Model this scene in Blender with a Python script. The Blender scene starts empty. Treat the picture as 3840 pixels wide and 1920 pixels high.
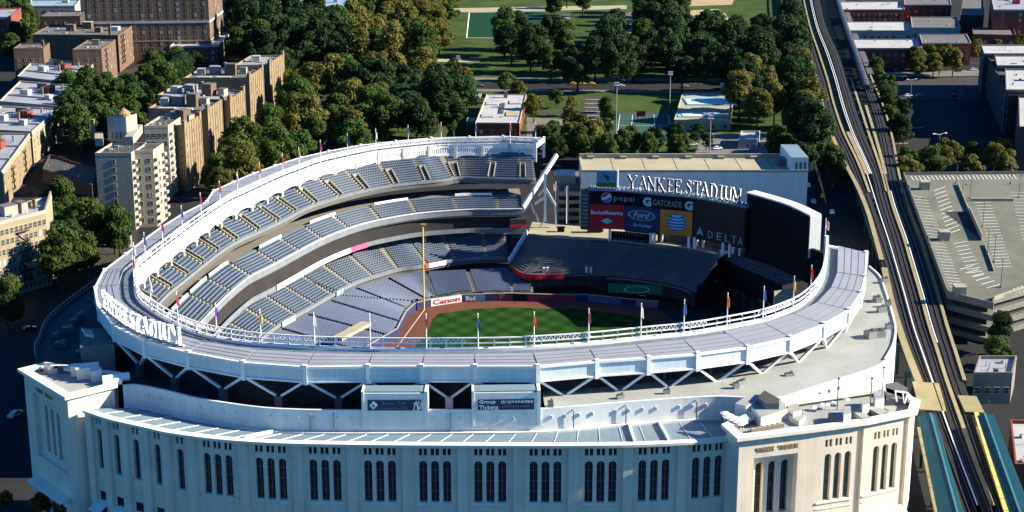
import bpy, math, random
from mathutils import Vector, Matrix
random.seed(11)
sc = bpy.context.scene
COL = sc.collection
PI = math.pi
# ---------------------------------------------------------------- camera model (source pixels 3840x1920)
TH = math.radians(13.8); FOC = 5366.; U0 = 1920.; V0 = 641.; HC = 150.
S_, C_ = math.sin(TH), math.cos(TH)
def G(u, v, z=0.):
    a = (u-U0)/FOC; b = (v-V0)/FOC
    t = (HC-z)/(S_+b*C_)
    return Vector((a*t, t*(C_-b*S_), z))
def PX(x, y, z):
    d = y*C_+(HC-z)*S_; b = ((HC-z)*C_-y*S_)/d
    return (U0+FOC*x/d, V0+FOC*b)
def ZV(v, y):
    b = (v-V0)/FOC
    return HC-(y*S_+b*y*C_)/(C_-b*S_)
def RZ(ox, oy, k, pts): return [(ox+x/k, oy+y/k) for x, y in pts]
def GL(pts, z): return [G(u, v, z) for u, v in pts]

# ---------------------------------------------------------------- curves
def smooth(pts, step=1.0, sub=14):
    P = [Vector((p[0], p[1])) for p in pts]; out = []
    n = len(P)
    for i in range(n-1):
        p0 = P[i-1] if i else P[0]*2-P[1]
        p1, p2 = P[i], P[i+1]
        p3 = P[i+2] if i+2 < n else P[-1]*2-P[-2]
        for k in range(sub):
            t = k/sub
            out.append(0.5*((2*p1)+(p2-p0)*t+(2*p0-5*p1+4*p2-p3)*t*t+(3*p1-p0-3*p2+p3)*t**3))
    out.append(P[-1])
    return resample(out, step)
def arcs(P):
    a = [0.]
    for i in range(len(P)-1): a.append(a[-1]+(P[i+1]-P[i]).length)
    return a
def at_arc(P, A, s):
    if s <= 0: i = 0
    elif s >= A[-1]: i = len(P)-2
    else:
        lo, hi = 0, len(P)-1
        while hi-lo > 1:
            m = (lo+hi)//2
            if A[m] <= s: lo = m
            else: hi = m
        i = lo
    L = max(A[i+1]-A[i], 1e-9)
    return P[i]+(P[i+1]-P[i])*((s-A[i])/L)
def resample(P, step):
    P = [Vector((p[0], p[1])) for p in P]
    A = arcs(P); n = max(2, int(round(A[-1]/step)))
    return [at_arc(P, A, A[-1]*i/n) for i in range(n+1)]
def normals(P, soft=1):
    N = []
    for i in range(len(P)):
        t = P[min(i+soft, len(P)-1)]-P[max(i-soft, 0)]
        t.normalize(); N.append(Vector((t.y, -t.x)))
    return N
def offset(P, d, soft=3):
    N = normals(P, soft)
    return [p+n*d for p, n in zip(P, N)]
def relax(P, k=6):
    for _ in range(k):
        P = [P[0]]+[(P[i-1]+P[i]*2+P[i+1])/4 for i in range(1, len(P)-1)]+[P[-1]]
    return P
def inside(p, poly):
    c = False; n = len(poly); x, y = p[0], p[1]
    for i in range(n):
        a, b = poly[i], poly[i-1]
        if (a[1] > y) != (b[1] > y) and x < (b[0]-a[0])*(y-a[1])/(b[1]-a[1])+a[0]: c = not c
    return c
def area(poly):
    return 0.5*sum(poly[i-1][0]*poly[i][1]-poly[i][0]*poly[i-1][1] for i in range(len(poly)))
class Line:
    """ a wall line: (s along, o outwards, z) -> world """
    def __init__(s, P, soft=1):
        s.P = [Vector((p[0], p[1])) for p in P]; s.A = arcs(s.P); s.N = normals(s.P, soft); s.L = s.A[-1]
    def w(s, a, o, z):
        p = at_arc(s.P, s.A, a); q = at_arc(s.N, s.A, a).normalized()
        return Vector((p.x+q.x*o, p.y+q.y*o, z))
    def arc_u(s, u, z):
        best = None
        n = int(s.L/0.25)
        for i in range(n+1):
            a = s.L*i/n; p = at_arc(s.P, s.A, a)
            d = abs(PX(p.x, p.y, z)[0]-u)
            if best is None or d < best[0]: best = (d, a)
        return best[1]

# ---------------------------------------------------------------- mesh builder
class MB:
    def __init__(s): s.v = []; s.f = []; s.m = []
    def face(s, pts, mi=0):
        b = len(s.v); s.v += [tuple(p) for p in pts]; s.f.append(tuple(range(b, b+len(pts)))); s.m.append(mi)
    def box(s, c, sz, rz=0., mi=0, mtop=None):
        cx, cy, cz = c; hx, hy, hz = sz[0]/2, sz[1]/2, sz[2]/2
        co, si = math.cos(rz), math.sin(rz)
        s.prism([(cx+x*co-y*si, cy+x*si+y*co) for x, y in ((-hx,-hy),(hx,-hy),(hx,hy),(-hx,hy))], cz-hz, cz+hz, mi, mtop)
    def prism(s, poly, z0, z1, mi=0, mtop=None, bottom=True):
        p = [(q[0], q[1]) for q in poly]
        if area(p) < 0: p = p[::-1]
        n = len(p); b = len(s.v)
        s.v += [(x, y, z0) for x, y in p]+[(x, y, z1) for x, y in p]
        for i in range(n):
            j = (i+1) % n
            s.f.append((b+i, b+j, b+n+j, b+n+i)); s.m.append(mi)
        s.f.append(tuple(range(b+n, b+2*n))); s.m.append(mi if mtop is None else mtop)
        if bottom: s.f.append(tuple(range(b+n-1, b-1, -1))); s.m.append(mi)
    def hull8(s, lo, hi, mi=0):
        """ lo, hi: two quads of 3-D points, same order """
        b = len(s.v); s.v += [tuple(p) for p in lo]+[tuple(p) for p in hi]
        for f in ((3,2,1,0),(4,5,6,7),(0,1,5,4),(1,2,6,5),(2,3,7,6),(3,0,4,7)):
            s.f.append(tuple(b+i for i in f)); s.m.append(mi)
    def bar(s, p, q, w, h=None, mi=0):
        p, q = Vector(p), Vector(q); h = w if h is None else h
        d = (q-p).normalized(); up = Vector((0,0,1)) if abs(d.z) < .95 else Vector((0,1,0))
        r = d.cross(up).normalized()*w/2; t = r.cross(d).normalized()*h/2
        s.hull8([p-r-t, p+r-t, p+r+t, p-r+t], [q-r-t, q+r-t, q+r+t, q-r+t], mi)
    def tube(s, p, q, r0, r1=None, n=8, mi=0, cap=True):
        p, q = Vector(p), Vector(q); r1 = r0 if r1 is None else r1
        d = (q-p).normalized(); up = Vector((0,0,1)) if abs(d.z) < .95 else Vector((0,1,0))
        a = d.cross(up).normalized(); c = a.cross(d)
        b = len(s.v)
        for P, R in ((p, r0), (q, r1)):
            for i in range(n):
                t = 2*PI*i/n; s.v.append(tuple(P+a*math.cos(t)*R+c*math.sin(t)*R))
        for i in range(n):
            j = (i+1) % n; s.f.append((b+i, b+n+i, b+n+j, b+j)); s.m.append(mi)
        if cap:
            s.f.append(tuple(range(b, b+n))); s.m.append(mi)
            s.f.append(tuple(range(b+2*n-1, b+n-1, -1))); s.m.append(mi)
    def cone(s, c, r, h, n=12, mi=0):
        b = len(s.v); s.v += [(c[0]+r*math.cos(2*PI*i/n), c[1]+r*math.sin(2*PI*i/n), c[2]) for i in range(n)]+[(c[0], c[1], c[2]+h)]
        for i in range(n): s.f.append((b+i, b+(i+1) % n, b+n)); s.m.append(mi)
        s.f.append(tuple(range(b+n-1, b-1, -1))); s.m.append(mi)
    def strip(s, A, B, mi=0):
        for i in range(len(A)-1): s.face([A[i], A[i+1], B[i+1], B[i]], mi)
    def slab(s, A, B, th, mi=0, mside=None):
        """ thick strip between 3-D polylines A (outer) and B (inner) whose top is given """
        ms = mi if mside is None else mside
        dn = Vector((0,0,-th)); A = [Vector(a) for a in A]; B = [Vector(b) for b in B]
        s.strip(A, B, mi); s.strip([b+dn for b in B], [a+dn for a in A], ms)
        s.strip([a+dn for a in A], A, ms); s.strip(B, [b+dn for b in B], ms)
        for i in (0, -1): s.face([A[i], B[i], B[i]+dn, A[i]+dn], ms)
    def wallstrip(s, P, z0, z1, th, mi=0, mtop=None):
        """ vertical wall along 2-D polyline P, thickness th inwards (left of travel) """
        Q = offset(P, -th, 1); mt = mi if mtop is None else mtop
        a = [Vector((p[0], p[1], z0)) for p in P]; b = [Vector((p[0], p[1], z1)) for p in P]
        c = [Vector((p[0], p[1], z0)) for p in Q]; d = [Vector((p[0], p[1], z1)) for p in Q]
        s.strip(a, b, mi); s.strip(b, d, mt); s.strip(d, c, mi)
        for i in (0, -1): s.face([a[i], b[i], d[i], c[i]], mi)
    def add(s, o, mat=None, mi=None):
        b = len(s.v)
        s.v += [tuple(mat @ Vector(p)) for p in o.v] if mat else o.v
        s.f += [tuple(i+b for i in f) for f in o.f]; s.m += o.m if mi is None else [mi]*len(o.f)
    def mesh(s, name, mats):
        me = bpy.data.meshes.new(name); me.from_pydata(s.v, [], s.f)
        mats = mats if isinstance(mats, (list, tuple)) else [mats]
        for m in mats: me.materials.append(m)
        if len(mats) > 1: me.polygons.foreach_set('material_index', s.m)
        me.update(); return me
    def build(s, name, mats, parent=None, label=None, cat=None, group=None, kind=None):
        o = bpy.data.objects.new(name, s.mesh(name, mats)); COL.objects.link(o)
        put(o, parent); tag(o, label, cat, group, kind); return o

def tag(o, label=None, cat=None, group=None, kind=None):
    if label: o['label'] = label
    if cat: o['category'] = cat
    if group: o['group'] = group
    if kind: o['kind'] = kind
    return o
def wloc(o):
    """ world translation of a parent chain built without turns """
    if o.parent is None: return o.location.copy()
    return wloc(o.parent)+o.matrix_parent_inverse.translation+o.location
def put(o, parent):
    if parent is not None:
        o.parent = parent; o.matrix_parent_inverse = Matrix.Translation(-wloc(parent))
def thing(name, loc, label, cat, group=None):
    o = bpy.data.objects.new(name, None); COL.objects.link(o); o.location = loc; o.empty_display_size = 1
    return tag(o, label, cat, group)
def copy_tree(o, parent=None):
    c = o.copy(); COL.objects.link(c)
    if parent is not None: c.parent = parent
    for ch in list(o.children): copy_tree(ch, c)
    return c
def place(proto, first, loc, rz=0., sc_=1., label=None, group=None):
    o = proto if first else copy_tree(proto)
    o.location = loc; o.rotation_euler = (0, 0, rz); o.scale = (sc_,)*3 if not isinstance(sc_, tuple) else sc_
    if label: o['label'] = label
    if group: o['group'] = group
    return o
# ---------------------------------------------------------------- materials
def mat(name, rgb, rough=.8, var=.12, scale=.25, streak=0., spec=.35, metal=0., rnd=0., trans=0., fine=0.):
    m = bpy.data.materials.new(name); m.use_nodes = True
    nt = m.node_tree; N = nt.nodes; L = nt.links
    b = N['Principled BSDF']
    b.inputs['Roughness'].default_value = rough; b.inputs['Metallic'].default_value = metal
    b.inputs['Specular IOR Level'].default_value = spec
    g = N.new('ShaderNodeNewGeometry')
    c0 = N.new('ShaderNodeRGB'); c0.outputs[0].default_value = (*rgb, 1)
    col = c0.outputs[0]
    def mulnoise(col, scale, amt, stretch=None):
        mp = N.new('ShaderNodeMapping'); L.new(g.outputs['Position'], mp.inputs[0])
        if stretch: mp.inputs['Scale'].default_value = stretch
        t = N.new('ShaderNodeTexNoise'); t.inputs['Scale'].default_value = scale; t.inputs['Detail'].default_value = 5
        t.inputs['Roughness'].default_value = .62
        L.new(mp.outputs[0], t.inputs['Vector'])
        r = N.new('ShaderNodeMapRange'); r.inputs[1].default_value = .3; r.inputs[2].default_value = .7
        r.inputs[3].default_value = 1-amt; r.inputs[4].default_value = 1+amt
        L.new(t.outputs[0], r.inputs[0])
        x = N.new('ShaderNodeMix'); x.data_type = 'RGBA'; x.blend_type = 'MULTIPLY'; x.inputs[0].default_value = 1
        L.new(col, x.inputs[6]); L.new(r.outputs[0], x.inputs[7]); return x.outputs[2]
    if var: col = mulnoise(col, scale, var)
    if fine: col = mulnoise(col, 2.2, fine)
    if streak: col = mulnoise(col, .9, streak, (1, 1, .06))
    if rnd:
        oi = N.new('ShaderNodeObjectInfo'); hs = N.new('ShaderNodeHueSaturation')
        for k, (a, bb) in (('Hue', (.5-rnd*.03, .5+rnd*.10)), ('Value', (1-rnd, 1+rnd))):
            r = N.new('ShaderNodeMapRange'); r.inputs[3].default_value = a; r.inputs[4].default_value = bb
            if k == 'Value':
                mm = N.new('ShaderNodeMath'); mm.operation = 'MULTIPLY'; mm.inputs[1].default_value = 7.31
                fr = N.new('ShaderNodeMath'); fr.operation = 'FRACT'
                L.new(oi.outputs['Random'], mm.inputs[0]); L.new(mm.outputs[0], fr.inputs[0]); L.new(fr.outputs[0], r.inputs[0])
            else: L.new(oi.outputs['Random'], r.inputs[0])
            L.new(r.outputs[0], hs.inputs[k])
        L.new(col, hs.inputs['Color']); col = hs.outputs[0]
    L.new(col, b.inputs['Base Color'])
    if trans:
        tr = N.new('ShaderNodeBsdfTranslucent'); L.new(col, tr.inputs[0])
        ms = N.new('ShaderNodeMixShader'); ms.inputs[0].default_value = trans
        L.new(b.outputs[0], ms.inputs[1]); L.new(tr.outputs[0], ms.inputs[2]); L.new(ms.outputs[0], N['Material Output'].inputs[0])
    return m
def stripe_nodes(m, rgb2, period, width, ang=0., along='u', soft=.02):
    """ mix a second colour in straight bands (seams, rows, joints) laid in world X/Y turned by ang, or in Z """
    nt = m.node_tree; N = nt.nodes; L = nt.links; b = N['Principled BSDF']
    src = b.inputs['Base Color'].links[0].from_socket
    g = N.new('ShaderNodeNewGeometry'); sx = N.new('ShaderNodeSeparateXYZ'); 
    mp = N.new('ShaderNodeMapping'); mp.inputs['Rotation'].default_value = (0, 0, ang)
    L.new(g.outputs['Position'], mp.inputs[0]); L.new(mp.outputs[0], sx.inputs[0])
    o = sx.outputs[{'u': 0, 'v': 1, 'z': 2}[along]]
    d = N.new('ShaderNodeMath'); d.operation = 'DIVIDE'; d.inputs[1].default_value = period; L.new(o, d.inputs[0])
    f = N.new('ShaderNodeMath'); f.operation = 'FRACT'; L.new(d.outputs[0], f.inputs[0])
    r = N.new('ShaderNodeMapRange'); r.inputs[1].default_value = width-soft; r.inputs[2].default_value = width+soft
    r.inputs[3].default_value = 1; r.inputs[4].default_value = 0; L.new(f.outputs[0], r.inputs[0])
    x = N.new('ShaderNodeMix'); x.data_type = 'RGBA'; L.new(r.outputs[0], x.inputs[0]); L.new(src, x.inputs[6]); x.inputs[7].default_value = (*rgb2, 1)
    L.new(x.outputs[2], b.inputs['Base Color']); return m

M = {}
M['stone'] = mat('limestone', (0.7, 0.63, 0.51), .85, .10, .12, .10, fine=.05)
M['stone_trim'] = mat('limestone_trim', (0.74, 0.71, 0.62), .8, .08, .3)
M['white'] = mat('white_steel_paint', (0.82, 0.83, 0.83), .45, .05, .2, .05)
M['panel'] = stripe_nodes(mat('ribbed_metal_cladding', (0.6, 0.72, 0.74), .5, .06, .15, .10), (.56, .58, .60), .6, .16)
M['roofmetal'] = mat('grey_roof_metal', (0.255, 0.28, 0.33), .55, .07, .12, 0, fine=.04)
M['seam'] = mat('dark_seam', (0.17, 0.18, 0.2), .7, .1)
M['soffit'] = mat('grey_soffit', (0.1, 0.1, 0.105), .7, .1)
M['membrane'] = mat('pale_roof_membrane', (0.29, 0.315, 0.31), .85, .14, .10, 0, fine=.08)
M['lightwall'] = mat('pale_wall_panel', (0.62, 0.66, 0.66), .75, .06, .12, .08)
M['hallroof'] = mat('hall_roof_sheet', (0.16, 0.235, 0.29), .6, .07, .2, 0, fine=.04)
M['glass'] = mat('dark_window_glass', (.018, .022, .028), .15, .3, .4, spec=.5)
M['greenglass'] = mat('green_screened_glass', (.035, .085, .065), .3, .3, .4, spec=.5)
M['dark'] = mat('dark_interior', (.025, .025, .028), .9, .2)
M['conc'] = mat('stand_concrete', (0.17, 0.17, 0.155), .85, .12, .3, 0, fine=.08)
M['conc_lt'] = mat('pale_concrete', (0.3, 0.285, 0.225), .85, .12, .3, 0, fine=.06)
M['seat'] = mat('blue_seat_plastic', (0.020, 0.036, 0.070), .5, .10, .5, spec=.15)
M['seatback'] = mat('glare_seat_back', (0.105, 0.145, 0.205), .5, .08, .5, spec=.15)  # paler than the seat to paint in the glare on the plastic
M['seatback_low'] = mat('field_seat_back', (0.085, 0.115, 0.19), .5, .08, .5, spec=.15)  # bluer copy of the painted glare for the field rows
M['greyband'] = mat('grey_blue_fascia', (.16, .19, .22), .7, .12, .3, .08)
M['frieze'] = mat('frieze_recess', (0.6, 0.61, 0.62), .6, .05)
M['bench'] = mat('bleacher_bench', (0.07, 0.09, 0.12), .5, .1, .4, spec=.5)
M['navy'] = mat('navy_padding', (.018, .028, .10), .6, .1)
M['dirt'] = mat('clay_track', (0.125, 0.052, 0.036), .95, .10, .4, spec=.08, fine=.06)
M['black'] = mat('black_panel', (.008, .009, .012), .75, .2, .3, spec=.15)
M['blackgreen'] = mat('dark_green_grey_panel', (.05, .075, .07), .7, .15)
M['ledwhite'] = mat('sign_white', (0.72, 0.76, 0.8), .6, .03)
M['red'] = mat('sign_red', (.42, .012, .03), .6, .05)
M['adblue'] = mat('sign_blue', (.03, .14, .42), .6, .05)
M['adnavy'] = mat('sign_navy', (.012, .03, .09), .6, .05)
M['orange'] = mat('sign_orange', (.62, .22, .03), .6, .12, .2)
M['teal'] = mat('sign_teal', (.30, .60, .62), .6, .05)
M['gold'] = mat('gold_letters', (.42, .30, .10), .5, .1)
M['yellow'] = mat('yellow_paint', (.70, .52, .16), .5, .05)
M['tan'] = mat('tan_ballast_roof', (0.32, 0.3, 0.205), .9, .12, .12, 0, fine=.08)
M['asphalt'] = mat('asphalt', (0.026, 0.027, 0.029), .9, .2, .06, 0, spec=.08, fine=.10)
M['asphalt_pale'] = mat('worn_and_lit_asphalt', (0.055, 0.056, 0.058), .9, .22, .05, 0, spec=.08, fine=.12)  # for paths, and for the car park strip painted as sunlit
M['pave'] = mat('paving', (0.14, 0.135, 0.125), .9, .15, .1, 0, fine=.1)
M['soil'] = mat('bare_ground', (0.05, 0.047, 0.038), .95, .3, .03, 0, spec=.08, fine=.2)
M['lawn'] = mat('lawn_grass', (0.042, 0.072, 0.018), .95, .35, .035, 0, spec=.08, fine=.16)
M['turf'] = mat('sports_turf', (0.008, 0.05, 0.025), .9, .1, .05, spec=.08)
M['sand'] = mat('infield_sand', (0.36, 0.28, 0.16), .95, .1, .1, spec=.08, fine=.05)
M['court'] = mat('court_green', (0.035, 0.085, 0.068), .9, .12, .15, spec=.08)
M['bark'] = mat('bark', (.055, .04, .03), .95, .3, 1.)
M['leaf_dark'] = mat('foliage_dark_green', (0.028, 0.055, 0.02), .7, .3, .35, rnd=.22, trans=.35, spec=.1)
M['leaf_mid'] = mat('foliage_mid_green', (0.058, 0.095, 0.022), .7, .3, .35, rnd=.22, trans=.35, spec=.1)
M['leaf_olive'] = mat('foliage_olive', (0.125, 0.125, 0.03), .7, .3, .35, rnd=.20, trans=.35, spec=.1)
M['leaf_rust'] = mat('foliage_rust', (0.24, 0.085, 0.022), .7, .3, .8, rnd=.2, trans=.35, spec=.1)
M['steel'] = mat('galvanised_steel', (0.3, 0.31, 0.32), .45, .1, .5, metal=.3)
M['rail'] = mat('rail_steel', (0.13, 0.13, 0.14), .35, .1, .5, metal=.6)
M['ballast'] = stripe_nodes(mat('tie_deck', (0.018, 0.012, 0.012), .95, .25, .3, fine=.2), (.008, .006, .006), .9, .45, 0, 'v')
M['walk'] = mat('walkway_boards', (0.26, 0.23, 0.125), .9, .16, .15, 0, fine=.1)
M['greensteel'] = mat('green_girder', (0.012, 0.05, 0.05), .6, .2, .4)
M['canopy'] = mat('green_canopy', (0.003, 0.04, 0.048), .45, .12, .15)
M['canopy_rib'] = mat('canopy_ridge', (0.05, 0.17, 0.2), .45, .1, .3)
M['trainroof'] = mat('train_roof', (0.075, 0.07, 0.09), .5, .12, .3, metal=.2)
# building skins
def brick(name, c, var=.12): return mat(name, c, .9, var, .2, .10, fine=.07)
M['b_tan'] = brick('tan_brick', (0.215, 0.165, 0.095))
M['b_cream'] = brick('cream_brick', (0.25, 0.225, 0.15))
M['b_pale'] = brick('pale_brick', (0.3, 0.29, 0.25))
M['b_brown'] = brick('brown_brick', (0.125, 0.085, 0.06))
M['b_red'] = brick('red_brick', (0.19, 0.048, 0.034))
M['b_white'] = brick('whitewashed_brick', (0.3, 0.3, 0.29))
M['b_grey'] = brick('grey_brick', (0.17, 0.165, 0.16))
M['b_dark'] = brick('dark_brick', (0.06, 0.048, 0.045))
M['r_silver'] = mat('silver_roof_coating', (0.27, 0.29, 0.33), .6, .14, .10, 0, fine=.10)
M['r_white'] = mat('white_roof_coating', (0.38, 0.395, 0.4), .7, .12, .10, 0, fine=.08)
M['r_grey'] = mat('grey_felt_roof', (0.11, 0.112, 0.115), .9, .16, .10, 0, fine=.10)
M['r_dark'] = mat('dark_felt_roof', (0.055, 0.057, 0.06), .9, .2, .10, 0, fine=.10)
M['r_blue'] = mat('pale_blue_roof', (0.22, 0.34, 0.44), .6, .12, .08)
M['winglass'] = mat('apartment_glass', (.060, .060, .062), .2, .4, .7, spec=.5)
M['winblind'] = mat('window_with_blind', (.42, .42, .40), .6, .2, .7)
M['iron'] = mat('fire_escape_iron', (.055, .035, .025), .7, .2)
M['copper'] = mat('tank_roof', (0.25, 0.17, 0.08), .8, .15)
M['lampwhite'] = mat('lamp_housing', (.75, .75, .75), .4, .03)
M['para'] = mat('coping', (0.34, 0.32, 0.26), .85, .1)
# mown outfield grass
def grass_mat():
    m = mat('mown_outfield', (0.012, 0.047, 0.007), .95, .10, .3, spec=.08, fine=.10)
    nt = m.node_tree; N = nt.nodes; L = nt.links; b = N['Principled BSDF']
    src = b.inputs['Base Color'].links[0].from_socket
    g = N.new('ShaderNodeNewGeometry'); prev = None
    for ang in (math.radians(38), math.radians(-42)):
        mp = N.new('ShaderNodeMapping'); mp.inputs['Rotation'].default_value = (0, 0, ang); L.new(g.outputs['Position'], mp.inputs[0])
        w = N.new('ShaderNodeTexWave'); w.inputs['Scale'].default_value = .052; w.wave_profile = 'SIN'; L.new(mp.outputs[0], w.inputs[0])
        r = N.new('ShaderNodeMapRange'); r.inputs[1].default_value = .35; r.inputs[2].default_value = .65
        r.inputs[3].default_value = .80; r.inputs[4].default_value = 1.16; L.new(w.outputs['Fac'], r.inputs[0])
        if prev is None: prev = r.outputs[0]
        else:
            q = N.new('ShaderNodeMath'); q.operation = 'MULTIPLY'; L.new(prev, q.inputs[0]); L.new(r.outputs[0], q.inputs[1]); prev = q.outputs[0]
    x = N.new('ShaderNodeMix'); x.data_type = 'RGBA'; x.blend_type = 'MULTIPLY'; x.inputs[0].default_value = 1
    L.new(src, x.inputs[6]); L.new(prev, x.inputs[7]); L.new(x.outputs[2], b.inputs['Base Color']); return m
M['outfield'] = grass_mat()
# ---------------------------------------------------------------- camera, light, render
cam = bpy.data.cameras.new('camera'); co = bpy.data.objects.new('camera', cam); COL.objects.link(co)
co.location = (0, 0, HC); co.rotation_euler = (PI/2-TH, 0, 0)
cam.sensor_width = 36; cam.lens = 36*FOC/3840; cam.clip_end = 6000; cam.clip_start = 1
cam.shift_y = (V0-960)/3840
sc.camera = co
SUN_EL = math.radians(27); SUN_AZ = math.radians(0.0)     # azimuth from +X towards +Y
sd = Vector((math.cos(SUN_EL)*math.cos(SUN_AZ), math.cos(SUN_EL)*math.sin(SUN_AZ), math.sin(SUN_EL)))
sl = bpy.data.lights.new('sun', 'SUN'); sl.energy = 5.0; sl.angle = math.radians(.5); sl.color = (1, .87, .68)
so = bpy.data.objects.new('sun', sl); COL.objects.link(so); so.rotation_euler = sd.to_track_quat('Z', 'Y').to_euler(); so.location = (300, 300, 400)
w = bpy.data.worlds.new('World'); sc.world = w; w.use_nodes = True
sky = w.node_tree.nodes.new('ShaderNodeTexSky'); sky.sky_type = 'NISHITA'; sky.sun_disc = False
sky.sun_elevation = SUN_EL; sky.sun_rotation = PI/2-SUN_AZ
sky.air_density = 1.0; sky.ozone_density = 4.0; sky.dust_density = .2
tint = w.node_tree.nodes.new('ShaderNodeMix'); tint.data_type = 'RGBA'; tint.blend_type = 'MULTIPLY'; tint.inputs[0].default_value = 1; tint.inputs[7].default_value = (.25, .75, 1.2, 1)
w.node_tree.links.new(sky.outputs[0], tint.inputs[6]); w.node_tree.links.new(tint.outputs[2], w.node_tree.nodes['Background'].inputs[0]); w.node_tree.nodes['Background'].inputs[1].default_value = .05
sc.view_settings.view_transform = 'Standard'; sc.view_settings.look = 'None'; sc.view_settings.gamma = 1; sc.view_settings.exposure = 1.5
sc.cycles.max_bounces = 5; sc.cycles.diffuse_bounces = 3; sc.cycles.glossy_bounces = 2; sc.cycles.transmission_bounces = 2
sc.cycles.use_denoising = True
# ================================================================ STADIUM : ring roof and bowl
ST = thing('baseball_stadium', (-5, 380, 0), 'huge pale stone baseball stadium with white ring roof, blue seats and green field', 'stadium')
RIM = 40.
rim_px = [(2007,544),(1913,539),(1780,541.6),(1656,544),(1531,555.5),(1412,569),(1303,591),(1198,616),(1134,640),(1052,671),(942.5,722),(840,771.5),
 (712,860),(685,880.5),(545,988),(512,1022),(508,1060),(517,1115),(545,1142),(582,1167),(634,1198),(719,1237),(790,1258),(900,1278),(1000,1289),(1200,1301),(1450,1306),
 (1700,1306),(1935,1302),(2213,1284),(2417,1263),(2566,1249),(2665,1234),(2839,1201.5),(2885,1189),(2989,1147),(3044,1102),(3079,1052),(3094,988),(3099,918)]
rim = relax(smooth(GL(rim_px, RIM), 1.0), 8)
out_px = [(775,759),(686,804),(606,854),(541.6,901),(472,955.5),(392.5,1015),(358,1082),(370,1147),(427,1221),(541.6,1280),(706,1322),(912,1360),
 (1144,1377),(1380,1374),(1581,1374),(1782,1374),(2017,1374),(2238,1354.5),(2432,1342),(2616,1327),(2804,1302),(2964,1266),(3091,1216),(3183,1162),(3228,1097),(3243,1037),(3248,948)]
posts = [Vector(g[:2]) for g in GL(out_px, RIM)]
RA = arcs(rim); RN = normals(rim, 4)
def near_rim(p):
    i = min(range(len(rim)), key=lambda k: (rim[k]-p).length_squared); return i
# far left-field side of the outer edge runs parallel to the rim
i0 = near_rim(posts[0]); far = []
n_far = int(round(RA[i0]/11.))
for k in range(n_far):
    a = RA[i0]*k/n_far; far.append(at_arc(rim, RA, a)+at_arc(RN, RA, a).normalized()*11.5)
posts = far+posts
NP_ = len(posts)
inner_at = [near_rim(p) for p in posts]
inner_at[0] = 0; inner_at[-1] = len(rim)-1
# ---- roof panels between the gutter and the outer edge, one per bay
for i in range(NP_-1):
    mb = MB(); ia, ib = inner_at[i], inner_at[i+1]
    if ib <= ia: ib = min(ia+2, len(rim)-1)
    a0, a1 = posts[i], posts[i+1]
    ra, rb = rim[ia], rim[ib]
    gw = 5.0 if a0.x < 50 else 3.4; fa = min(.45, gw/max((a0-ra).length, 1)); fb = min(.45, gw/max((a1-rb).length, 1))
    q0, q1 = ra.lerp(a0, fa), rb.lerp(a1, fb)
    up = lambda p, z: Vector((p.x, p.y, z))
    g = .012
    A0, A1, Q0, Q1 = a0.lerp(a1, g), a0.lerp(a1, 1-g), q0.lerp(q1, g), q0.lerp(q1, 1-g)
    mb.hull8([up(A0, 39.6), up(A1, 39.6), up(Q1, 39.6), up(Q0, 39.6)], [up(A0, 40.1), up(A1, 40.1), up(Q1, 40.5), up(Q0, 40.5)])
    # standing seams
    for k in (1, 2, 3):
        t = k/4
        mb.bar(up(A0.lerp(Q0, t), 40.12+.4*t), up(A1.lerp(Q1, t), 40.12+.4*t), .14, .10, 1)
    p = mb.build('roof_panel', [M['roofmetal'], M['seam']], ST)
# gutter trough behind the railing
def ringstrip(name, d0, d1, z0, z1, th, m, i_from=0, i_to=None):
    P = rim[i_from:i_to]; N = RN[i_from:i_to]
    mb = MB(); mb.slab([Vector((*(p+n*d1), z1)) for p, n in zip(P, N)], [Vector((*(p+n*d0), z0)) for p, n in zip(P, N)], th)
    return mb.build(name, m, ST)
ringstrip('gutter', .3, 6.2, 39.45, 39.45, .3, mat('gutter_sheet', (.12, .16, .19), .6, .2, .4, fine=.15))
# soffit under the roof
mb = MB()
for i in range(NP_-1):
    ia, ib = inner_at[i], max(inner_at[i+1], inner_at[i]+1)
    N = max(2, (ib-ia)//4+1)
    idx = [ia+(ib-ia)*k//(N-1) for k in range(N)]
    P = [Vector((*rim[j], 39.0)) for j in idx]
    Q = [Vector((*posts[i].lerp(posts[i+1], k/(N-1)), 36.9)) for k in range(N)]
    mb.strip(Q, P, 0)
mb.build('soffit', M['soffit'], ST)
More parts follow.
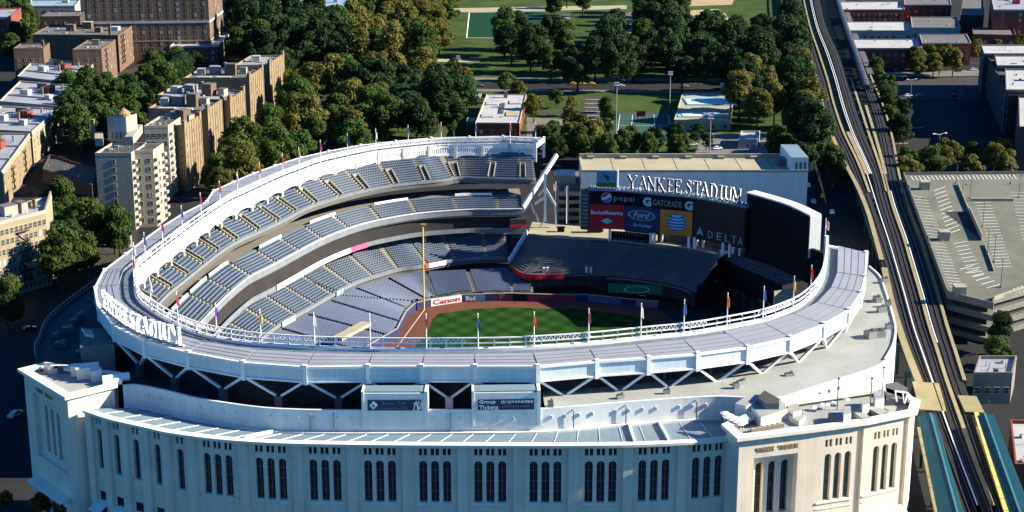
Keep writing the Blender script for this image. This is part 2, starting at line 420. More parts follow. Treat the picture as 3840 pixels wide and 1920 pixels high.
# ---- outer fascia panel, posts, V struts
def up(p, z): return Vector((p[0], p[1], z))
cen = Vector((-5, 375))
def outw(i):
    t = posts[min(i+1, NP_-1)]-posts[max(i-1, 0)]; t.normalize(); return Vector((t.y, -t.x))
for i in range(NP_-1):
    a, b = posts[i], posts[i+1]
    t = (b-a).normalized(); n = Vector((t.y, -t.x)); L = (b-a).length
    mb = MB()
    a_, b_ = a+t*.45, b-t*.45
    mb.prism([a_, b_, b_-n*.25, a_-n*.25], 36.75, 39.75, 0)
    mb.build('fascia_panel', M['panel'], ST)
    tr = MB()
    tr.bar(up(a_+n*.12, 39.95), up(b_+n*.12, 39.95), .5, .5)
    tr.bar(up(a_+n*.10, 36.75), up(b_+n*.10, 36.75), .42, .35)
    tr.build('fascia_trim', M['white'], ST)
    base = a.lerp(b, .5)-n*2.0; base = up(base, 32.4)
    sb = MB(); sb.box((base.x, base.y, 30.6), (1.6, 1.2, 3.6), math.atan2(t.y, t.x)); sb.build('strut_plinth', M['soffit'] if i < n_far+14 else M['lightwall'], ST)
    sb = MB(); sb.bar(up(a-n*.1, 36.9), base-Vector((*t, 0))*.6, .62, .5); sb.build('strut', M['white'], ST)
    sb = MB(); sb.bar(up(b-n*.1, 36.9), base+Vector((*t, 0))*.6, .62, .5); sb.build('strut', M['white'], ST)
for i in range(NP_):
    n = outw(i); p = posts[i]; pb = MB()
    t = Vector((-n.y, n.x))
    pb.prism([p-t*.42+n*.42, p+t*.42+n*.42, p+t*.42-n*.4, p-t*.42-n*.4], 36.2, 40.55)
    pb.build('fascia_post', M['white'], ST)
# back wall of the upper concourse behind the struts
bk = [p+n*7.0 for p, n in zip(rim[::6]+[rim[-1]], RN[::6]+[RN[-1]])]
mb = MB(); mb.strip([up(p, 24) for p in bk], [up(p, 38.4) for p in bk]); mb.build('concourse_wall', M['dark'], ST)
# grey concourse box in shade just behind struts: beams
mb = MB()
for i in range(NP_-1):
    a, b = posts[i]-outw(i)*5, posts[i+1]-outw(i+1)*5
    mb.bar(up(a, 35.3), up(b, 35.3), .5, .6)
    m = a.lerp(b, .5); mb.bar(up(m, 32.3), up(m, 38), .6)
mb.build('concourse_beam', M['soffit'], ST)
# ---- railing / lattice on the rim and flag poles
n_bay = int(RA[-1]/3.4)
rl = MB()
R3 = lambda d, z: [Vector((*(p+n*d), z)) for p, n in zip(rim[::3]+[rim[-1]], RN[::3]+[RN[-1]])]
for z in (40.15, 41.15, 42.3):
    P = R3(0, z)
    for a, b in zip(P, P[1:]): rl.bar(a, b, .26, .26)
for k in range(n_bay+1):
    s = RA[-1]*k/n_bay; p = at_arc(rim, RA, s)
    rl.bar(up(p, 39.6), up(p, 42.4), .26)
rl.build('rim_railing', M['white'], ST)
fine_l = MB()
nl = int(RA[-1]/1.05)
for k in range(nl):
    s = RA[-1]*k/nl; s2 = RA[-1]*(k+.5)/nl; s3 = RA[-1]*(k+1)/nl
    if (k//13) % 2 == 0 or s < 150:
        fine_l.bar(up(at_arc(rim, RA, s), 41.15), up(at_arc(rim, RA, s2), 42.2), .13)
        fine_l.bar(up(at_arc(rim, RA, s2), 42.2), up(at_arc(rim, RA, s3), 41.15), .13)
fine_l.build('rim_lattice', M['white'], ST)
# ---- scalloped frieze hanging from the inner rim
s_end = RA[-1]; pitch = 9.3
fr = MB(); fs = MB()
nb = int(s_end/pitch)
for b in range(nb):
    s0, s1 = s_end*b/nb, s_end*(b+1)/nb
    Kn = 10
    for k in range(Kn):
        ta, tb = k/Kn, (k+1)/Kn
        pa, pb = at_arc(rim, RA, s0+(s1-s0)*ta), at_arc(rim, RA, s0+(s1-s0)*tb)
        na, nb_ = at_arc(RN, RA, s0+(s1-s0)*ta), at_arc(RN, RA, s0+(s1-s0)*tb)
        f = lambda t: 34.85+1.25*math.sqrt(max(0, 1-(2*t-1)**2))
        # lower scalloped band, upper band; slots between them
        za, zb = f(ta), f(tb)
        fr.hull8([up(pa, za), up(pb, zb), up(pb+nb_*.5, zb), up(pa+na*.5, za)], [up(pa, 37.0), up(pb, 37.0), up(pb+nb_*.5, 37.0), up(pa+na*.5, 37.0)])
        fr.hull8([up(pa, 38.5), up(pb, 38.5), up(pb+nb_*.5, 38.5), up(pa+na*.5, 38.5)], [up(pa, 40.1), up(pb, 40.1), up(pb+nb_*.5, 40.1), up(pa+na*.5, 40.1)])
    ns = 12
    for k in range(ns+1):
        s = s0+(s1-s0)*k/ns; p = at_arc(rim, RA, s); n = at_arc(RN, RA, s)
        wd = .95 if k in (0, ns) else .42
        t = Vector((-n.y, n.x))
        fs.prism([p-t*wd/2-n*(.2 if k in (0, ns) else -.05), p+t*wd/2-n*(.2 if k in (0, ns) else -.05), p+t*wd/2+n*.45, p-t*wd/2+n*.45], 34.0 if k in (0, ns) else 36.95, 40.2 if k in (0, ns) else 38.55)
    # back plate so that slots read dark
bp_ = MB()
P0 = [p+n*.42 for p, n in zip(rim[::2]+[rim[-1]], RN[::2]+[RN[-1]])]
bp_.strip([up(p, 36.6) for p in P0], [up(p, 39.4) for p in P0]); bp_.build('frieze_back', M['frieze'], ST)
fr.build('frieze_band', M['white'], ST); fs.build('frieze_slat', M['white'], ST)
# end frames of the ring
for idx, ii in ((0, 0), (-1, len(rim)-1)):
    e = MB(); p, q = rim[ii], posts[idx]
    e.bar(up(p, 39.4), up(q, 39.4), .9, 1.2); e.bar(up(q, 33), up(q, 40.4), 1.1); e.bar(up(p, 34.2), up(p, 42.5), 1.0)
    e.build('ring_end_frame', M['white'], ST)

# ================================================================ seating tiers
def tier(name, base, z0, nrow, run, rise, aisles, rev=1, test=None, aw=1.15, mats=None, seats=True, voms=False, seat_w=.56, more=None):
    """ base: front edge (2-D, 1 m steps, CCW); rows climb outwards (rev=1) or descend inwards (rev=-1) """
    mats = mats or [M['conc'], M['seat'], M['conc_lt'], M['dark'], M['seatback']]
    A = arcs(base); N = normals(base, 5); L = A[-1]
    cuts = [0.]+[a for a in aisles if 0 < a < L]+[L]
    pos = lambda s, d: at_arc(base, A, s)+at_arc(N, A, s).normalized()*d
    for c in range(len(cuts)-1):
        s0, s1 = cuts[c], cuts[c+1]
        if s1-s0 < 1.5: continue
        mb = MB(); n = max(1, int((s1-s0)/2.2)); NR = nrow if not more else nrow+int(more(s0/L))
        for j in range(NR):
            d0, d1 = rev*run*j, rev*run*(j+1); zt = z0+rev*rise*j
            zb = zt-rise
            lo, hi = (d0, d1) if rev > 0 else (d1, d0)
            for k in range(n):
                sa, sb = s0+(s1-s0)*k/n, s0+(s1-s0)*(k+1)/n
                a, b, c_, d = pos(sa, lo), pos(sb, lo), pos(sb, hi), pos(sa, hi)
                if test and not test((a+c_)/2): continue
                mb.face([up(d, zt), up(c_, zt), up(b, zt), up(a, zt)][::-1], 0)
                mb.face([up(a, zb), up(a, zt), up(b, zt), up(b, zb)], 0)
            if not seats: continue
            # seats: folded, a leaning slab each
            ls = s0+aw/2+.1; le = s1-aw/2-.1
            if voms and 1 <= j <= voms: le -= 1.7
            m = int((le-ls)/seat_w)
            if m < 1: continue
            dm = lo+run*.62
            for q in range(m):
                s = ls+(le-ls)*(q+.5)/m
                p = pos(s, dm)
                if test and not test(p): continue
                nn = at_arc(N, A, s).normalized(); t = Vector((-nn.y, nn.x))*.235
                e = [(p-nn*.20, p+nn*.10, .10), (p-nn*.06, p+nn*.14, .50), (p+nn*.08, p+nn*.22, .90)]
                for (f0, b0, z0_), (f1, b1, z1_), mi in ((e[0], e[1], 1), (e[1], e[2], 4)):  # pale upper half paints glare, dark lower half the shade between rows
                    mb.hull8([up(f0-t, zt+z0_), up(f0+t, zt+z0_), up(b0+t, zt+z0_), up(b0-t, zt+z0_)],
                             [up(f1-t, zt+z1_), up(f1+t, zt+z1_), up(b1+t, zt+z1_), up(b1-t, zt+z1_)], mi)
        # aisle stair at the end of the section
        for j in range(NR):
            lo, hi = (rev*run*j, rev*run*(j+1)) if rev > 0 else (-run*(j+1), -run*j)
            zt = z0+rev*rise*j+.02
            p0, p1, p2, p3 = pos(s1-aw*.5, lo), pos(s1+aw*.5, lo), pos(s1+aw*.5, hi), pos(s1-aw*.5, hi)
            if c == len(cuts)-2 or (test and not test((p0+p2)/2)): continue
            mb.face([up(p0, zt), up(p1, zt), up(p2, zt), up(p3, zt)], 2)
            mb.prism([p0, p1, p0.lerp(p3, .45)+(p1-p0), p0.lerp(p3, .45)], zt, zt+rise*.5, 2)
        if voms and c < len(cuts)-2:
            # vomitory: a slot with pale side walls and a dark mouth
            a0, a1 = s1-aw*.5-2.0, s1-aw*.5
            w0, w1, w2, w3 = pos(a0, run*1.0), pos(a1, run*1.0), pos(a1, run*(voms+1)), pos(a0, run*(voms+1))
            zt = z0+rise*(voms+1)+.7
            for x, y in ((w0, w3), (w1, w2)):
                d = (y-x).normalized(); nn = Vector((-d.y, d.x))*.14
                zf = z0+rise+.6
                mb.hull8([up(x-nn, z0-.5), up(x+nn, z0-.5), up(y+nn, z0-.5), up(y-nn, z0-.5)], [up(x-nn, zf), up(x+nn, zf), up(y+nn, zt), up(y-nn, zt)], 2)
            mb.hull8([up(w3, z0), up(w2, z0), up(w2+(w2-w1).normalized()*.3, z0), up(w3+(w3-w0).normalized()*.3, z0)], [up(w3, zt), up(w2, zt), up(w2+(w2-w1).normalized()*.3, zt), up(w3+(w3-w0).normalized()*.3, zt)], 2)
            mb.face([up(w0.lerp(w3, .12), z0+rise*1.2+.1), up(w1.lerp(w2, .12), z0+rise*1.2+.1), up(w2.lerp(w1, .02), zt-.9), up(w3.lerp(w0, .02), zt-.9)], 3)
        mb.build(name, mats, ST)
    return pos, L
def edge(name, base, z, w, h, m, d=0.):
    mb = MB(); P = [up(p, z) for p in base]; N = normals(base, 5)
    mb.slab([p+Vector((*n, 0))*w for p, n in zip(P, N)], P, h)
    return mb.build(name, m, ST)
def ext(P, n, dist=2., turn=0.):
    """ carry a polyline on past its end along the running curvature """
    P = list(P)
    for _ in range(n):
        d = (P[-1]-P[-2]).normalized(); a = math.radians(turn)
        d = Vector((d.x*math.cos(a)-d.y*math.sin(a), d.x*math.sin(a)+d.y*math.cos(a)))
        P.append(P[-1]+d*dist)
    return P
# --- upper deck
up_px = [(2014,684),(1993,678),(1822,674),(1720,671),(1655,683),(1556,691.5),(1437,707),(1328,730.5),(1229.5,758),(1140.6,788.6),(1075.7,824.5),(990,865.5),(899,906),(835,943.7),(768.7,995),(702,1049.6),(633.7,1104),(592.7,1147)]
up_px[0] = (2010,676)
upf = relax(smooth(GL(up_px, 30), 1.0), 8)
upf = resample(ext(upf[::2], 14, 2., 2.6), 1.)
LU = arcs(upf)[-1]
nU = 19
ais = [LU*(k+.55)/nU for k in range(nU)]
udp = [p+n*6.6 for p, n in zip(rim, RN)]+[Vector((60, 300))]
in_roof = lambda p: inside(p, udp)
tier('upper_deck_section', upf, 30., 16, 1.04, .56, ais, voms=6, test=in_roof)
edge('upper_deck_front', offset(upf, -.35, 5), 30.75, .35, .7, M['greyband'])
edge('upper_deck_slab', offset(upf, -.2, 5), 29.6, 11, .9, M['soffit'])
# --- terrace level
te_px = [(1959,790),(1820,792),(1768,792),(1594,804),(1467,823),(1358,847),(1255,882.6),(1178,917),(1093,963),(1004,1010.7),(948,1037.7),(920.7,1054.7),(859,1106),(801,1164),(753,1215)]
tef = relax(smooth(GL(te_px, 21), 1.0), 8)
tef = resample(ext(tef[::2], 10, 2., 2.2), 1.)
LT = arcs(tef)[-1]
nT = 13
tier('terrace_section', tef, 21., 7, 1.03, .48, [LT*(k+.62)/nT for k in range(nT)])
edge('terrace_front', offset(tef, -.5, 5), 21.9, .35, .22, M['white'])
edge('terrace_fascia', offset(tef, -.35, 5), 21.6, .3, 1.9, M['greyband'])
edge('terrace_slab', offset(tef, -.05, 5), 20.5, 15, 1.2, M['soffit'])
# concourse deck and wall behind the terrace
tb = offset(tef, 7.4, 5)
edge('upper_concourse_floor', tb, 24.3, 10, .3, M['conc'])
mb = MB()
Tb = arcs(tb)
for k in range(nT):
    if k % 2 == 0 or k > 7:
        a, b = Tb[-1]*(k+.68)/nT, Tb[-1]*(k+1.55)/nT
        q = [at_arc(tb, Tb, a+(b-a)*i/6) for i in range(7)]
        mb = MB(); mb.wallstrip(q, 24.0, 25.5, .3); mb.build('terrace_back_wall', M['white'], ST)
# --- suite level: ledge with ribbon board
su = offset(tef, .9, 5)
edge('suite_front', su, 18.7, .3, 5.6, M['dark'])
rb = offset(tef, -.3, 5); LB = arcs(rb)
def part_of(P, f0, f1):
    A = arcs(P); n = int((A[-1]*(f1-f0))); return [at_arc(P, A, A[-1]*(f0+(f1-f0)*k/n)) for k in range(n+1)]
edge('suite_ledge', offset(tef, -.6, 5), 14.2, 6.0, .5, M['conc_lt'])
edge('suite_parapet', offset(tef, -.75, 5), 15.2, .2, 1.5, M['greyband'])
mb = MB(); mb.wallstrip(part_of(offset(tef, -.95, 5), .36, .60), 13.7, 15.35, .15); mb.build('ribbon_board', M['ledwhite'], ST)
mb = MB(); mb.wallstrip(part_of(offset(tef, -.96, 5), .315, .36), 13.7, 15.35, .15); mb.build('ribbon_board', mat('ribbon_pink', (.60, .10, .22), .6, .05), ST)
# --- main level
ma_px = [(1905,969),(1778.6,972.7),(1672.7,984.7),(1560,1007),(1503,1012),(1431.7,1033.5),(1360,1055),(1295,1083),(1223.6,1123.6),(1143,1170),(1056,1217),(1018.6,1243)]
maf = relax(smooth(GL(ma_px, 6), 1.0), 8)
maf = resample(ext(maf[::2], 26, 2., 1.6), 1.)
LM = arcs(maf)[-1]; nM = 15
aM = [LM*(k+.7)/nM for k in range(nM)]
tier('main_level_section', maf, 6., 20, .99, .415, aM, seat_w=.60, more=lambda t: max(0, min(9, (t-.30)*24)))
edge('main_level_rail', offset(maf, -.3, 5), 6.9, .25, 1.2, M['greyband'])
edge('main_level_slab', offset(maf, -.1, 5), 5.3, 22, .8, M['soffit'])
# advert strips on the main-level rail
Am = arcs(maf)
def rail_ad(u0, u1, m, z0=5.5, z1=7.05):
    ln = Line(offset(maf, -.62, 5)); s0, s1 = ln.arc_u(u0, 6), ln.arc_u(u1, 6)
    if s0 > s1: s0, s1 = s1, s0
    q = [ln.w(s0+(s1-s0)*i/6, 0, 0) for i in range(7)]
    b = MB(); b.wallstrip([x.to_2d() for x in q], z0, z1, .12); return b.build('rail_advert', m, ST)
rail_ad(1610, 1672, M['ledwhite']); rail_ad(1595, 1610, mat('advert_coral', (.55, .10, .06), .6, .05)); rail_ad(1060, 1107, M['ledwhite']); rail_ad(1093, 1107, M['red'])
rail_ad(1263, 1285, M['teal'])

# ================================================================ field
LFP = G(1590, 1164, 0).to_2d(); HPd = Vector((4.9, 26.8)).normalized()
HP = LFP-HPd*96.; rd = Vector((HPd.y, -HPd.x)); RFP = HP+rd*95.
wall_px = [(2470,1160),(2299,1143.6),(2203,1133),(2080,1133),(1902,1128),(1731,1133),(1618,1150),(1560,1164)]
wl = [Vector(g[:2]) for g in GL(wall_px, 0)]
kink = G(1525, 1196, 0).to_2d()
low = G(1492, 1262, 0).to_2d()
cfw = [HP+(HPd*math.cos(math.radians(a))+rd*math.sin(math.radians(a)))*d for a, d in ((92,96),(84,102),(74,110),(64,117),(56,121))]
wallp = [HP+rd*60-HPd*14, RFP-HPd*6]+cfw[0:4]+wl[:]+[kink, low, HP+HPd*30-rd*15, HP-rd*15-HPd*4, HP-(HPd+rd)*14, HP+rd*20-HPd*16]
gp = [Vector(p) for p in wallp]
fld = MB(); fld.face([up(p, .05) for p in gp]); fld.build('warning_track', M['dirt'], None, kind='structure')
# grass: the wall line pulled in
cin = (HP+(HPd+rd)*50)
gr_px = [(2420,1195),(2280,1172),(2162,1158),(2060,1158),(1902,1153),(1762,1160),(1690,1172),(1645,1176),(1620,1200),(1600,1258)]
gpoly = [Vector(g[:2]) for g in GL(gr_px, 0)]+[HP+HPd*28, HP+HPd*20+rd*20, HP+rd*28, HP+rd*80+HPd*4, HP+rd*90+HPd*14]+[HP+(p-HP)*.955 for p in cfw[1:4]]
gm = MB(); gm.face([up(p, .07) for p in gpoly]); gm.build('outfield_grass', M['outfield'], None, kind='structure')
inf = MB(); cI = HP+(HPd+rd)*18
inf.face([up(cI+Vector((math.cos(t*PI/16), math.sin(t*PI/16)))*29, .09) for t in range(32)])
inf.build('infield_dirt', M['dirt'], None, kind='structure')
fl = MB(); fl.bar(up(HP+HPd*20, .10), up(LFP, .10), .16, .02); fl.bar(up(HP+rd*20, .10), up(RFP, .10), .16, .02); fl.build('foul_line', M['white'], None, kind='structure')
in_field = lambda p: inside(p, gp)
# --- field level seats: rows step down towards the wall
fb_px = [(2000,1010),(1884.6,1010),(1765,1017),(1560,1027),(1481,1043),(1351,1078.6),(1248,1123.6),(1161,1170),(1102,1207),(1034,1245)]
fbk = relax(smooth(GL(fb_px, 4.6), 1.0), 8)
fbk = resample(ext(fbk[::2], 30, 2., 1.4), 1.)
LF_ = arcs(fbk)[-1]
# shrink the field a little more than the wall thickness so that seats stop behind it
def seat_ok(p):
    if in_field(p): return False
    for i in range(len(gp)):
        a, b = gp[i], gp[i-1]; d = b-a; t = max(0, min(1, (p-a).dot(d)/d.length_squared))
        if (a+d*t-p).length < 1.0: return False
    return True
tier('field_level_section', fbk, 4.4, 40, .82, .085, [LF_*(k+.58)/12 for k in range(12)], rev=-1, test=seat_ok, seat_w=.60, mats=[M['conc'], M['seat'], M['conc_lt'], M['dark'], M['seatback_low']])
# --- field wall with padding and adverts
WP = resample(wl[::1]+[kink, low, HP+HPd*30-rd*15], 1.)[::-1]     # from home side up to centre field
WLn = Line(WP)
wpad = MB(); wpad.wallstrip(WP, 0, 2.45, .35, 0); wpad.build('field_wall', M['navy'], ST)
cap = MB(); cap.wallstrip(offset(WP, .06, 1), 2.45, 2.62, .5, 0); cap.build('field_wall_cap', M['conc_lt'], ST)
# ================================================================ lettering
def text_mb(txt, size=1., depth=.1, mi=0, bold=0., shear=0.):
    """ plain lettering as geometry in x (right), z (up), front towards -y; returns MB and width """
    c = bpy.data.curves.new('lettering', 'FONT'); c.body = txt; c.size = size; c.extrude = depth/2; c.resolution_u = 2; c.offset = bold; c.shear = shear
    o = bpy.data.objects.new('lettering', c); COL.objects.link(o)
    dg = bpy.context.evaluated_depsgraph_get(); me = bpy.data.meshes.new_from_object(o.evaluated_get(dg))
    b = MB(); b.v = [(v.co.x, v.co.z, v.co.y) for v in me.vertices]   # flip to stand upright
    b.f = [tuple(p.vertices) for p in me.polygons]; b.m = [mi]*len(b.f)
    bpy.data.objects.remove(o); bpy.data.curves.remove(c); bpy.data.meshes.remove(me)
    x = [v[0] for v in b.v]; lo = min(x); b.v = [(v[0]-lo, -v[1], v[2]) for v in b.v]
    return b, max(x)-lo
SERIF = {  # strokes (x0,z0,x1,z1,w)
 'Y': (.95, [(.02,1,.47,.45,.17),(.92,1,.47,.45,.08),(.47,.5,.47,0,.17)], [(.0,1,.22,1),(.76,1,1,1),(.28,0,.66,0)]),
 'A': (.95, [(.08,0,.47,1,.08),(.45,1,.86,0,.18),(.2,.36,.72,.36,.07)], [(-.02,0,.2,0),(.68,0,1.0,0)]),
 'N': (.98, [(.14,0,.14,1,.08),(.1,1,.84,0,.18),(.84,0,.84,1,.08)], [(0,0,.28,0),(0,1,.2,1),(.7,1,.98,1)]),
 'K': (.92, [(.17,0,.17,1,.18),(.2,.42,.8,1,.08),(.36,.56,.82,0,.18)], [(.02,0,.34,0),(.02,1,.34,1),(.64,1,.92,1),(.66,0,.98,0)]),
 'E': (.78, [(.17,0,.17,1,.18),(.1,.97,.7,.97,.07),(.1,.52,.55,.52,.07),(.1,.03,.72,.03,.07),(.7,1,.7,.8,.06),(.73,0,.73,.24,.06)], []),
 'S': (.68, [(.6,.86,.42,.98,.08),(.42,.98,.2,.93,.10),(.2,.93,.1,.76,.13),(.1,.76,.24,.58,.17),(.24,.58,.5,.42,.19),(.5,.42,.6,.24,.15),(.6,.24,.46,.06,.12),(.46,.06,.24,.02,.09),(.24,.02,.07,.16,.08),(.62,.98,.62,.76,.05),(.06,.26,.06,0,.05)], []),
 'T': (.88, [(.43,0,.43,1,.18),(.04,.97,.84,.97,.07),(.04,1,.04,.76,.06),(.83,1,.83,.76,.06)], [(.26,0,.62,0)]),
 'D': (.92, [(.17,0,.17,1,.18),(.1,.97,.45,.97,.07),(.45,.97,.7,.84,.11),(.7,.84,.82,.5,.16),(.82,.5,.7,.16,.16),(.7,.16,.45,.03,.11),(.45,.03,.1,.03,.07)], []),
 'I': (.40, [(.2,0,.2,1,.18)], [(.02,0,.38,0),(.02,1,.38,1)]),
 'U': (.92, [(.17,1,.17,.3,.18),(.17,.3,.3,.06,.15),(.3,.06,.55,.02,.10),(.55,.02,.74,.12,.08),(.74,.12,.8,.34,.08),(.8,.34,.8,1,.08)], [(.02,1,.34,1),(.66,1,.94,1)]),
 'M': (1.12, [(.14,0,.14,1,.08),(.12,1,.54,.08,.17),(.54,.08,.94,1,.08),(.94,0,.94,1,.18)], [(0,0,.28,0),(.78,0,1.1,0),(.0,1,.2,1),(.9,1,1.1,1)]),
}
def serif_letter(ch, h, depth, put_fn, mf=0, ms=0):
    """ letter as strokes; put_fn(x, o, z) -> world """
    w, st, se = SERIF[ch]; mb = MB(); jog = 0
    def blk(x0, z0, x1, z1, wd, d0):
        dx, dz = x1-x0, z1-z0; L = math.hypot(dx, dz); nx, nz = -dz/L*wd/2*h, dx/L*wd/2*h
        q = [(x0*h-nx, z0*h-nz), (x1*h-nx, z1*h-nz), (x1*h+nx, z1*h+nz), (x0*h+nx, z0*h+nz)]
        lo = [put_fn(x, 0, z) for x, z in q]; hi = [put_fn(x, depth-d0, z) for x, z in q]
        b = len(mb.v); mb.v += [tuple(p) for p in lo+hi]
        for f in ((0,1,2,3),(7,6,5,4),(4,5,1,0),(5,6,2,1),(6,7,3,2),(7,4,0,3)):
            mb.f.append(tuple(b+i for i in f)); mb.m.append(ms)
        mb.m[-5] = mf
    for s in st: blk(*s, jog*.02); jog += 1
    for x0, z0, x1, z1 in se:
        z = .03 if z0 < .5 else .97
        blk(x0, z, x1, z, .065, jog*.02); jog += 1
    return mb, w*h
# ================================================================ great hall facade (outer wall)
cor_px = [(308,1541),(365,1561),(422,1578),(547,1606),(626,1624),(795,1647),(960,1660),(1114,1666),(1457,1671.5),(1920,1674),(2139,1674),(2352,1672),(2556,1664),(2685,1654),(2765,1646)]
corn = relax(smooth(GL(cor_px, 30), .5), 10)
wallc = offset(corn, -1.0, 6)
FW = Line(wallc, 6)
def arched(mb, f, sc_, w, zb, zt, o0, o1, mi, n=8):
    """ jambs, sill and arch soffit of a window opening """
    r = w/2; zs = zt-r
    pts = [(sc_-r, zb), (sc_-r, zs)]+[(sc_-r*math.cos(PI*k/n), zs+r*math.sin(PI*k/n)) for k in range(1, n)]+[(sc_+r, zs), (sc_+r, zb)]
    for i in range(len(pts)):
        a, b = pts[i-1], pts[i]
        mb.face([f(a[0], o0, a[1]), f(b[0], o0, b[1]), f(b[0], o1, b[1]), f(a[0], o1, a[1])], mi)
    return pts
def window_obj(f, pts, o, gm, parent, name='arched_window', bars=3):
    g = MB(); g.face([f(s, o, z) for s, z in pts], 0)
    s0, s1 = min(p[0] for p in pts), max(p[0] for p in pts); z0, z1 = min(p[1] for p in pts), max(p[1] for p in pts)
    m = (s0+s1)/2; fr = .045
    def b(sa, za, sb, zb_):
        g.hull8([f(sa, o+.01, za), f(sb, o+.01, za), f(sb, o+.07, za), f(sa, o+.07, za)], [f(sa, o+.01, zb_), f(sb, o+.01, zb_), f(sb, o+.07, zb_), f(sa, o+.07, zb_)], 1)
    if bars:
        b(m-fr, z0, m+fr, z1-.2)
        for k in range(1, bars+1): z = z0+(z1-z0)*k/(bars+1); b(s0+.02, z-fr, s1-.02, z+fr)
    return g.build(name, gm, parent)
def bay_wall(f, s0, s1, zb, ztop, o, wins, vents, wz, vz, wm, depth=.75, parent=None, gm=None, recess_vents=True, nseg=1):
    """ wall s0..s1 with a row of arched windows and a row of small vents above; o = wall plane, windows deeper by depth """
    mb = MB(); w_, (wb, wt) = wm, wz
    xs = sorted(wins)
    lev = wt+.35
    def q(sa, sb, za, zb_):
        n = max(1, int((sb-sa)/2.5))
        for k in range(n):
            a, b = sa+(sb-sa)*k/n, sa+(sb-sa)*(k+1)/n
            mb.face([f(a, o, za), f(b, o, za), f(b, o, zb_), f(a, o, zb_)])
    q(s0, s1, zb, wb)
    cur = s0
    for c in xs:
        q(cur, c-w_/2, wb, lev); cur = c+w_/2
        r = w_/2; zs = wt-r; n = 8
        for k in range(n):
            a0, a1 = PI*k/n, PI*(k+1)/n
            x0, z0, x1, z1 = c-r*math.cos(a0), zs+r*math.sin(a0), c-r*math.cos(a1), zs+r*math.sin(a1)
            mb.face([f(x0, o, z0), f(x1, o, z1), f(x1, o, lev), f(x0, o, lev)])
    q(cur, s1, wb, lev)
    top = lev
    if vents:
        vw, (vb, vt) = vz[0], vz[1]
        q(s0, s1, lev, vb); cur = s0
        for c in sorted(vents): q(cur, c-vw/2, vb, vt); cur = c+vw/2
        q(cur, s1, vb, vt); top = vt
    q(s0, s1, top, ztop)
    for c in xs: arched(mb, f, c, w_, wb, wt, o, o-depth, 0)
    for c in vents or []:
        p = [(c-vw/2, vb), (c-vw/2, vt), (c+vw/2, vt), (c+vw/2, vb)]
        for i in range(4):
            a, b = p[i-1], p[i]; mb.face([f(a[0], o, a[1]), f(b[0], o, b[1]), f(b[0], o-.5, b[1]), f(a[0], o-.5, a[1])])
    wo = mb.build('facade_bay', M['stone'], parent)
    for c in xs:
        r = w_/2; zs = wt-r
        pts = [(c-r, wb), (c+r, wb), (c+r, zs)]+[(c+r*math.cos(PI*k/8), zs+r*math.sin(PI*k/8)) for k in range(1, 8)]+[(c-r, zs)]
        window_obj(f, pts, o-depth+.02, gm or [M['glass'], M['seam']], wo)
    for c in vents or []:
        window_obj(f, [(c-vw/2, vb), (c+vw/2, vb), (c+vw/2, vt), (c-vw/2, vt)], o-.48, [M['dark'], M['seam']], wo, 'vent_opening', 0)
    # sill ledge
    sl_ = MB()
    a, b = s0+.4, s1-.4; n = 3
    for k in range(n):
        x, y = a+(b-a)*k/n, a+(b-a)*(k+1)/n
        sl_.hull8([f(x, o-.2, wb-.5), f(y, o-.2, wb-.5), f(y, o+.22, wb-.5), f(x, o+.22, wb-.5)], [f(x, o-.2, wb-.18), f(y, o-.2, wb-.18), f(y, o+.22, wb-.18), f(x, o+.22, wb-.18)])
    for k in range(n):
        x, y = a+(b-a)*k/n, a+(b-a)*(k+1)/n
        sl_.hull8([f(x, o-.1, wb-1.75), f(y, o-.1, wb-1.75), f(y, o+.14, wb-1.75), f(x, o+.14, wb-1.75)], [f(x, o-.1, wb-1.55), f(y, o-.1, wb-1.55), f(y, o+.14, wb-1.55), f(x, o+.14, wb-1.55)])
    sl_.build('window_ledge', M['stone_trim'], wo)
    return wo
bay_u = [811,1012,1216,1424,1631,1838,2044,2252,2457,2659]
bay_s = [FW.arc_u(u, 25) for u in bay_u]
sing_u = [365.5,430,505,584,671]
sing_s = [FW.arc_u(u, 22) for u in sing_u]
bnd = [0.4]+[(a+b)/2 for a, b in zip(sing_s, sing_s[1:])]
bnd += [sing_s[-1]+(sing_s[-1]-sing_s[-2])*.5]
allb = []
for i, s in enumerate(sing_s):
    allb.append((bnd[i] if i else max(.3, s-3.6), bnd[i+1], [s], [s-.52, s+.52]))
edges_ = [bnd[-1]]+[(a+b)/2 for a, b in zip(bay_s, bay_s[1:])]+[FW.L-.2]
for i, s in enumerate(bay_s):
    v = []
    for d in (-2.38, 0, 2.38): v += [s+d-.48, s+d+.48]
    allb.append((edges_[i], edges_[i+1], [s-2.38, s, s+2.38], v))
PW = 1.9
FZ = lambda s, o, z: FW.w(s, o, z)
for (s0, s1, wi, ve) in allb:
    bay_wall(FZ, s0+PW/2, s1-PW/2, 0, 29.6, -.75, wi, ve, (17.0, 26.0), (.66, (27.15, 28.65)), 1.6, parent=ST)
pil = sorted(set([round(b[0], 3) for b in allb]+[round(allb[-1][1], 3)]))
for s in pil:
    mb = MB(); a, b = s-PW/2, s+PW/2
    mb.hull8([FZ(a, -1.6, 0), FZ(b, -1.6, 0), FZ(b, 0, 0), FZ(a, 0, 0)], [FZ(a, -1.6, 29.6), FZ(b, -1.6, 29.6), FZ(b, 0, 29.6), FZ(a, 0, 29.6)])
    mb.build('pilaster', M['stone'], ST)
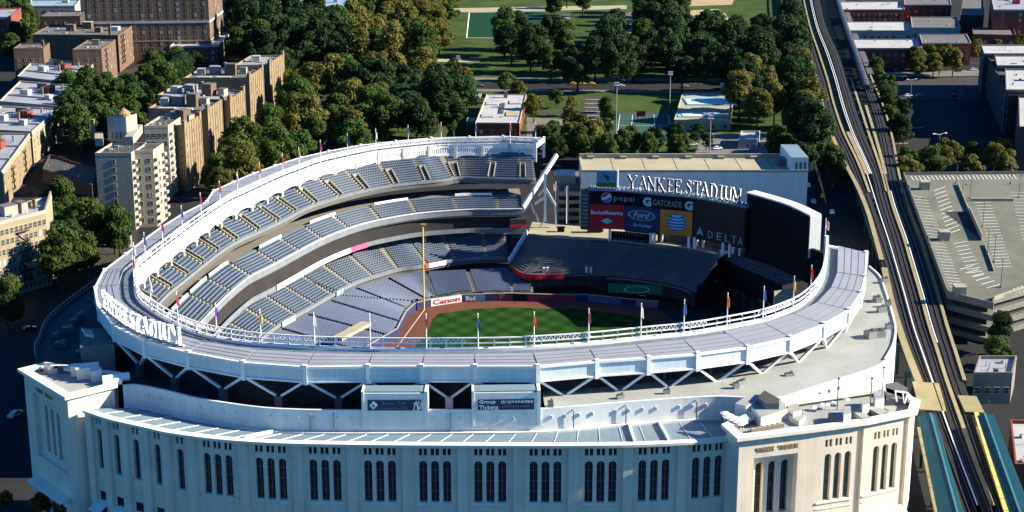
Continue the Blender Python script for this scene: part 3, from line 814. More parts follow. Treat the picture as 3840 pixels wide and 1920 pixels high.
# cornice and hall roof
mb = MB(); mb.slab([up(p, 30.15) for p in corn], [up(p, 30.15) for p in offset(corn, -1.6, 6)], .5); mb.build('cornice', M['stone_trim'], ST)
rw_px = [(462,1446),(497,1440),(621,1464),(745,1494),(960,1526),(1129,1536),(1352,1538),(1690,1537),(2027,1533),(2342,1508),(2655,1487),(2790,1490),(2925,1492),(3029,1459),(3158,1419),(3292,1374),(3322,1350)]
RWZ = 32.5
ringw = relax(smooth(GL(rw_px, RWZ), .8), 6)
RWL = Line(ringw, 5)
mb = MB(); mb.wallstrip(ringw, 20, RWZ, .5, 0); mb.build('ring_wall', M['lightwall'], ST)
# small fixtures along the ring wall
k = 6.
while k < RWL.L-8:
    p = RWL.w(k, .12, 30.2)
    if p.y < 290: fx = MB(); fx.bar(p, RWL.w(k, .12, 31.0), .35); fx.build('wall_light', M['lightwall'], ST)
    k += 2.9 if int(k/2.9) % 5 else 5.0
for u in (1164, 1252, 1690, 2150, 2345, 2610):
    lp = MB(); s = RWL.arc_u(u, 30); lp.bar(RWL.w(s, .5, 26.5), RWL.w(s, .5, 31.6), .22); lp.bar(RWL.w(s, .4, 31.6), RWL.w(s, -.1, 31.9), .2); lp.build('roof_light_post', M['steel'], ST)
hr = MB(); NH = 60
ca = [at_arc(corn, arcs(corn), arcs(corn)[-1]*i/NH) for i in range(NH+1)]
hs0, hs1 = 0, RWL.arc_u(2700, RWZ)
inn = offset(corn, -1.4, 6); Ai = arcs(inn)
A_ = [up(at_arc(inn, Ai, Ai[-1]*i/NH), 29.95) for i in range(NH+1)]
B_ = [RWL.w(hs0+(hs1-hs0)*i/NH, .02, 27.2) for i in range(NH+1)]
hr.strip(A_, B_, 0); hr.build('hall_roof', M['hallroof'], ST)
cp = MB()
for i in range(NH): cp.bar(B_[i]+Vector((0, -.5, .3)), B_[i+1]+Vector((0, -.5, .3)), .9, .7)
cp.build('roof_kerb', M['lightwall'], ST)
rb_ = MB()
for i in range(2, NH, 2):
    d = Vector((0, 0, .07))
    rb_.bar(A_[i]+d, A_[i].lerp(B_[i], .93)+d, .10, .10)
rb_.build('roof_seam', M['lightwall'], ST)
for t in (.295, .862, .905):
    i = int(t*NH); b = MB(); b.bar(A_[i]+Vector((0, 0, .35)), A_[i].lerp(B_[i], .95)+Vector((0, 0, .35)), .5, .6); b.build('roof_beam', M['white'], ST)
# ring deck between ring wall and struts
deck_in = [posts[i]-outw(i)*8 for i in range(NP_)]
dk = MB()
right_px = [(3322,1350),(3345,1312),(3357,1280),(3362,1231),(3345,1160),(3322,1087),(3302,1037),(3262,1000)]
outer = ringw+smooth(GL(right_px, RWZ), 2.)[1:]
OL = Line(outer, 4)
deck_idx = [i for i in range(NP_) if posts[i].y < 345 and i > n_far+6]
dpts = [deck_in[i] for i in range(n_far+6, NP_)]
DL = Line(dpts); ND = 80
tA = OL.arc_u(2045, RWZ)/OL.L
pA = OL.w(tA*OL.L, 0, 0); tB = min(range(ND*4+1), key=lambda i: (DL.w(DL.L*i/ND/4, 0, 0)-pA-Vector((.5, 9, 0))).length)/ND/4
for nm, m_, z, f0, f1, g0, g1 in (('ring_floor', M['r_dark'], 29.3, 0, tA, 0, tB), ('ring_deck', M['membrane'], RWZ-.12, tA, 1, tB, 1)):  # ring_floor's dark felt paints in the shade under the roof
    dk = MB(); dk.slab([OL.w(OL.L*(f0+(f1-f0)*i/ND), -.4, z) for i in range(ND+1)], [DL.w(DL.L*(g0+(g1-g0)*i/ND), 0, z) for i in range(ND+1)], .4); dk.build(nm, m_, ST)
pw = MB(); pw.wallstrip(smooth(GL(right_px, RWZ), 2.), 0, RWZ+.3, .45, 0); pw.build('side_wall', M['lightwall'], ST)
# clutter on the deck: vents, ducts, barrels
random.seed(5)
def rooftop_units(name, parent, spots, mats_):
    for (u, v, z, a, b, h, r) in spots:
        g = G(u, v, z); mb = MB(); mb.box((g.x, g.y, z+h/2), (a, b, h), r, 0)
        mb.box((g.x, g.y, z+h+.06), (a*.8, b*.8, .12), r, 1)
        mb.box((g.x+a*.2, g.y, z+h+.3), (a*.3, b*.4, .5), r, 1)
        mb.build(name, mats_, parent)
rooftop_units('deck_unit', ST, [(2064,1523,32.4,1.2,1,1.1,.2),(2068,1528,32.4,.8,.8,1.2,0),(2326,1494,32.4,1.6,.8,.8,.3),(2780,1440,32.4,2.2,1,.8,.5),(2760,1456,32.4,1.2,1,1.2,.2),(2960,1408,32.4,2,1,.5,.2),
  (3265,1265,32.4,2.6,2.2,1.6,.4),(3297,1262,32.4,2.4,2,1.5,.2),(3330,1232,32.4,1.2,1.2,1,.2),(3305,1170,32.4,2.2,1.2,1.4,.3),(3290,1130,32.4,1.6,2.2,1.2,.2),(3330,1150,32.4,1.2,1.2,1.5,.1),(3318,1060,32.4,2,1.4,1.2,.3),(2500,1476,32.4,1.4,.8,.9,.1)], [M['steel'], M['soffit']])
# ================================================================ sign towers on the ring wall
def sign_tower(u0, u1):
    s0, s1 = RWL.arc_u(u0, 35), RWL.arc_u(u1, 35)
    a, b = RWL.w(s0, .35, 0), RWL.w(s1, .35, 0); d = (b-a).normalized(); n = Vector((d.y, -d.x, 0))
    f = lambda x, o, z: Vector((a.x+d.x*x+n.x*o, a.y+d.y*x+n.y*o, z))
    L = (b-a).length
    mb = MB()
    mb.hull8([f(0,-3.2,29.0), f(L,-3.2,29.0), f(L,0,29.0), f(0,0,29.0)], [f(0,-3.2,36.3), f(L,-3.2,36.3), f(L,0,36.3), f(0,0,36.3)])
    o = mb.build('sign_tower', M['lightwall'], ST)
    t = MB(); t.hull8([f(.3,-3.6,36.32), f(L-.9,-3.6,36.32), f(L-.9,-.3,36.32), f(.3,-.3,36.32)], [f(.3,-3.6,36.6), f(L-.9,-3.6,36.6), f(L-.9,-.3,36.6), f(.3,-.3,36.6)])
    t.build('tower_roof', M['hallroof'], o)
    e = MB(); e.hull8([f(-.15,-3.5,29.0), f(.3,-3.5,29.0), f(.3,.16,29.0), f(-.15,.16,29.0)], [f(-.15,-3.5,36.75), f(.3,-3.5,36.75), f(.3,.16,36.75), f(-.15,.16,36.75)])
    e.hull8([f(L-.55,-3.5,29.0), f(L+.15,-3.5,29.0), f(L+.15,.16,29.0), f(L-.55,.16,29.0)], [f(L-.55,-3.5,36.75), f(L+.15,-3.5,36.75), f(L+.15,.16,36.75), f(L-.55,.16,36.75)])
    e.build('tower_pier', M['lightwall'], o)
    s = MB(); s.hull8([f(1.1,.02,32.6), f(L-1.2,.02,32.6), f(L-1.2,.16,32.6), f(1.1,.16,32.6)], [f(1.1,.02,34.9), f(L-1.2,.02,34.9), f(L-1.2,.16,34.9), f(1.1,.16,34.9)])
    s.build('screen', M['adnavy'], o)
    return o, f, L
def letters(txt, f, x, z, h, width, o, m, parent, name='lettering', bold=0., depth=.06, shear=0., base=False):
    t, w_ = text_mb(txt, 1., depth, bold=bold, shear=shear)
    zz = [v[2] for v in t.v]; z0, z1 = min(zz), max(zz)
    b = MB(); b.f = t.f; b.m = t.m
    b.v = [tuple(f(x+v[0]/w_*width, o-v[1], z+(v[2]-z0)/(z1-z0)*h)) for v in t.v]
    return b.build(name, m, parent)
def shape(polys, f, x, z, sx, sz, o, m, parent, name, th=.05):
    b = MB()
    for p in polys:
        if area(p) < 0: p = p[::-1]
        n = len(p); k = len(b.v)
        b.v += [tuple(f(x+q[0]*sx, o, z+q[1]*sz)) for q in p]+[tuple(f(x+q[0]*sx, o+th, z+q[1]*sz)) for q in p]
        b.f.append(tuple(range(k+n, k+2*n))); b.m.append(0)
        for i in range(n): j = (i+1) % n; b.f.append((k+i, k+j, k+n+j, k+n+i)); b.m.append(0)
    return b.build(name, m, parent)
def ring_poly(rx, rz, wd, n=28):
    return [[(rx*math.cos(2*PI*i/n), rz*math.sin(2*PI*i/n)), (rx*math.cos(2*PI*(i+1)/n), rz*math.sin(2*PI*(i+1)/n)), ((rx-wd)*math.cos(2*PI*(i+1)/n), (rz-wd)*math.sin(2*PI*(i+1)/n)), ((rx-wd)*math.cos(2*PI*i/n), (rz-wd)*math.sin(2*PI*i/n))] for i in range(n)]
def disc(r=1., n=24, a0=0., a1=2*PI): return [(r*math.cos(a0+(a1-a0)*i/n), r*math.sin(a0+(a1-a0)*i/n)) for i in range(n)]
dim = mat('sign_dim_text', (.12, .15, .22), .6, .05)
palew = mat('sign_pale_blue', (.52, .66, .78), .6, .05)
T1, f1, L1 = sign_tower(1358, 1602)
shape([[(0,-1),(1,0),(0,1),(-1,0)]], f1, 2.25, 33.75, .85, .95, .17, palew, T1, 'emblem'); shape([disc(.45)], f1, 2.25, 33.7, .6, .6, .23, M['adblue'], T1, 'emblem')
letters('Sunset - 7:05', f1, 4.1, 33.9, .55, 4.6, .22, dim, T1); letters('Tomorrow - 7:05', f1, 3.8, 32.95, .55, 5.3, .22, dim, T1)
# interlocking N and Y
Ls = 9.9
def strokes(ls, f, x, z, h, o, m, parent, name='monogram', th=.05):
    polys = []
    for x0, z0, x1, z1, w_ in ls:
        dx, dz = x1-x0, z1-z0; q = math.hypot(dx, dz); nx, nz = -dz/q*w_/2, dx/q*w_/2
        polys.append([(x0-nx, z0-nz), (x1-nx, z1-nz), (x1+nx, z1+nz), (x0+nx, z0+nz)])
    for i, p in enumerate(polys): shape([p], f, x, z, h, h, o+.012*i, m, parent, name, th)
strokes([(.12,.05,.25,.8,.12),(.08,.72,.32,.82,.08),(.22,.85,.72,.1,.14),(.72,.12,.86,.8,.12),(.74,.74,.98,.82,.08),(.36,1.0,.5,.5,.12),(.66,1.02,.5,.5,.10),(.5,.52,.5,-.04,.13),(.0,.02,.24,.06,.08)], f1, 10.3, 32.72, 2.0, .22, palew, T1)
T2, f2, L2 = sign_tower(1770, 2026)
letters('Group', f2, 1.35, 33.85, .92, 3.3, .22, palew, T2, bold=.012); letters('Tickets', f2, 1.35, 32.72, .95, 3.9, .22, palew, T2, bold=.012)
letters('(212)YANKEES', f2, 5.8, 33.95, .62, L2-7.3, .22, palew, T2, bold=.01); letters('yankees.com', f2, 6.0, 33.1, .55, L2-8.2, .22, dim, T2)
# ================================================================ gates
def corner_tower(name_px, z, seg):
    return [Vector(g[:2]) for g in GL(name_px, z)]
g6 = corner_tower([(2765,1645),(3075,1607),(3252,1583),(3440,1545)], 33, 0)
g6b = [G(3452,1498,33).to_2d(), G(3300,1445,33).to_2d(), G(2925,1500,33).to_2d(), G(2705,1590,33).to_2d()]
GT = thing('gate_tower', (62, 275, 0), 'sunlit cream stone corner tower with machinery on its roof, at the right end', 'gate tower')
inset = lambda a, b, d: (a+Vector(((b-a).y, -(b-a).x)).normalized()*-d, b+Vector(((b-a).y, -(b-a).x)).normalized()*-d)
def face_fn(a, b):
    d = (b-a).normalized(); n = Vector((d.y, -d.x)); L = (b-a).length
    return (lambda x, o, z: Vector((a.x+d.x*x+n.x*o, a.y+d.y*x+n.y*o, z))), L
def parapet(poly, z, parent, out=.9, h=.7, w_=1.9, m=None):
    n = len(poly); mb = MB()
    for i in range(n):
        a, b = poly[i], poly[(i+1) % n]; p, q = poly[i-1], poly[(i+2) % n]
        def mit(p0, p1, p2, d):
            n1 = Vector(((p1-p0).y, -(p1-p0).x)).normalized(); n2 = Vector(((p2-p1).y, -(p2-p1).x)).normalized()
            m_ = (n1+n2); m_ = m_/max(.35, m_.length_squared)*2; return p1+m_*d
        A, B = mit(p, a, b, out), mit(a, b, q, out); A2, B2 = mit(p, a, b, out-w_), mit(a, b, q, out-w_)
        mb.hull8([up(A, z-h), up(B, z-h), up(B2, z-h), up(A2, z-h)], [up(A, z), up(B, z), up(B2, z), up(A2, z)])
    return mb.build('parapet', m or M['stone_trim'], parent)
g6in = [p for p in g6]
g6poly = g6+g6b
# walls are set back 0.9 from the cornice edge
def shrink(poly, d):
    n = len(poly); out = []
    for i in range(n):
        p0, p1, p2 = poly[i-1], poly[i], poly[(i+1) % n]
        n1 = Vector(((p1-p0).y, -(p1-p0).x)).normalized(); n2 = Vector(((p2-p1).y, -(p2-p1).x)).normalized()
        m_ = n1+n2; m_ = m_/max(.35, m_.length_squared)*2; out.append(p1-m_*d)
    return out
w6 = shrink(g6poly, .9)
parapet(w6, 33.0, GT)
rf = MB(); rf.face([up(p, 31.6) for p in shrink(g6poly, 1.2)]); rf.build('tower_roof', M['membrane'], GT)
# plain body behind
bd = MB()
for i in range(3, len(w6)):
    a, b = w6[i], w6[(i+1) % len(w6)]; bd.face([up(a, 0), up(b, 0), up(b, 32.5), up(a, 32.5)])
bd.build('tower_wall', M['stone'], GT)
# face 1 : deep recessed panel with three tall arches
fa, La = face_fn(w6[0], w6[1])
k6 = La/16.6
c1, c2, c3 = 5.35*k6, 8.1*k6, 10.85*k6
r0, r1 = 3.3*k6, 12.6*k6
mb = MB()
for x0, x1, z0, z1 in ((0, r0, 0, 32.3), (r1, La, 0, 32.3), (r0, r1, 27.9, 32.3), (r0, r1, 0, 12.6)): mb.face([fa(x0,0,z0), fa(x1,0,z0), fa(x1,0,z1), fa(x0,0,z1)])
for p, q in (((r0,12.6),(r0,27.9)), ((r1,27.9),(r1,12.6)), ((r0,27.9),(r1,27.9)), ((r1,12.6),(r0,12.6))):
    mb.face([fa(p[0],0,p[1]), fa(p[0],-1.8,p[1]), fa(q[0],-1.8,q[1]), fa(q[0],0,q[1])])
mb.build('tower_wall', M['stone'], GT)
bay_wall(fa, r0, r1, 12.6, 27.9, -1.8, [c1, c2, c3], None, (14.6, 25.9), None, 1.75, parent=GT, depth=1.1)
# stone lettering over the arches and the gate sign
x = 3.7*k6
for ch in 'YANKEE STADIUM':
    if ch == ' ': x += .55*k6; continue
    m_, w_ = serif_letter(ch, .95, .12, lambda a, o, z, x=x: fa(x+a*.68, o+.02, 29.1+z)); m_.build('carved_letter', M['gold'], GT); x += w_*.68+.10*k6
x = 6.3*k6
letters('GATE 6', fa, x, 12.0-.25, 1.15, 5.4*k6, .18, M['black'], GT, 'gate_sign', bold=.02, depth=.2)
ca_ = MB(); ca_.hull8([fa(5.0*k6,.02,11.1), fa(13*k6,.02,11.1), fa(13*k6,1.9,11.1), fa(5.0*k6,1.9,11.1)], [fa(5.0*k6,.02,11.55), fa(13*k6,.02,11.55), fa(13*k6,1.9,11.55), fa(5.0*k6,1.9,11.55)]); ca_.build('gate_canopy', M['stone_trim'], GT)
for (i, j) in ((1, 2), (2, 3)):
    fb, Lb = face_fn(w6[i], w6[j])
    c = Lb*.47
    v = []
    for d in (-2.25, 0, 2.25): v += [c+d-.45, c+d+.45]
    sp = Lb-1.5 if i == 1 else Lb-2.2
    bay_wall(fb, 0, sp, 9.5, 32.3, 0, [c-2.25, c, c+2.25], v, (16.6, 26.8), (.6, (28.3, 29.9)), 1.5, parent=GT, depth=.8, gm=[M['greenglass'], M['seam']])
    lw = MB(); lw.face([fb(0,0,0), fb(Lb,0,0), fb(Lb,0,9.5), fb(0,0,9.5)])
    for x0, x1 in ((1.2, 3.6), (4.4, 6.8)): lw.hull8([fb(x0,-.2,0.1), fb(x1,-.2,.1), fb(x1,.03,.1), fb(x0,.03,.1)], [fb(x0,-.2,4.2), fb(x1,-.2,4.2), fb(x1,.03,4.2), fb(x0,.03,4.2)], 1)
    lw.build('tower_wall', [M['stone'], M['dark']], GT)
    # recessed strip then corner pier
    st = MB()
    e0 = sp; e1 = Lb if i == 1 else Lb-.9
    st.face([fb(e0,-.7,9.5), fb(e1,-.7,9.5), fb(e1,-.7,32.3), fb(e0,-.7,32.3)]); st.face([fb(e0,0,9.5), fb(e0,-.7,9.5), fb(e0,-.7,32.3), fb(e0,0,32.3)]); st.face([fb(e1,-.7,9.5), fb(e1,0,9.5), fb(e1,0,32.3), fb(e1,-.7,32.3)])
    st.face([fb(e0,0,9.5), fb(e1,0,9.5), fb(e1,-.7,9.5), fb(e0,-.7,9.5)])
    if i == 2: st.face([fb(e1,0,9.5), fb(Lb,0,9.5), fb(Lb,0,32.3), fb(e1,0,32.3)])
    st.build('tower_wall', M['stone'], GT)
    cp = MB(); cp.hull8([fb(2.0,.02,12.2), fb(Lb-1.5,.02,12.2), fb(Lb-1.5,2.4,11.6), fb(2.0,2.4,11.6)], [fb(2.0,.02,12.5), fb(Lb-1.5,.02,12.5), fb(Lb-1.5,2.4,11.9), fb(2.0,2.4,11.9)]); cp.build('gate_canopy', M['stone_trim'], GT)
# rooftop of the right tower: pavilion, wells, long air handlers, dishes
def blk(name, poly_px, z0, z1, m, parent, mt=None):
    P = [G(u, v, z1).to_2d() for u, v in poly_px]; mb = MB(); mb.prism(P, z0, z1, 0, 1); return mb.build(name, [m, mt or m], parent)
q8 = lambda pts: RZ(2680, 1420, 3.22, pts)
blk('roof_pavilion', q8([(440,330),(560,470),(880,365),(790,240),(640,215)]), 31.6, 33.9, M['stone'], GT, M['membrane'])
blk('roof_pavilion', q8([(245,300),(380,330),(470,300),(620,180),(540,130),(330,240)]), 31.6, 34.2, M['lightwall'], GT, M['membrane'])
blk('roof_penthouse', q8([(520,220),(620,300),(780,300),(780,240),(600,140)]), 31.6, 35.2, M['b_grey'], GT, M['r_dark'])
blk('roof_box', q8([(890,320),(950,405),(1050,380),(1000,300)]), 31.6, 33.6, M['stone_trim'], GT, M['membrane'])
blk('roof_box', q8([(870,430),(1020,520),(1090,455),(960,390)]), 31.6, 32.6, M['stone_trim'], GT, M['membrane'])
for pts in ([(1370,410),(1535,520),(1640,500),(1450,390)], [(1615,350),(1775,480),(1880,462),(1705,345)], [(1795,318),(1985,430),(2100,400),(1930,300)]):
    blk('air_handler', q8(pts), 31.6, 33.2, M['b_grey'], GT, M['membrane'])
for pts in ([(1550,330),(1560,440),(1650,420),(1640,330)], [(1770,250),(1790,330),(1870,300),(1850,240)], [(1920,150),(1940,260),(2050,240),(2040,140)]):
    blk('roof_box', q8(pts), 31.6, 34.6, M['stone_trim'], GT, M['membrane'])
blk('roof_box', q8([(2060,60),(2080,250),(2330,240),(2330,110),(2200,40)]), 27, 33.0, M['b_grey'], GT, M['r_grey'])
sf = MB()
for a, b in (((2180,150),(2200,280)), ((2270,150),(2290,300)), ((2180,150),(2330,170)), ((2330,170),(2290,300)), ((2330,170),(2390,230))):
    p, q = q8([a, b]); sf.bar(G(*p, 34.5), G(*q, 33.2), .25)
sf.build('roof_frame', M['white'], GT)
dish = MB()
for a in ((1190,380), (1290,340), (1350,345), (1420,320), (1590,280)):
    p = G(*q8([a])[0], 32.4); dish.tube(p, p+Vector((0,0,.6)), .06); dish.cone((p.x, p.y, p.z+.6), .75, .35, 10)
dish.build('satellite_dish', M['white'], GT)
tb_ = MB()
for k in range(9):
    p = G(*q8([(120+28*k, 470+14*k+(k % 2)*30)])[0], 32.2); tb_.cone((p.x, p.y, 33.2), 1.0, .35, 8); tb_.tube((p.x, p.y, 31.6), (p.x, p.y, 33.3), .05)
tb_.build('terrace_umbrella', M['white'], GT)
rail_ = MB()
for k in range(6):
    p = G(*q8([(480+62*k, 610-12*k)])[0], 32.2); rail_.box((p.x, p.y, 32.0), (1.5, .8, .8), .2)
rail_.build('planter', M['conc_lt'], GT)
for u, v in (((1480),(150)), (1878, 10), (2012, 20)):
    p = G(*q8([(u, 330)])[0], 32.5); mb = MB(); mb.tube((p.x, p.y, 31.6), (p.x, p.y, 38.5 if u != 2012 else 41), .12); mb.box((p.x, p.y, 38.6 if u != 2012 else 41), (.5, .5, .3)); mb.build('lamp_post', M['steel'], GT)
# --- left tower
g4 = [G(170,1357,33).to_2d(), G(65,1383,33).to_2d(), G(243,1490,33).to_2d(), G(440,1442,33).to_2d(), G(455,1395,33).to_2d()]
w4 = shrink(g4, .9)
G4 = thing('gate_tower', (-98, 288, 0), 'shaded stone corner tower with three tall arches at the left end of the hall', 'gate tower')
parapet(w4, 33.0, G4)
rf = MB(); rf.face([up(p, 31.9) for p in shrink(g4, 1.2)]); rf.build('tower_roof', M['membrane'], G4)
fa, La = face_fn(w4[1], w4[2])
c = La*.53
bay_wall(fa, La*.2, La*.86, 14, 28.8, -.8, [c-2.75, c, c+2.75], None, (15.8, 26.6), None, 1.5, parent=G4, depth=1.0)
mb = MB()
for x0, x1, z0, z1 in ((0, La*.2, 0, 32.3), (La*.86, La, 0, 32.3), (La*.2, La*.86, 28.8, 32.3), (La*.2, La*.86, 0, 14)): mb.face([fa(x0,0,z0), fa(x1,0,z0), fa(x1,0,z1), fa(x0,0,z1)])
for p, q in (((La*.2,14),(La*.2,28.8)), ((La*.86,28.8),(La*.86,14)), ((La*.2,28.8),(La*.86,28.8)), ((La*.86,14),(La*.2,14))): mb.face([fa(p[0],0,p[1]), fa(p[0],-.8,p[1]), fa(q[0],-.8,q[1]), fa(q[0],0,q[1])])
for x0 in (La*.25, La*.45, La*.65): mb.hull8([fa(x0,-.2,.1), fa(x0+2.6,-.2,.1), fa(x0+2.6,.03,.1), fa(x0,.03,.1)], [fa(x0,-.2,5.5), fa(x0+2.6,-.2,5.5), fa(x0+2.6,.03,5.5), fa(x0,.03,5.5)], 1)
for i in (2, 3, 4, 0):
    a, b = w4[i], w4[(i+1) % 5]; mb.face([up(a, 0), up(b, 0), up(b, 32.5), up(a, 32.5)])
mb.build('tower_wall', [M['stone'], M['dark']], G4)
x = La*.28
for ch in 'YANKEE STADIUM':
    if ch == ' ': x += .5; continue
    m_, w_ = serif_letter(ch, .9, .12, lambda a, o, z, x=x: fa(x+a*.6, o+.02, 29.6+z)); m_.build('carved_letter', M['gold'], G4); x += w_*.6+.08
cp = MB(); cp.hull8([fa(La*.15,.02,8.4), fa(La*.9,.02,8.4), fa(La*.9,2.6,8.0), fa(La*.15,2.6,8.0)], [fa(La*.15,.02,8.9), fa(La*.9,.02,8.9), fa(La*.9,2.6,8.5), fa(La*.15,2.6,8.5)]); cp.build('gate_canopy', M['stone_trim'], G4)
for (u, v, a, b, h, r, m_) in ((330,1412,4.6,3.0,2.4,.3,'stone_trim'), (362,1424,2.2,2.2,2.2,.3,'stone_trim'), (284,1407,1.8,1.6,2.2,.2,'stone_trim'), (200,1400,2.0,1.6,1.2,.2,'steel'), (178,1396,1.2,1.6,1.4,.2,'steel'), (222,1398,1.6,1.0,1.2,.5,'soffit')):
    g = G(u, v, 31.9); mb = MB(); mb.box((g.x, g.y, 31.9+h/2), (a, b, h), r); mb.box((g.x, g.y, 32.0+h), (a*1.08, b*1.08, .2), r); mb.build('roof_box', M[m_], G4)
tn = MB(); p = G(385,1435,32.4); tn.tube(p+Vector((0,0,.6)), p+Vector((5.2,2.2,.6)), .95, n=12); tn.tube(p+Vector((.5,-1.6,.5)), p+Vector((4.2,-.2,.5)), .8, n=12); tn.build('roof_duct', M['white'], G4)
# ground-floor doors and awnings along the hall
dm = MB(); aw = MB()
for (s0, s1, wi, ve) in allb:
    c = sum(wi)/len(wi)
    for d in ((-2.4, 0, 2.4) if len(wi) > 1 else (0,)):
        a, b = c+d-.95, c+d+.95
        dm.hull8([FZ(a,-.95,.1), FZ(b,-.95,.1), FZ(b,-.72,.1), FZ(a,-.72,.1)], [FZ(a,-.95,11.8), FZ(b,-.95,11.8), FZ(b,-.72,11.8), FZ(a,-.72,11.8)])
    a, b = c-1.7, c+1.7
    if len(wi) == 1: aw.hull8([FZ(a,-.7,9.4), FZ(b,-.7,9.4), FZ(b,2.2,8.2), FZ(a,2.2,8.2)], [FZ(a,-.7,9.8), FZ(b,-.7,9.8), FZ(b,2.2,8.5), FZ(a,2.2,8.5)])
dm.build('entrance_doors', M['glass'], ST); aw.build('awning', M['lightwall'], ST)
# ================================================================ low terrace on the left side
lt_px = [(420,1030),(348,1077),(278,1127),(199,1191.5),(164,1236),(149,1280),(131,1315),(134,1357)]
ltp = [g.to_2d() for g in GL(lt_px, 29)]
lts = smooth(ltp, 2.)
mb = MB(); mb.face([up(p, 29) for p in lts]+[up(G(445,1420,29).to_2d(), 29), up(G(520,1380,29).to_2d(), 29), up(G(470,1250,29).to_2d(), 29), up(G(440,1100,29).to_2d(), 29)]); mb.wallstrip(lts, 0, 29.7, .5); mb.build('side_terrace', M['r_dark'], ST)
rl2 = MB()
for a, b in zip(lts, lts[1:]): rl2.bar(up(a, 30.6), up(b, 30.6), .15); rl2.bar(up(a, 29.7), up(a, 30.6), .12)
rl2.build('terrace_rail', M['steel'], ST)
blk('stair_block', [(298,1236),(300,1300),(428,1290),(420,1225)], 29, 36, M['b_grey'], ST, M['r_grey'])
blk('stair_block', [(305,1228),(345,1238),(352,1258),(320,1252)], 29, 36.6, M['lightwall'], ST, M['membrane'])
rooftop_units('deck_unit', ST, [(255,1250,29.1,3,2,1.6,.3),(280,1215,29.1,2,2,1.2,.5),(305,1200,29.1,2,1.5,1.8,.2),(230,1300,29.1,3,1.5,1.2,.1),(210,1265,29.1,1.5,1.5,1,.3),(300,1330,29.1,2,2,1,.3)], [M['soffit'], M['seam']])
# ================================================================ bleachers, scoreboard, rear block
def polyh(name, pts, m, parent=ST):
    mb = MB(); mb.face(pts); return mb.build(name, m, parent)
blf_px = [(1908,993),(1966,1031),(2060,1034),(2190,1030),(2224,1038),(2367,1048),(2531,1075),(2606,1104)]
blt_px = [(1977,880),(2060,890),(2200,900.7),(2287,904),(2437,921),(2583,934),(2700,960)]
bf = smooth(GL(blf_px, 6.5), 1.); bt = smooth(GL(blt_px, 13.5), 1.)
BFn, BTn = Line(bf), Line(bt)
nr = 17; ns = 60
mbs = [MB() for _ in range(6)]
for j in range(nr):
    for i in range(ns):
        mb = mbs[i*6//ns]
        P = lambda a, t, z: (lambda p, q: Vector((p.x+(q.x-p.x)*t, p.y+(q.y-p.y)*t, z)))(BFn.w(BFn.L*a, 0, 0), BTn.w(BTn.L*a, 0, 0))
        z = 6.5+7*j/nr; a, b = i/ns, (i+1)/ns
        mb.face([P(a, j/nr, z), P(b, j/nr, z), P(b, (j+1)/nr, z), P(a, (j+1)/nr, z)], 0)
        mb.face([P(a, j/nr, z-.42), P(b, j/nr, z-.42), P(b, j/nr, z), P(a, j/nr, z)], 0)
        t0, t1 = (j+.35)/nr, (j+.75)/nr
        if i % 10 == 9: b = a+(b-a)*.4
        mb.hull8([P(a, t0, z+.32), P(b, t0, z+.32), P(b, t1, z+.32), P(a, t1, z+.32)], [P(a, t0, z+.44), P(b, t0, z+.44), P(b, t1, z+.44), P(a, t1, z+.44)], 1)
for mb in mbs: mb.build('bleacher_section', [M['conc'], M['bench']], ST)
mb = MB(); mb.wallstrip([v.to_2d() for v in [up(p, 0) for p in bf]], 2.6, 6.9, .3); mb.build('bleacher_front', M['dark'], ST)
mb = MB(); mb.wallstrip([v for v in bf[6:26]], 5.4, 7.0, -.15, 0); mb.build('rail_advert', M['red'], ST)
e0 = MB(); e0.bar(up(bf[0], 7.6), up(bt[0], 14.6), .5, 1.8); e0.build('bleacher_side_rail', M['lightwall'], ST)
for u, v in ((2040,1027),(2054,1026),(2199,1024),(2216,1026)):
    g = G(u, v, 6.6); b = MB(); b.box((g.x, g.y, 7.6), (.7, .9, 2.2)); b.build('stair_wall', M['white'], ST)
# lower field stands in the outfield, walls under the bleachers
deckp = [up(p, 13.5) for p in bt]
back = [p+Vector((2, 16, 0)) for p in deckp]
mb = MB(); mb.slab(back, deckp, .4); mb.build('outfield_deck', M['tan'], ST)
kb = MB(); kb.wallstrip([p.to_2d() for p in deckp], 13.4, 14.0, .3); kb.build('deck_kerb', M['conc_lt'], ST)
bb = MB()
for a, b in ((2212, 2280),(2290, 2432)):
    s0, s1 = BTn.arc_u(a, 13), BTn.arc_u(b, 13)
    q = [BTn.w(s0+(s1-s0)*k/6, .3, 0).to_2d() for k in range(7)]
    bb.wallstrip(q, 12.2, 13.6, .3)
bb.build('bleacher_back_wall', M['greensteel'], ST)
# outfield: right-field bleachers, batter's eye, bullpen
rl_px = [(2690,968),(2770,1002),(2860,1038),(2933,1069)]; ru_px = [(2754,931),(2860,960),(2951,988),(3041,1043)]
L1_, L2_ = [g for g in GL(rl_px, 11.)], [g for g in GL(ru_px, 14.5)]
mb = MB()
for j in range(8):
    for i in range(3):
        p = lambda a, t, z: (lambda x, y: Vector((x.x+(y.x-x.x)*t, x.y+(y.y-x.y)*t, z)))(a[0], a[1])
        A, B = (L1_[i], L2_[i]), (L1_[i+1], L2_[i+1]); z = 11+3.5*j/8
        mb.face([p(A, j/8, z), p(B, j/8, z), p(B, (j+1)/8, z), p(A, (j+1)/8, z)])
        mb.face([p(A, j/8, z-.45), p(B, j/8, z-.45), p(B, j/8, z), p(A, j/8, z)])
mb.build('bleacher_section', M['bench'], ST)
mb = MB(); mb.wallstrip([g.to_2d() for g in L1_], 0, 11, .3); mb.build('bleacher_front', M['black'], ST)
mb = MB()
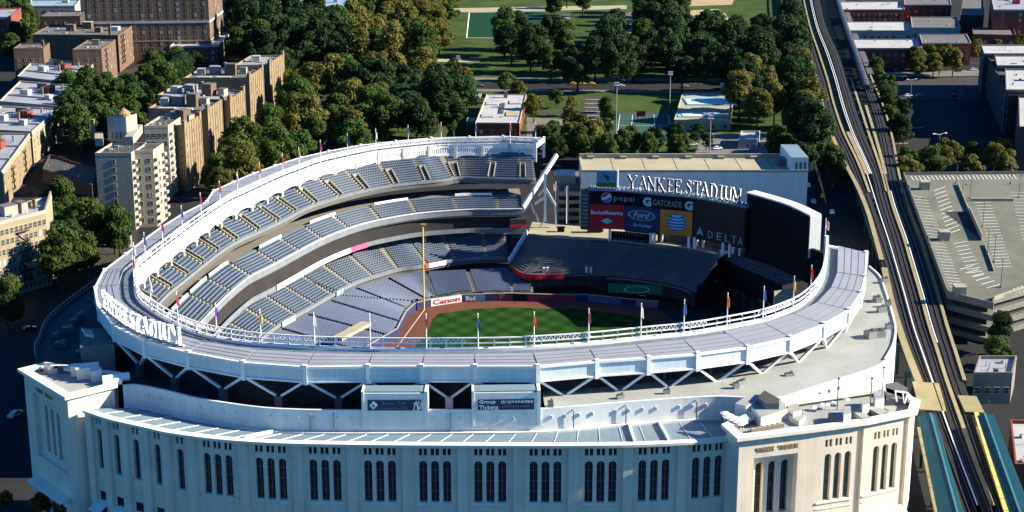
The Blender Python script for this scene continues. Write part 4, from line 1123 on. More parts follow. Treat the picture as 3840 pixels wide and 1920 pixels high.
for (u0, v0, u1, v1, z0, z1, d) in ((2617,1096,2690,968,0,8.5,.4),): mb.wallstrip([G(u0, v0, 6.5).to_2d(), G(u1, v1, 11).to_2d()], z0, z1, d)
mb.build('batters_eye_wall', M['black'], ST)
mb = MB()
for k in range(9):
    a, b = G(2640+28*k, 1030+13*k, 7).to_2d(), G(2662+28*k, 1040+13*k, 7).to_2d()
    mb.prism([a, b, b+Vector((.6, 1.6)), a+Vector((.6, 1.6))], 0, 6.2+.3*(k % 3))
mb.build('restaurant_front', M['glass'], ST)
# right-hand stands seen over the near rim (shaded side)
rs = ringw and [G(2560,1180,2.4).to_2d()]
def stand_side(f, w0, z0, n, run, rise, m, nm):
    F = smooth(f, 2.); N = normals(F, 3); mb = MB()
    for j in range(n):
        for i in range(len(F)-1):
            q = lambda k, d, z: Vector((F[k].x-N[k].x*d, F[k].y-N[k].y*d, z))
            z = z0+rise*j
            mb.face([q(i, run*j, z), q(i+1, run*j, z), q(i+1, run*(j+1), z), q(i, run*(j+1), z)]); mb.face([q(i, run*j, z-rise), q(i+1, run*j, z-rise), q(i+1, run*j, z), q(i, run*j, z)])
    return mb.build(nm, m, ST)
rfw = [HP+(HPd*math.cos(math.radians(a))+rd*math.sin(math.radians(a)))*d for a, d in ((60,122),(66,117),(76,110),(86,102),(91,99))]+[HP+rd*80-HPd*10, HP+rd*50-HPd*14, HP+rd*20-HPd*18, HP-(HPd+rd)*12]
stand_side(rfw, 0, 2.2, 14, .85, .12, [M['seat']], 'field_level_section')
rfm = [p for p in rfw[1:]]
RW2 = smooth(rfm, 2.); N2 = normals(RW2, 3)
stand_side([p-n*11 for p, n in zip(RW2, N2)], 0, 6.5, 13, .85, .36, [M['seat']], 'main_level_section')
# light pale wall under the right rim end
pwl = MB(); pwl.wallstrip([G(2903,1118,14).to_2d(), G(2975,1105,14).to_2d()], 8, 16, .4); pwl.build('stair_wall', M['conc_lt'], ST)
# ---- scoreboard
SB = thing('scoreboard', G(2450, 900, 13.5), 'long dark curved scoreboard with lit adverts standing behind the centre field bleachers', 'scoreboard')
ZB, ZT = 17.6, 30.6
sb_px = [(2208,856),(2340,862),(2470,876),(2598,889),(2700,908),(2795,929)]
sbl = smooth(GL(sb_px, ZB), .6, 20); SL = Line(sbl, 6)
sf_ = lambda x, o, z: SL.w(x, o, z)
su = lambda u: SL.arc_u(u, 24)
nn = 40
mb = MB()
for k in range(nn):
    a, b = SL.L*k/nn, SL.L*(k+1)/nn
    mb.hull8([sf_(a,-4.5,ZB), sf_(b,-4.5,ZB), sf_(b,0,ZB), sf_(a,0,ZB)], [sf_(a,-4.5,ZT), sf_(b,-4.5,ZT), sf_(b,0,ZT), sf_(a,0,ZT)])
mb.build('cabinet', M['black'], SB)
cap_ = MB()
for k in range(nn):
    a, b = SL.L*k/nn, SL.L*(k+1)/nn
    cap_.hull8([sf_(a,-4.6,ZT), sf_(b,-4.6,ZT), sf_(b,.15,ZT), sf_(a,.15,ZT)], [sf_(a,-4.6,ZT+.5), sf_(b,-4.6,ZT+.5), sf_(b,.15,ZT+.5), sf_(a,.15,ZT+.5)])
    if k % 1 == 0: cap_.bar(sf_(a+.3,-.5,ZT+.5), sf_(a+.3,-2.5,ZT+1.2), .35); cap_.bar(sf_(a+.9,-1.5,ZT+.5), sf_(a+.9,-1.5,ZT+1.3), .35)
cap_.build('top_catwalk', M['hallroof'], SB)
sd_ = MB(); p0, p1 = sf_(0, 0, 0), sf_(0, -5.0, 0)
dv = Vector((-1.6, .4, 0)); 
sd_.prism([p0.to_2d(), p1.to_2d(), (p1+dv*2.2).to_2d(), (p0+dv*1.6).to_2d()], ZB-.6, ZT+.2)
for k in range(9): 
    z = ZB+1+k*1.3; a, b = p0+dv*1.62+Vector((-.05,-.1,0)), p1+dv*2.22+Vector((-.1,-.1,0)); sd_.bar((a.x, a.y, z), (b.x, b.y, z), .18, .5, 1)
    a = p0+Vector((-.2,-.12,0)); sd_.bar((a.x-2.2, a.y, z), (a.x-.3, a.y, z), .1, .4, 1)
sd_.build('cabinet_end', [M['blackgreen'], M['steel']], SB)
# the panels
def panel(u0, u1, z0, z1, m, o=.06, name='advert_panel'):
    a, b = su(u0), su(u1); mb = MB(); n = 6
    for k in range(n):
        x, y = a+(b-a)*k/n, a+(b-a)*(k+1)/n
        mb.hull8([sf_(x,0.01,z0), sf_(y,0.01,z0), sf_(y,o,z0), sf_(x,o,z0)], [sf_(x,0.01,z1), sf_(y,0.01,z1), sf_(y,o,z1), sf_(x,o,z1)])
    return mb.build(name, m, SB), a, b
zz = lambda u, v: ZV(v, SL.w(su(u), 0, 0).y)
zm = 26.0
pr, a, b = panel(2211, 2342, ZB+.05, zm, M['red'])
adw = mat('advert_white', (.62, .68, .74), .6, .03)
letters('BankofAmerica', sf_, a+.4, 22.6, 1.35, b-a-.8, .12, adw, pr, bold=.03)
shape([[(-1,0),(0,-.5),(1,0),(0,.5)]], sf_, (a+b)/2, 20.4, 2.0, 2.0, .1, M['teal'], pr, 'emblem')
pf, a, b = panel(2343, 2474, ZB-.5, zm, M['adnavy'])
shape([disc(1, 28)], sf_, (a+b)/2-.2, 23.2, 4.6, 1.75, .08, mat('oval_blue', (.03,.07,.16), .5, .05), pf, 'emblem'); shape(ring_poly(1,1,.06), sf_, (a+b)/2-.2, 23.2, 4.6, 1.75, .14, palew, pf, 'emblem')
letters('Ford', sf_, (a+b)/2-3.0, 22.3, 1.9, 5.6, .2, palew, pf, shear=.35)
letters('Go Further', sf_, (a+b)/2-3.1, 19.2, 1.1, 6.4, .12, M['teal'], pf, bold=.02)
po, a, b = panel(2475, 2597, ZB, zm, M['orange'])
globe = []
shape([disc(1, 28)], sf_, (a+b)/2+.1, 22.0, 3.1, 3.0, .08, M['adblue'], po, 'emblem')
st_ = []
for zc, th in ((.78,.20),(.42,.17),(.06,.16),(-.30,.15),(-.62,.13)):
    w0 = math.sqrt(max(0, 1-zc*zc))*.97; n = 8
    for k in range(n):
        x0, x1 = -w0+2*w0*k/n, -w0+2*w0*(k+1)/n; g = lambda x: zc-.10*(1-(x/w0)**2); t = lambda x: th*(1-(x/w0)**4)*.5+.01
        st_.append([(x0, g(x0)-t(x0)), (x1, g(x1)-t(x1)), (x1, g(x1)+t(x1)), (x0, g(x0)+t(x0))])
shape(st_, sf_, (a+b)/2+.1, 22.0, 3.1, 3.0, .14, mat('globe_white', (.42,.62,.78), .6, .03), po, 'emblem')
letters('Rethink Possible', sf_, a+1.5, 18.1, .6, b-a-3.5, .12, mat('faint_pink', (.45,.16,.2), .6, .05), po)
pp, a, b = panel(2211, 2380, zm+.1, ZT-.05, M['black'])
xc = su(2275); zc = 28.4
shape([disc(1, 24)], sf_, xc, zc, 1.75, 1.75, .08, adw, pp, 'emblem')
shape([[(-.93,-.1),(-.5,.05),(0,.35),(.35,.75),(.45,.85),(.1,.95),(-.4,.85),(-.8,.5)]], sf_, xc, zc, 1.75, 1.75, .14, M['red'], pp, 'emblem')
shape([[(-.85,-.5),(-.3,-.35),(.3,-.1),(.92,.2),(.95,-.2),(.6,-.75),(0,-.98),(-.5,-.85)]], sf_, xc, zc, 1.75, 1.75, .14, M['adblue'], pp, 'emblem')
letters('pepsi', sf_, xc+2.5, 27.0, 2.3, 6.8, .12, mat('brand_grey', (.22,.30,.36), .6, .05), pp)
pg, a, b = panel(2382, 2598, zm+.1, ZT-.05, M['black'])
letters('G', sf_, su(2410), 26.5, 3.1, 2.9, .12, M['teal'], pg, bold=.06); letters('G', sf_, su(2566), 26.5, 3.1, 2.9, .12, M['teal'], pg, bold=.06)
letters('GATORADE', sf_, su(2448), 27.1, 2.0, su(2560)-su(2448)-.4, .12, mat('brand_grey_green', (.24,.36,.38), .6, .05), pg)
pd, a, b = panel(2601, 2790, ZB-.6, ZT-.05, mat('dark_video_screen', (.006,.010,.016), .5, .2))
tlc = mat('brand_pale_teal', (.24,.40,.46), .6, .05)
xa = su(2613)
shape([[(-1,-1),(0,1.3),(0,-.55)],[(0,-.55),(0,1.3),(1,-1)],], sf_, xa+1.35, 19.8, 1.35, 1.35, .1, tlc, pd, 'emblem')
shape([[(-1,-1),(0,-.45),(1,-1),(0,-.75)]], sf_, xa+1.35, 19.7, 1.2, 1.2, .17, M['adnavy'], pd, 'emblem')
xs = [2660, 2692, 2723, 2748, 2773]
for ch, u in zip('DELTA', xs): letters(ch, sf_, su(u)-.2, 18.2, 2.5, 1.75, .12, tlc, pd)
# lower stats board
pl, a, b = panel(2293, 2440, 13.2, ZB-.55, M['black'], .08, 'stats_board')
dots = []
for r in (14.3, 16.4):
    for k in range(10): dots.append((a+1.6+(b-a-3)*k/9.5, r))
for x, z in dots: shape([[(-.22,-.35),(.22,-.35),(.22,.35),(-.22,.35)]], sf_, x, z, .8, .8, .12, dim, pl, 'digit')
for u in (2288, 2443):
    x = su(u); mb = MB(); mb.hull8([sf_(x-.4,-.6,13.0), sf_(x+.4,-.6,13.0), sf_(x+.4,.2,13.0), sf_(x-.4,.2,13.0)], [sf_(x-.4,-.6,ZB), sf_(x+.4,-.6,ZB), sf_(x+.4,.2,ZB), sf_(x-.4,.2,ZB)]); mb.build('support_column', M['lightwall'], SB)
for u in (2456, 2585, 2606, 2715, 2740):
    for o in (.0, -3.5):
        x = su(u)+(1.6 if o < 0 else 0); mb = MB(); mb.hull8([sf_(x-.35,o-.35,13.4), sf_(x+.35,o-.35,13.4), sf_(x+.35,o+.35,13.4), sf_(x-.35,o+.35,13.4)], [sf_(x-.35,o-.35,ZB+.1), sf_(x+.35,o-.35,ZB+.1), sf_(x+.35,o+.35,ZB+.1), sf_(x-.35,o+.35,ZB+.1)]); mb.build('support_column', M['white'], SB)
ubx = MB(); ubx.wallstrip([SL.w(su(2450)+ (SL.L-su(2450))*k/8, -5.5, 0).to_2d() for k in range(9)], 13.4, 17.2, -.3); ubx.build('back_screen', M['soffit'], SB)
# small blue board with an olive base standing on top at the left
pt, a, b = panel(2234, 2309, ZT+.5, ZT+1.0, M['hallroof'], .1, 'board_base')
shape([[(0,0),(1,0),(1,1),(0,1)]], lambda x, o, z: sf_(x, o-1.6, z), a, ZT+1.1, b-a, 5.6, .0, mat('billboard_sky_blue', (.10,.26,.38), .6, .18, .4), SB, 'advert_panel', .4)
shape([[(0,0),(1,0),(1,1),(0,1)]], lambda x, o, z: sf_(x, o-1.6, z), a, ZT+1.1, b-a, 1.5, .42, mat('billboard_olive', (.10,.10,.03), .7, .2, .5), SB, 'advert_panel', .05)
bird = mat('billboard_bird', (.02,.05,.09), .7, .1)
shape([[(.36,.62),(.5,.52),(.58,.30),(.66,.50),(.62,.68),(.5,.74)],[(.30,.80),(.36,.84),(.52,.62),(.48,.58)]], lambda x, o, z: sf_(x, o-1.6, z), a, ZT+1.1, b-a, 5.6, .43, bird, SB, 'emblem')
mb = MB(); mb.hull8([sf_(b+.02,-2.0,ZT+1.0), sf_(b+.5,-2.0,ZT+1.0), sf_(b+.5,-1.0,ZT+1.0), sf_(b+.02,-1.0,ZT+1.0)], [sf_(b+.02,-2.0,ZT+6.9), sf_(b+.5,-2.0,ZT+6.9), sf_(b+.5,-1.0,ZT+6.9), sf_(b+.02,-1.0,ZT+6.9)]); mb.build('board_frame', M['white'], SB)
# name letters along the top of the scoreboard
SG = thing('stadium_name_sign', sf_(su(2560), -1, ZT), 'tall dark serif letters with bright sides standing along the top of the scoreboard', 'sign')
letdark = mat('letter_face_dark', (.012,.016,.03), .5, .05)
uu = [2349,2389,2421,2456,2494,2524,2562,2592,2618,2652,2687,2706,2735]
Hs = 4.6
for ch, u in zip('YANKEESTADIUM', uu):
    x = su(u); m_, w_ = serif_letter(ch, Hs, .55, lambda a, o, z, x=x: sf_(x+a*.66, o-1.2, ZT+1.0+z), 0, 1)
    m_.build('letter', [letdark, M['white']], SG)
# near sign on the left roof edge
SG2 = thing('stadium_name_sign', (-80, 300, 40), 'white serif roof letters curving along the shaded left edge of the ring roof', 'sign')
nl_px = [(392,1150),(420,1176),(460,1208),(505,1238),(560,1260),(620,1279),(690,1298)]
NLn = Line(smooth(GL(nl_px, 40.4), .4, 20), 5)
nu = [385,399,414,429,444,460,489,518,541,570,600,622,647,690]
wtot = 0; seq = 'YANKEE STADIUM'
for ch in seq: wtot += (.5 if ch == ' ' else SERIF[ch][0]+.14)
x = .2; kx = (NLn.L-.5)/wtot
for ch in seq:
    if ch == ' ': x += .5*kx; continue
    m_, w_ = serif_letter(ch, 1., .9, lambda a, o, z, x=x: NLn.w(x+a*kx, o-.2, 40.6+z*3.9), 0, 1); m_.build('letter', [M['white'], M['white']], SG2); x += (w_+.14)*kx
bm = MB()
for k in range(20):
    a, b = NLn.w(NLn.L*k/20, -.1, 40.45), NLn.w(NLn.L*(k+1)/20, -.1, 40.45); bm.bar(a, b, .5, .3)
bm.build('sign_rail', M['white'], SG2)
# ---- tall black board at right end
BP = thing('advert_board', G(2920, 950, 14), 'tall blank black board with bright top edge right of the scoreboard', 'board')
zt = 35.4
bp_px = [(2802,720),(2880,742),(2960,768),(3039,806)]
bpl = smooth(GL(bp_px, zt), .8, 16); BL = Line(bpl, 5)
mb = MB(); n = 24
for k in range(n):
    a, b = BL.L*k/n, BL.L*(k+1)/n; w_ = lambda a, o, z: BL.w(a, o, z)
    mb.hull8([w_(a,-3.6,14), w_(b,-3.6,14), w_(b,0,14), w_(a,0,14)], [w_(a,-3.6,zt-.5), w_(b,-3.6,zt-.5), w_(b,0,zt-.5), w_(a,0,zt-.5)])
mb.build('board_face', M['black'], BP)
mb = MB()
for k in range(n):
    a, b = BL.L*k/n, BL.L*(k+1)/n
    mb.hull8([w_(a,-3.7,zt-.5), w_(b,-3.7,zt-.5), w_(b,.08,zt-.5), w_(a,.08,zt-.5)], [w_(a,-3.7,zt), w_(b,-3.7,zt), w_(b,.08,zt), w_(a,.08,zt)])
mb.build('board_top', M['white'], BP)
mb = MB(); e = BL.L; mb.hull8([w_(e,-3.7,22), w_(e+.3,-3.7,22), w_(e+.3,.08,22), w_(e,.08,22)], [w_(e,-3.7,zt-.5), w_(e+.3,-3.7,zt-.5), w_(e+.3,.08,zt-.5), w_(e,.08,zt-.5)]); mb.build('board_end', M['lightwall'], BP)
# lower wing
mb = MB(); q0, q1 = BL.w(e, -.4, 0), BL.w(e, -.4, 0)+Vector((8, -14, 0))
mb.prism([q0.to_2d(), q1.to_2d(), (q1+Vector((1,.4,0))).to_2d(), (q0+Vector((1,.4,0))).to_2d()], 12, 25); mb.build('board_wing', M['black'], BP)
# ---- rear block
yb = 484.; zr = ZV(643, yb)
xl, xr = G(2182, 643, zr).x, G(3030, 643, zr).x
RB = thing('rear_building', ((xl+xr)/2, yb+10, 0), 'long pale grey building with tan gravel roof directly behind the scoreboard', 'building')
yk = G(2600, 592, zr).y
mb = MB(); mb.prism([(xl, yb), (xr, yb), (xr, yk), (xl, yk)], 0, zr, 0, 1); mb.build('wall', [M['lightwall'], M['tan']], RB)
mb = MB()
for x0, y0, x1, y1 in ((xl-.1,yb-.1,xr+.1,yb+.5),(xl-.1,yk-.6,xr+.1,yk+.1),(xl-.1,yb+.5,xl+.5,yk-.6),(xr-.5,yb+.5,xr+.1,yk-.6)): mb.prism([(x0,y0),(x1,y0),(x1,y1),(x0,y1)], zr-.3, zr+(.5 if y0 < yk-3 else 1.6))
mb.build('coping', M['conc_lt'], RB)
mb = MB()
for k in range(7): x = xl+4+(xr-xl-8)*k/6; mb.box((x, yk-1.4, zr+.6), (2.4, 1.4, .8))
mb.build('roof_hatch', M['conc_lt'], RB)
mb = MB()
for k in range(1, 7): x = xl+(xr-xl)*k/7; mb.box((x, (yb+yk)/2, zr+.03), (.18, yk-yb-2, .06))
mb.build('roof_joint', M['soffit'], RB)
gx = G(2978, 600, zr).x; mb = MB(); mb.prism([(gx-4.5, yb+.2), (xr, yb+.2), (xr, yk), (gx-4.5, yk)], zr, zr+5, 0, 1); mb.build('penthouse', [M['lightwall'], M['hallroof']], RB)
mb = MB()
for k in range(5): mb.box((gx-2.6+1.5*k, yb+.15, zr+2), (.7, .14, 2.6))
mb.box((gx-6.2, (yb+yk)/2, zr+1.2), (3.0, 5, 2.4)); mb.build('louvre', M['soffit'], RB)
# ramps and stair tower left of it
ST_x0, ST_x1 = G(2085, 640, 20).x, G(2172, 640, 20).x
tw = thing('stair_tower', (ST_x0+4, 494, 0), 'grey stair and ramp tower between the left field stands and the long rear building', 'tower')
mb = MB(); mb.prism([(ST_x0-1, 494), (ST_x1, 494), (ST_x1, 512), (ST_x0-1, 512)], 0, 24, 0, 1); mb.build('wall', [M['b_grey'], M['r_grey']], tw)
mb = MB()
for k in range(7): z = 4+k*2.9; mb.box(((ST_x0+ST_x1)/2-.5, 490.6, z), (ST_x1-ST_x0, 6.6, .3)); mb.box(((ST_x0+ST_x1)/2-.5, 487.4, z+.7), (ST_x1-ST_x0, .12, 1.0))
mb.build('landing', M['conc_lt'], tw)
mb = MB()
for x in (ST_x0-.6, ST_x0+3, ST_x1-.6): mb.bar((x, 487.6, 0), (x, 487.6, 25), .5)
mb.prism([(ST_x0-1, 494.2), (ST_x1-3, 494.2), (ST_x1-3, 503), (ST_x0-1, 503)], 24, 27, 0); mb.build('frame', M['steel'], tw)
# end frame of the left-field upper deck : white trusses
wf = MB()
def wbar(a, b, y, w_=.6): wf.bar((G(*a, 20).x*y/ G(*a,20).y, y, ZV(a[1], y)), (G(*b,20).x*y/G(*b,20).y, y, ZV(b[1], y)), w_)
yq = 474.
for a, b, w_ in (((2044,650),(2044,830),.9),((2044,705),(2082,770),.8),((2044,740),(2005,765),.8),((2044,705),(2020,735),.6),((2082,770),(2085,840),.7),((1990,760),(2005,800),.6),((2010,800),(2020,835),.5),((2012,866),(2040,830),.5),((1985,765),(1960,795),.6)): wbar(a, b, yq, w_)
wf.build('end_truss', M['white'], ST)
de = MB()
de.bar((G(2085,565,36).x, 486, 36.4), (G(1962,795,22).x, 470, 21.8), .8, 1.6); de.build('end_stringer', M['lightwall'], ST)
bx = MB(); g = G(1942, 830, 17); bx.box((g.x, g.y, 17.2), (5.5, 4, 2.2), .1); bx.build('camera_box', M['dark'], ST)
mb = MB(); mb.box((g.x, g.y-2.1, 15.9), (5.5, .15, .8), .1); mb.build('rail_advert', M['red'], ST)
dg_ = MB(); a, b = G(1264, 1273, 6), G(1374, 1215, 5); dg_.bar((a.x, a.y, 6.2), (b.x, b.y, 5.2), 3.2, 1.0); dg_.build('dugout_roof', M['conc_lt'], ST)
for (u, v, a, b, h, c) in ((2103,868,2.4,1.2,1.4,'black'), (2228,870,4.6,1.6,2.2,'dark'), (2250,868,2.2,1.2,1.4,'red')):
    g = G(u, v, 13.6); mb = MB(); mb.box((g.x, g.y, 13.6+h/2), (a, b, h)); mb.box((g.x, g.y, 13.75+h), (a*1.25, b*1.4, .2)); mb.build('concession_stand', M[c], ST)
# ---- outfield wall adverts
def wall_ad(u0, u1, m, z0=.25, z1=2.4, o=.05, name='wall_advert'):
    a, b = WLn.arc_u(u0, 1.2), WLn.arc_u(u1, 1.2); mb = MB(); n = 6
    for k in range(n):
        x, y = a+(b-a)*k/n, a+(b-a)*(k+1)/n; f = lambda s, o, z: WLn.w(s, o, z)
        mb.hull8([f(x,.01,z0), f(y,.01,z0), f(y,o,z0), f(x,o,z0)], [f(x,.01,z1), f(y,.01,z1), f(y,o,z1), f(x,o,z1)])
    return mb.build(name, m, ST), a, b
wf_ = lambda x, o, z: WLn.w(x, o, z)
ca, a, b = wall_ad(1618, 1731, M['ledwhite'], .1, 2.5)
# bold serif lettering: plain letters with heavy verticals
letters('Canon', wf_, a+.5, .45, 1.75, b-a-1.0, .09, M['red'], ca, bold=.035)
wb_, a, b = wall_ad(1736, 1820, mat('advert_sky', (.05,.20,.36), .6, .1)); letters('Bud', wf_, a+.8, .5, 1.4, 3.0, .09, M['ledwhite'], wb_, bold=.03)
wall_ad(1871, 1921, mat('advert_plum', (.16,.03,.07), .6, .2, .6)); wall_ad(1924, 1975, M['black']); wall_ad(1983, 2160, mat('advert_wine', (.24,.02,.06), .6, .15, .6))
wall_ad(2205, 2330, mat('advert_slate', (.06,.09,.20), .6, .15, .6)); wall_ad(2385, 2465, mat('advert_rose', (.30,.10,.20), .6, .1))
gsb = MB(); g = G(2387, 1090, 4); gsb.wallstrip([g.to_2d()+Vector((-9, 1.0)), g.to_2d()+Vector((9, -1.0))], 3.0, 6.0, .3); o = gsb.build('green_sign', mat('sign_green', (.02,.17,.10), .6, .15), ST)
fpn = lambda x, oo, z: Vector((g.x+x, g.y-.05-oo, z)); shape(ring_poly(1,1,.12), fpn, 0, 4.5, 4.2, 1.1, .4, M['teal'], o, 'emblem')
# ---- foul pole
FP = thing('foul_pole', (*LFP, 0), 'tall yellow foul pole with mesh screen standing at the left field corner', 'foul pole')
t = MB(); t.tube((*LFP, 0), (*LFP, 27.8), .26, .22, 10); t.build('pole', M['yellow'], FP)
t = MB(); x, y = LFP
for k in range(16): t.bar((x, y, 3.5+k*1.5), (x+.75, y+.1, 3.5+k*1.5), .10)
t.bar((x+.75, y+.1, 3.5), (x+.75, y+.1, 27.2), .10); t.build('screen_wing', M['yellow'], FP)
t = MB(); t.box((x+.2, y, 28.0), (1.4, .5, .5)); t.build('pole_cap', M['yellow'], FP)
# ---- flag poles round the rim
fl_c = {'red': (.60,.02,.03), 'navy': (.03,.045,.20), 'white': (.78,.78,.78), 'blue': (.04,.10,.42), 'gold': (.60,.38,.05), 'purple': (.22,.06,.50), 'crimson': (.36,.01,.07), 'orange': (.70,.16,.03)}
flm = {k: mat('flag_'+k, c, .8, .04, trans=.3) for k, c in fl_c.items()}
flags = [(2034,1095,'red'),(1985,1132,'gold'),(1913,1175,'blue'),(1823,1205,'orange'),(1720,1228,'blue'),(1610,1236,'white'),(1481,1256,'crimson'),(1344,1270,'red'),(1204,1268,'navy'),(1069,1268,'crimson'),(933,1268,''),
 (791,1271,'white'),(662,1259,'gold'),(549,1236,'purple'),(455,1201,'red'),(388,1135,'white'),(347,1060,'red'),(341,1005,'white'),(363,958,'navy'),(411,912,'crimson'),(459,854,'blue'),(503,798,'crimson'),(547,740,'red'),(596,712,'white'),(653,674,'orange'),(707,633,'red'),(749,604,'gold'),(806,586,'crimson'),(872,563,'navy'),(946,536,'white'),(1027,527,'blue'),(1111,517,'crimson'),(1197,511,'navy'),(1283,507,'red'),(1348,507,'navy')]
where = {}
random.seed(3)
order = {}
pp_m = MB(); pp_m.tube((0,0,0), (0,0,7.6), .15, .09, 8); pp_m.tube((0,0,7.6), (0,0,7.85), .16, .05, 8)
pole_me = pp_m.mesh('pole', M['lampwhite'])
def flag_mesh(m, ph):
    b = MB(); n = 7; L = 2.0; Hf = 2.3
    f = lambda i, t: Vector((-.1+(.5+.1*t)*i/n*L*.55, .18*math.sin(i*.9+ph+t), 7.3-Hf*t-.85*i/n*(1.1+.3*math.sin(ph))))
    for i in range(n):
        for j in range(5): b.face([f(i, j/5), f(i+1, j/5), f(i+1, (j+1)/5), f(i, (j+1)/5)])
    return b.mesh('flag', m)
nm_by = {}
side_n = {}
for D, v, c in flags:
    u = D*1.4907
    s = min(range(len(rim)), key=lambda i: (PX(rim[i].x, rim[i].y, 40)[0]-u)**2+(PX(rim[i].x, rim[i].y, 40)[1]-v-14)**2)
    p = rim[s]+RN[s]*.35
    side = 'near' if p.y < 330 and p.x > -80 else ('far' if p.x > -75 and p.y > 400 else 'left')
    key = (c, side); side_n[key] = side_n.get(key, 0)+1
    flag_list = (p, c, side, side_n[key])
    nm_by.setdefault(key, []).append(flag_list)
ordw = ['first', 'second', 'third', 'fourth', 'fifth', 'sixth', 'seventh', 'eighth', 'ninth', 'tenth', 'eleventh', 'twelfth']
for (c, side), li in nm_by.items():
    li.sort(key=lambda q: PX(q[0].x, q[0].y, 40)[0])
    for k, (p, c, side, _) in enumerate(li):
        wh = {'near': 'near rail of the ring roof', 'far': 'far left field roof rail', 'left': 'left end of the ring roof'}[side]
        cn = c if c else 'furled'
        lab = (f'white pole flying the only {cn} flag on the {wh}' if c else f'white flagpole with no flag on the {wh}') if len(li) == 1 else f'{ordw[k]} from left of the {cn} flags on the {wh}'
        r = thing('flagpole', up(p, 40.2), lab, 'flagpole', 'flagpoles around the ring roof')
        o = bpy.data.objects.new('pole', pole_me); COL.objects.link(o); o.parent = r
        if c:
            o = bpy.data.objects.new('flag', flag_mesh(flm[c], random.random()*6)); COL.objects.link(o); o.parent = r
        r.rotation_euler.z = random.uniform(-.5, .3)
# poles by the left-field corner and the striped flag by the right rim end
def big_flag(u, v, z, h, m, lab, stripes=False, rz=2.6):
    g = G(u, v, z); r = thing('flagpole', g, lab, 'flagpole', 'flagpoles of the outfield')
    b = MB(); b.tube((0,0,0), (0,0,h), .17, .1, 8); o = b.build('pole', M['lampwhite']); o.parent = r
    b = MB()
    n = 13
    for i in range(n):
        for j in range(6):
            f = lambda a, t: Vector((.1+.9*t, .2*math.sin(t*5+a*.1), h-.3-2.6*a/n-.9*t))
            mi = (1 if i % 2 else 0) if stripes else 0
            if stripes and i < 7 and j < 3: mi = 2
            b.face([f(i, j/6), f(i+1, j/6), f(i+1, (j+1)/6), f(i, (j+1)/6)], mi)
    o = b.build('flag', [flm['red'], flm['white'], flm['navy']] if stripes else m); o.parent = r; r.rotation_euler.z = rz
big_flag(2083, 838, 14, 15, None, 'tall white pole with striped red white and blue flag by the left field stair tower', True)
big_flag(2124, 838, 14, 13.5, flm['blue'], 'tall white pole with blue flag beside the scoreboard end')
big_flag(3093, 905, 40, 6.5, None, 'white pole with striped flag at the right end of the ring roof', True, .3)
# ================================================================ ground, park, streets
def sheet(name, pts, z, m, kind='structure'):
    mb = MB(); mb.face([up(p, z) for p in pts]); return mb.build(name, m, None, kind=kind)
def gsheet(name, px, z, m): return sheet(name, GL(px, 0), z, m)
sheet('ground', [(-1600,120),(1600,120),(1600,2800),(-1600,2800)], 0, M['asphalt'])
gsheet('lawn', [(1290,-120),(2960,-120),(2960,60),(3030,330),(3110,560),(2640,575),(1500,575),(1230,500),(1330,240)], .03, M['lawn'])
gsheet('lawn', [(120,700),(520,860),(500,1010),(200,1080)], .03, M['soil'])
gsheet('lawn', [(850,120),(1330,150),(1330,260),(1230,500),(1000,640),(900,600),(1080,320),(860,260)], .03, M['soil'])
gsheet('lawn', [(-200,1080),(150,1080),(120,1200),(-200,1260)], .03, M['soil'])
gsheet('pavement', [(240,300),(720,220),(720,340),(480,520),(230,560)], .03, M['soil'])
# streets in and around the park
gsheet('road', [(1230,318),(1640,306),(2990,318),(2990,342),(1640,332),(1230,345)], .06, M['asphalt'])
gsheet('path', [(1640,290),(2960,296),(2960,306),(1640,300)], .06, M['pave'])
gsheet('path', [(1600,333),(2960,344),(2960,352),(1600,341)], .06, M['pave'])
gsheet('path', [(1650,32),(2350,20),(2350,34),(1650,48)], .06, M['tan'])
gsheet('path', [(2345,45),(2382,45),(2395,125),(2350,125)], .06, M['pave'])
gsheet('path', [(2095,55),(2140,55),(2130,130),(2090,170)], .06, M['pave'])
gsheet('path', [(1640,218),(1800,225),(1800,234),(1640,232)], .06, M['tan'])
gsheet('path', [(2195,362),(2245,362),(2255,500),(2185,500)], .07, M['asphalt_pale'])
gsheet('path', [(1980,410),(2280,418),(2560,420),(2560,432),(2280,432),(1980,424)], .06, M['asphalt_pale'])
gsheet('plaza', [(1975,440),(2300,455),(2290,530),(1975,530)], .06, M['pave'])
gsheet('plaza', [(2640,500),(2920,500),(2960,590),(2600,590)], .06, M['pave'])
mb = MB()
for k in range(9):
    a, b = G(2192, 372+15*k, .1), G(2250, 374+15*k, .1); mb.bar(a, b, 1.3, .05)
mb.build('path_light_bands', M['conc_lt'], None, kind='structure')  # pale bars paint the light falling between pergola shadows
gsheet('sports_turf', [(1762,48),(2045,44),(2040,140),(1752,140)], .07, M['turf'])
mb = MB()
for a, b in (((1760,47),(1750,142)), ((1750,142),(2040,142)), ((1760,47),(2045,43))): mb.bar(G(*a, .12), G(*b, .12), .8, .05)
mb.build('turf_edge_line', M['white'], None, kind='structure')
gsheet('sand_infield', [(2562,48),(2600,38),(2690,34),(2722,52),(2732,72),(2700,94),(2620,97),(2560,90)], .08, M['sand'])
gsheet('sand_infield', [(2480,0),(2760,-20),(2745,18),(2560,24),(2480,16)], .08, M['sand'])
gsheet('court', [(2310,425),(2520,425),(2540,530),(2296,530)], .08, M['court'])
mb = MB()
for a, b in (((2325,430),(2312,526)), ((2506,430),(2522,526)), ((2318,470),(2514,470)), ((2372,430),(2364,526)), ((2452,430),(2460,526)), ((2312,526),(2522,526))): mb.bar(G(*a, .12), G(*b, .12), .25, .05)
mb.build('court_lines', M['white'], None, kind='structure')
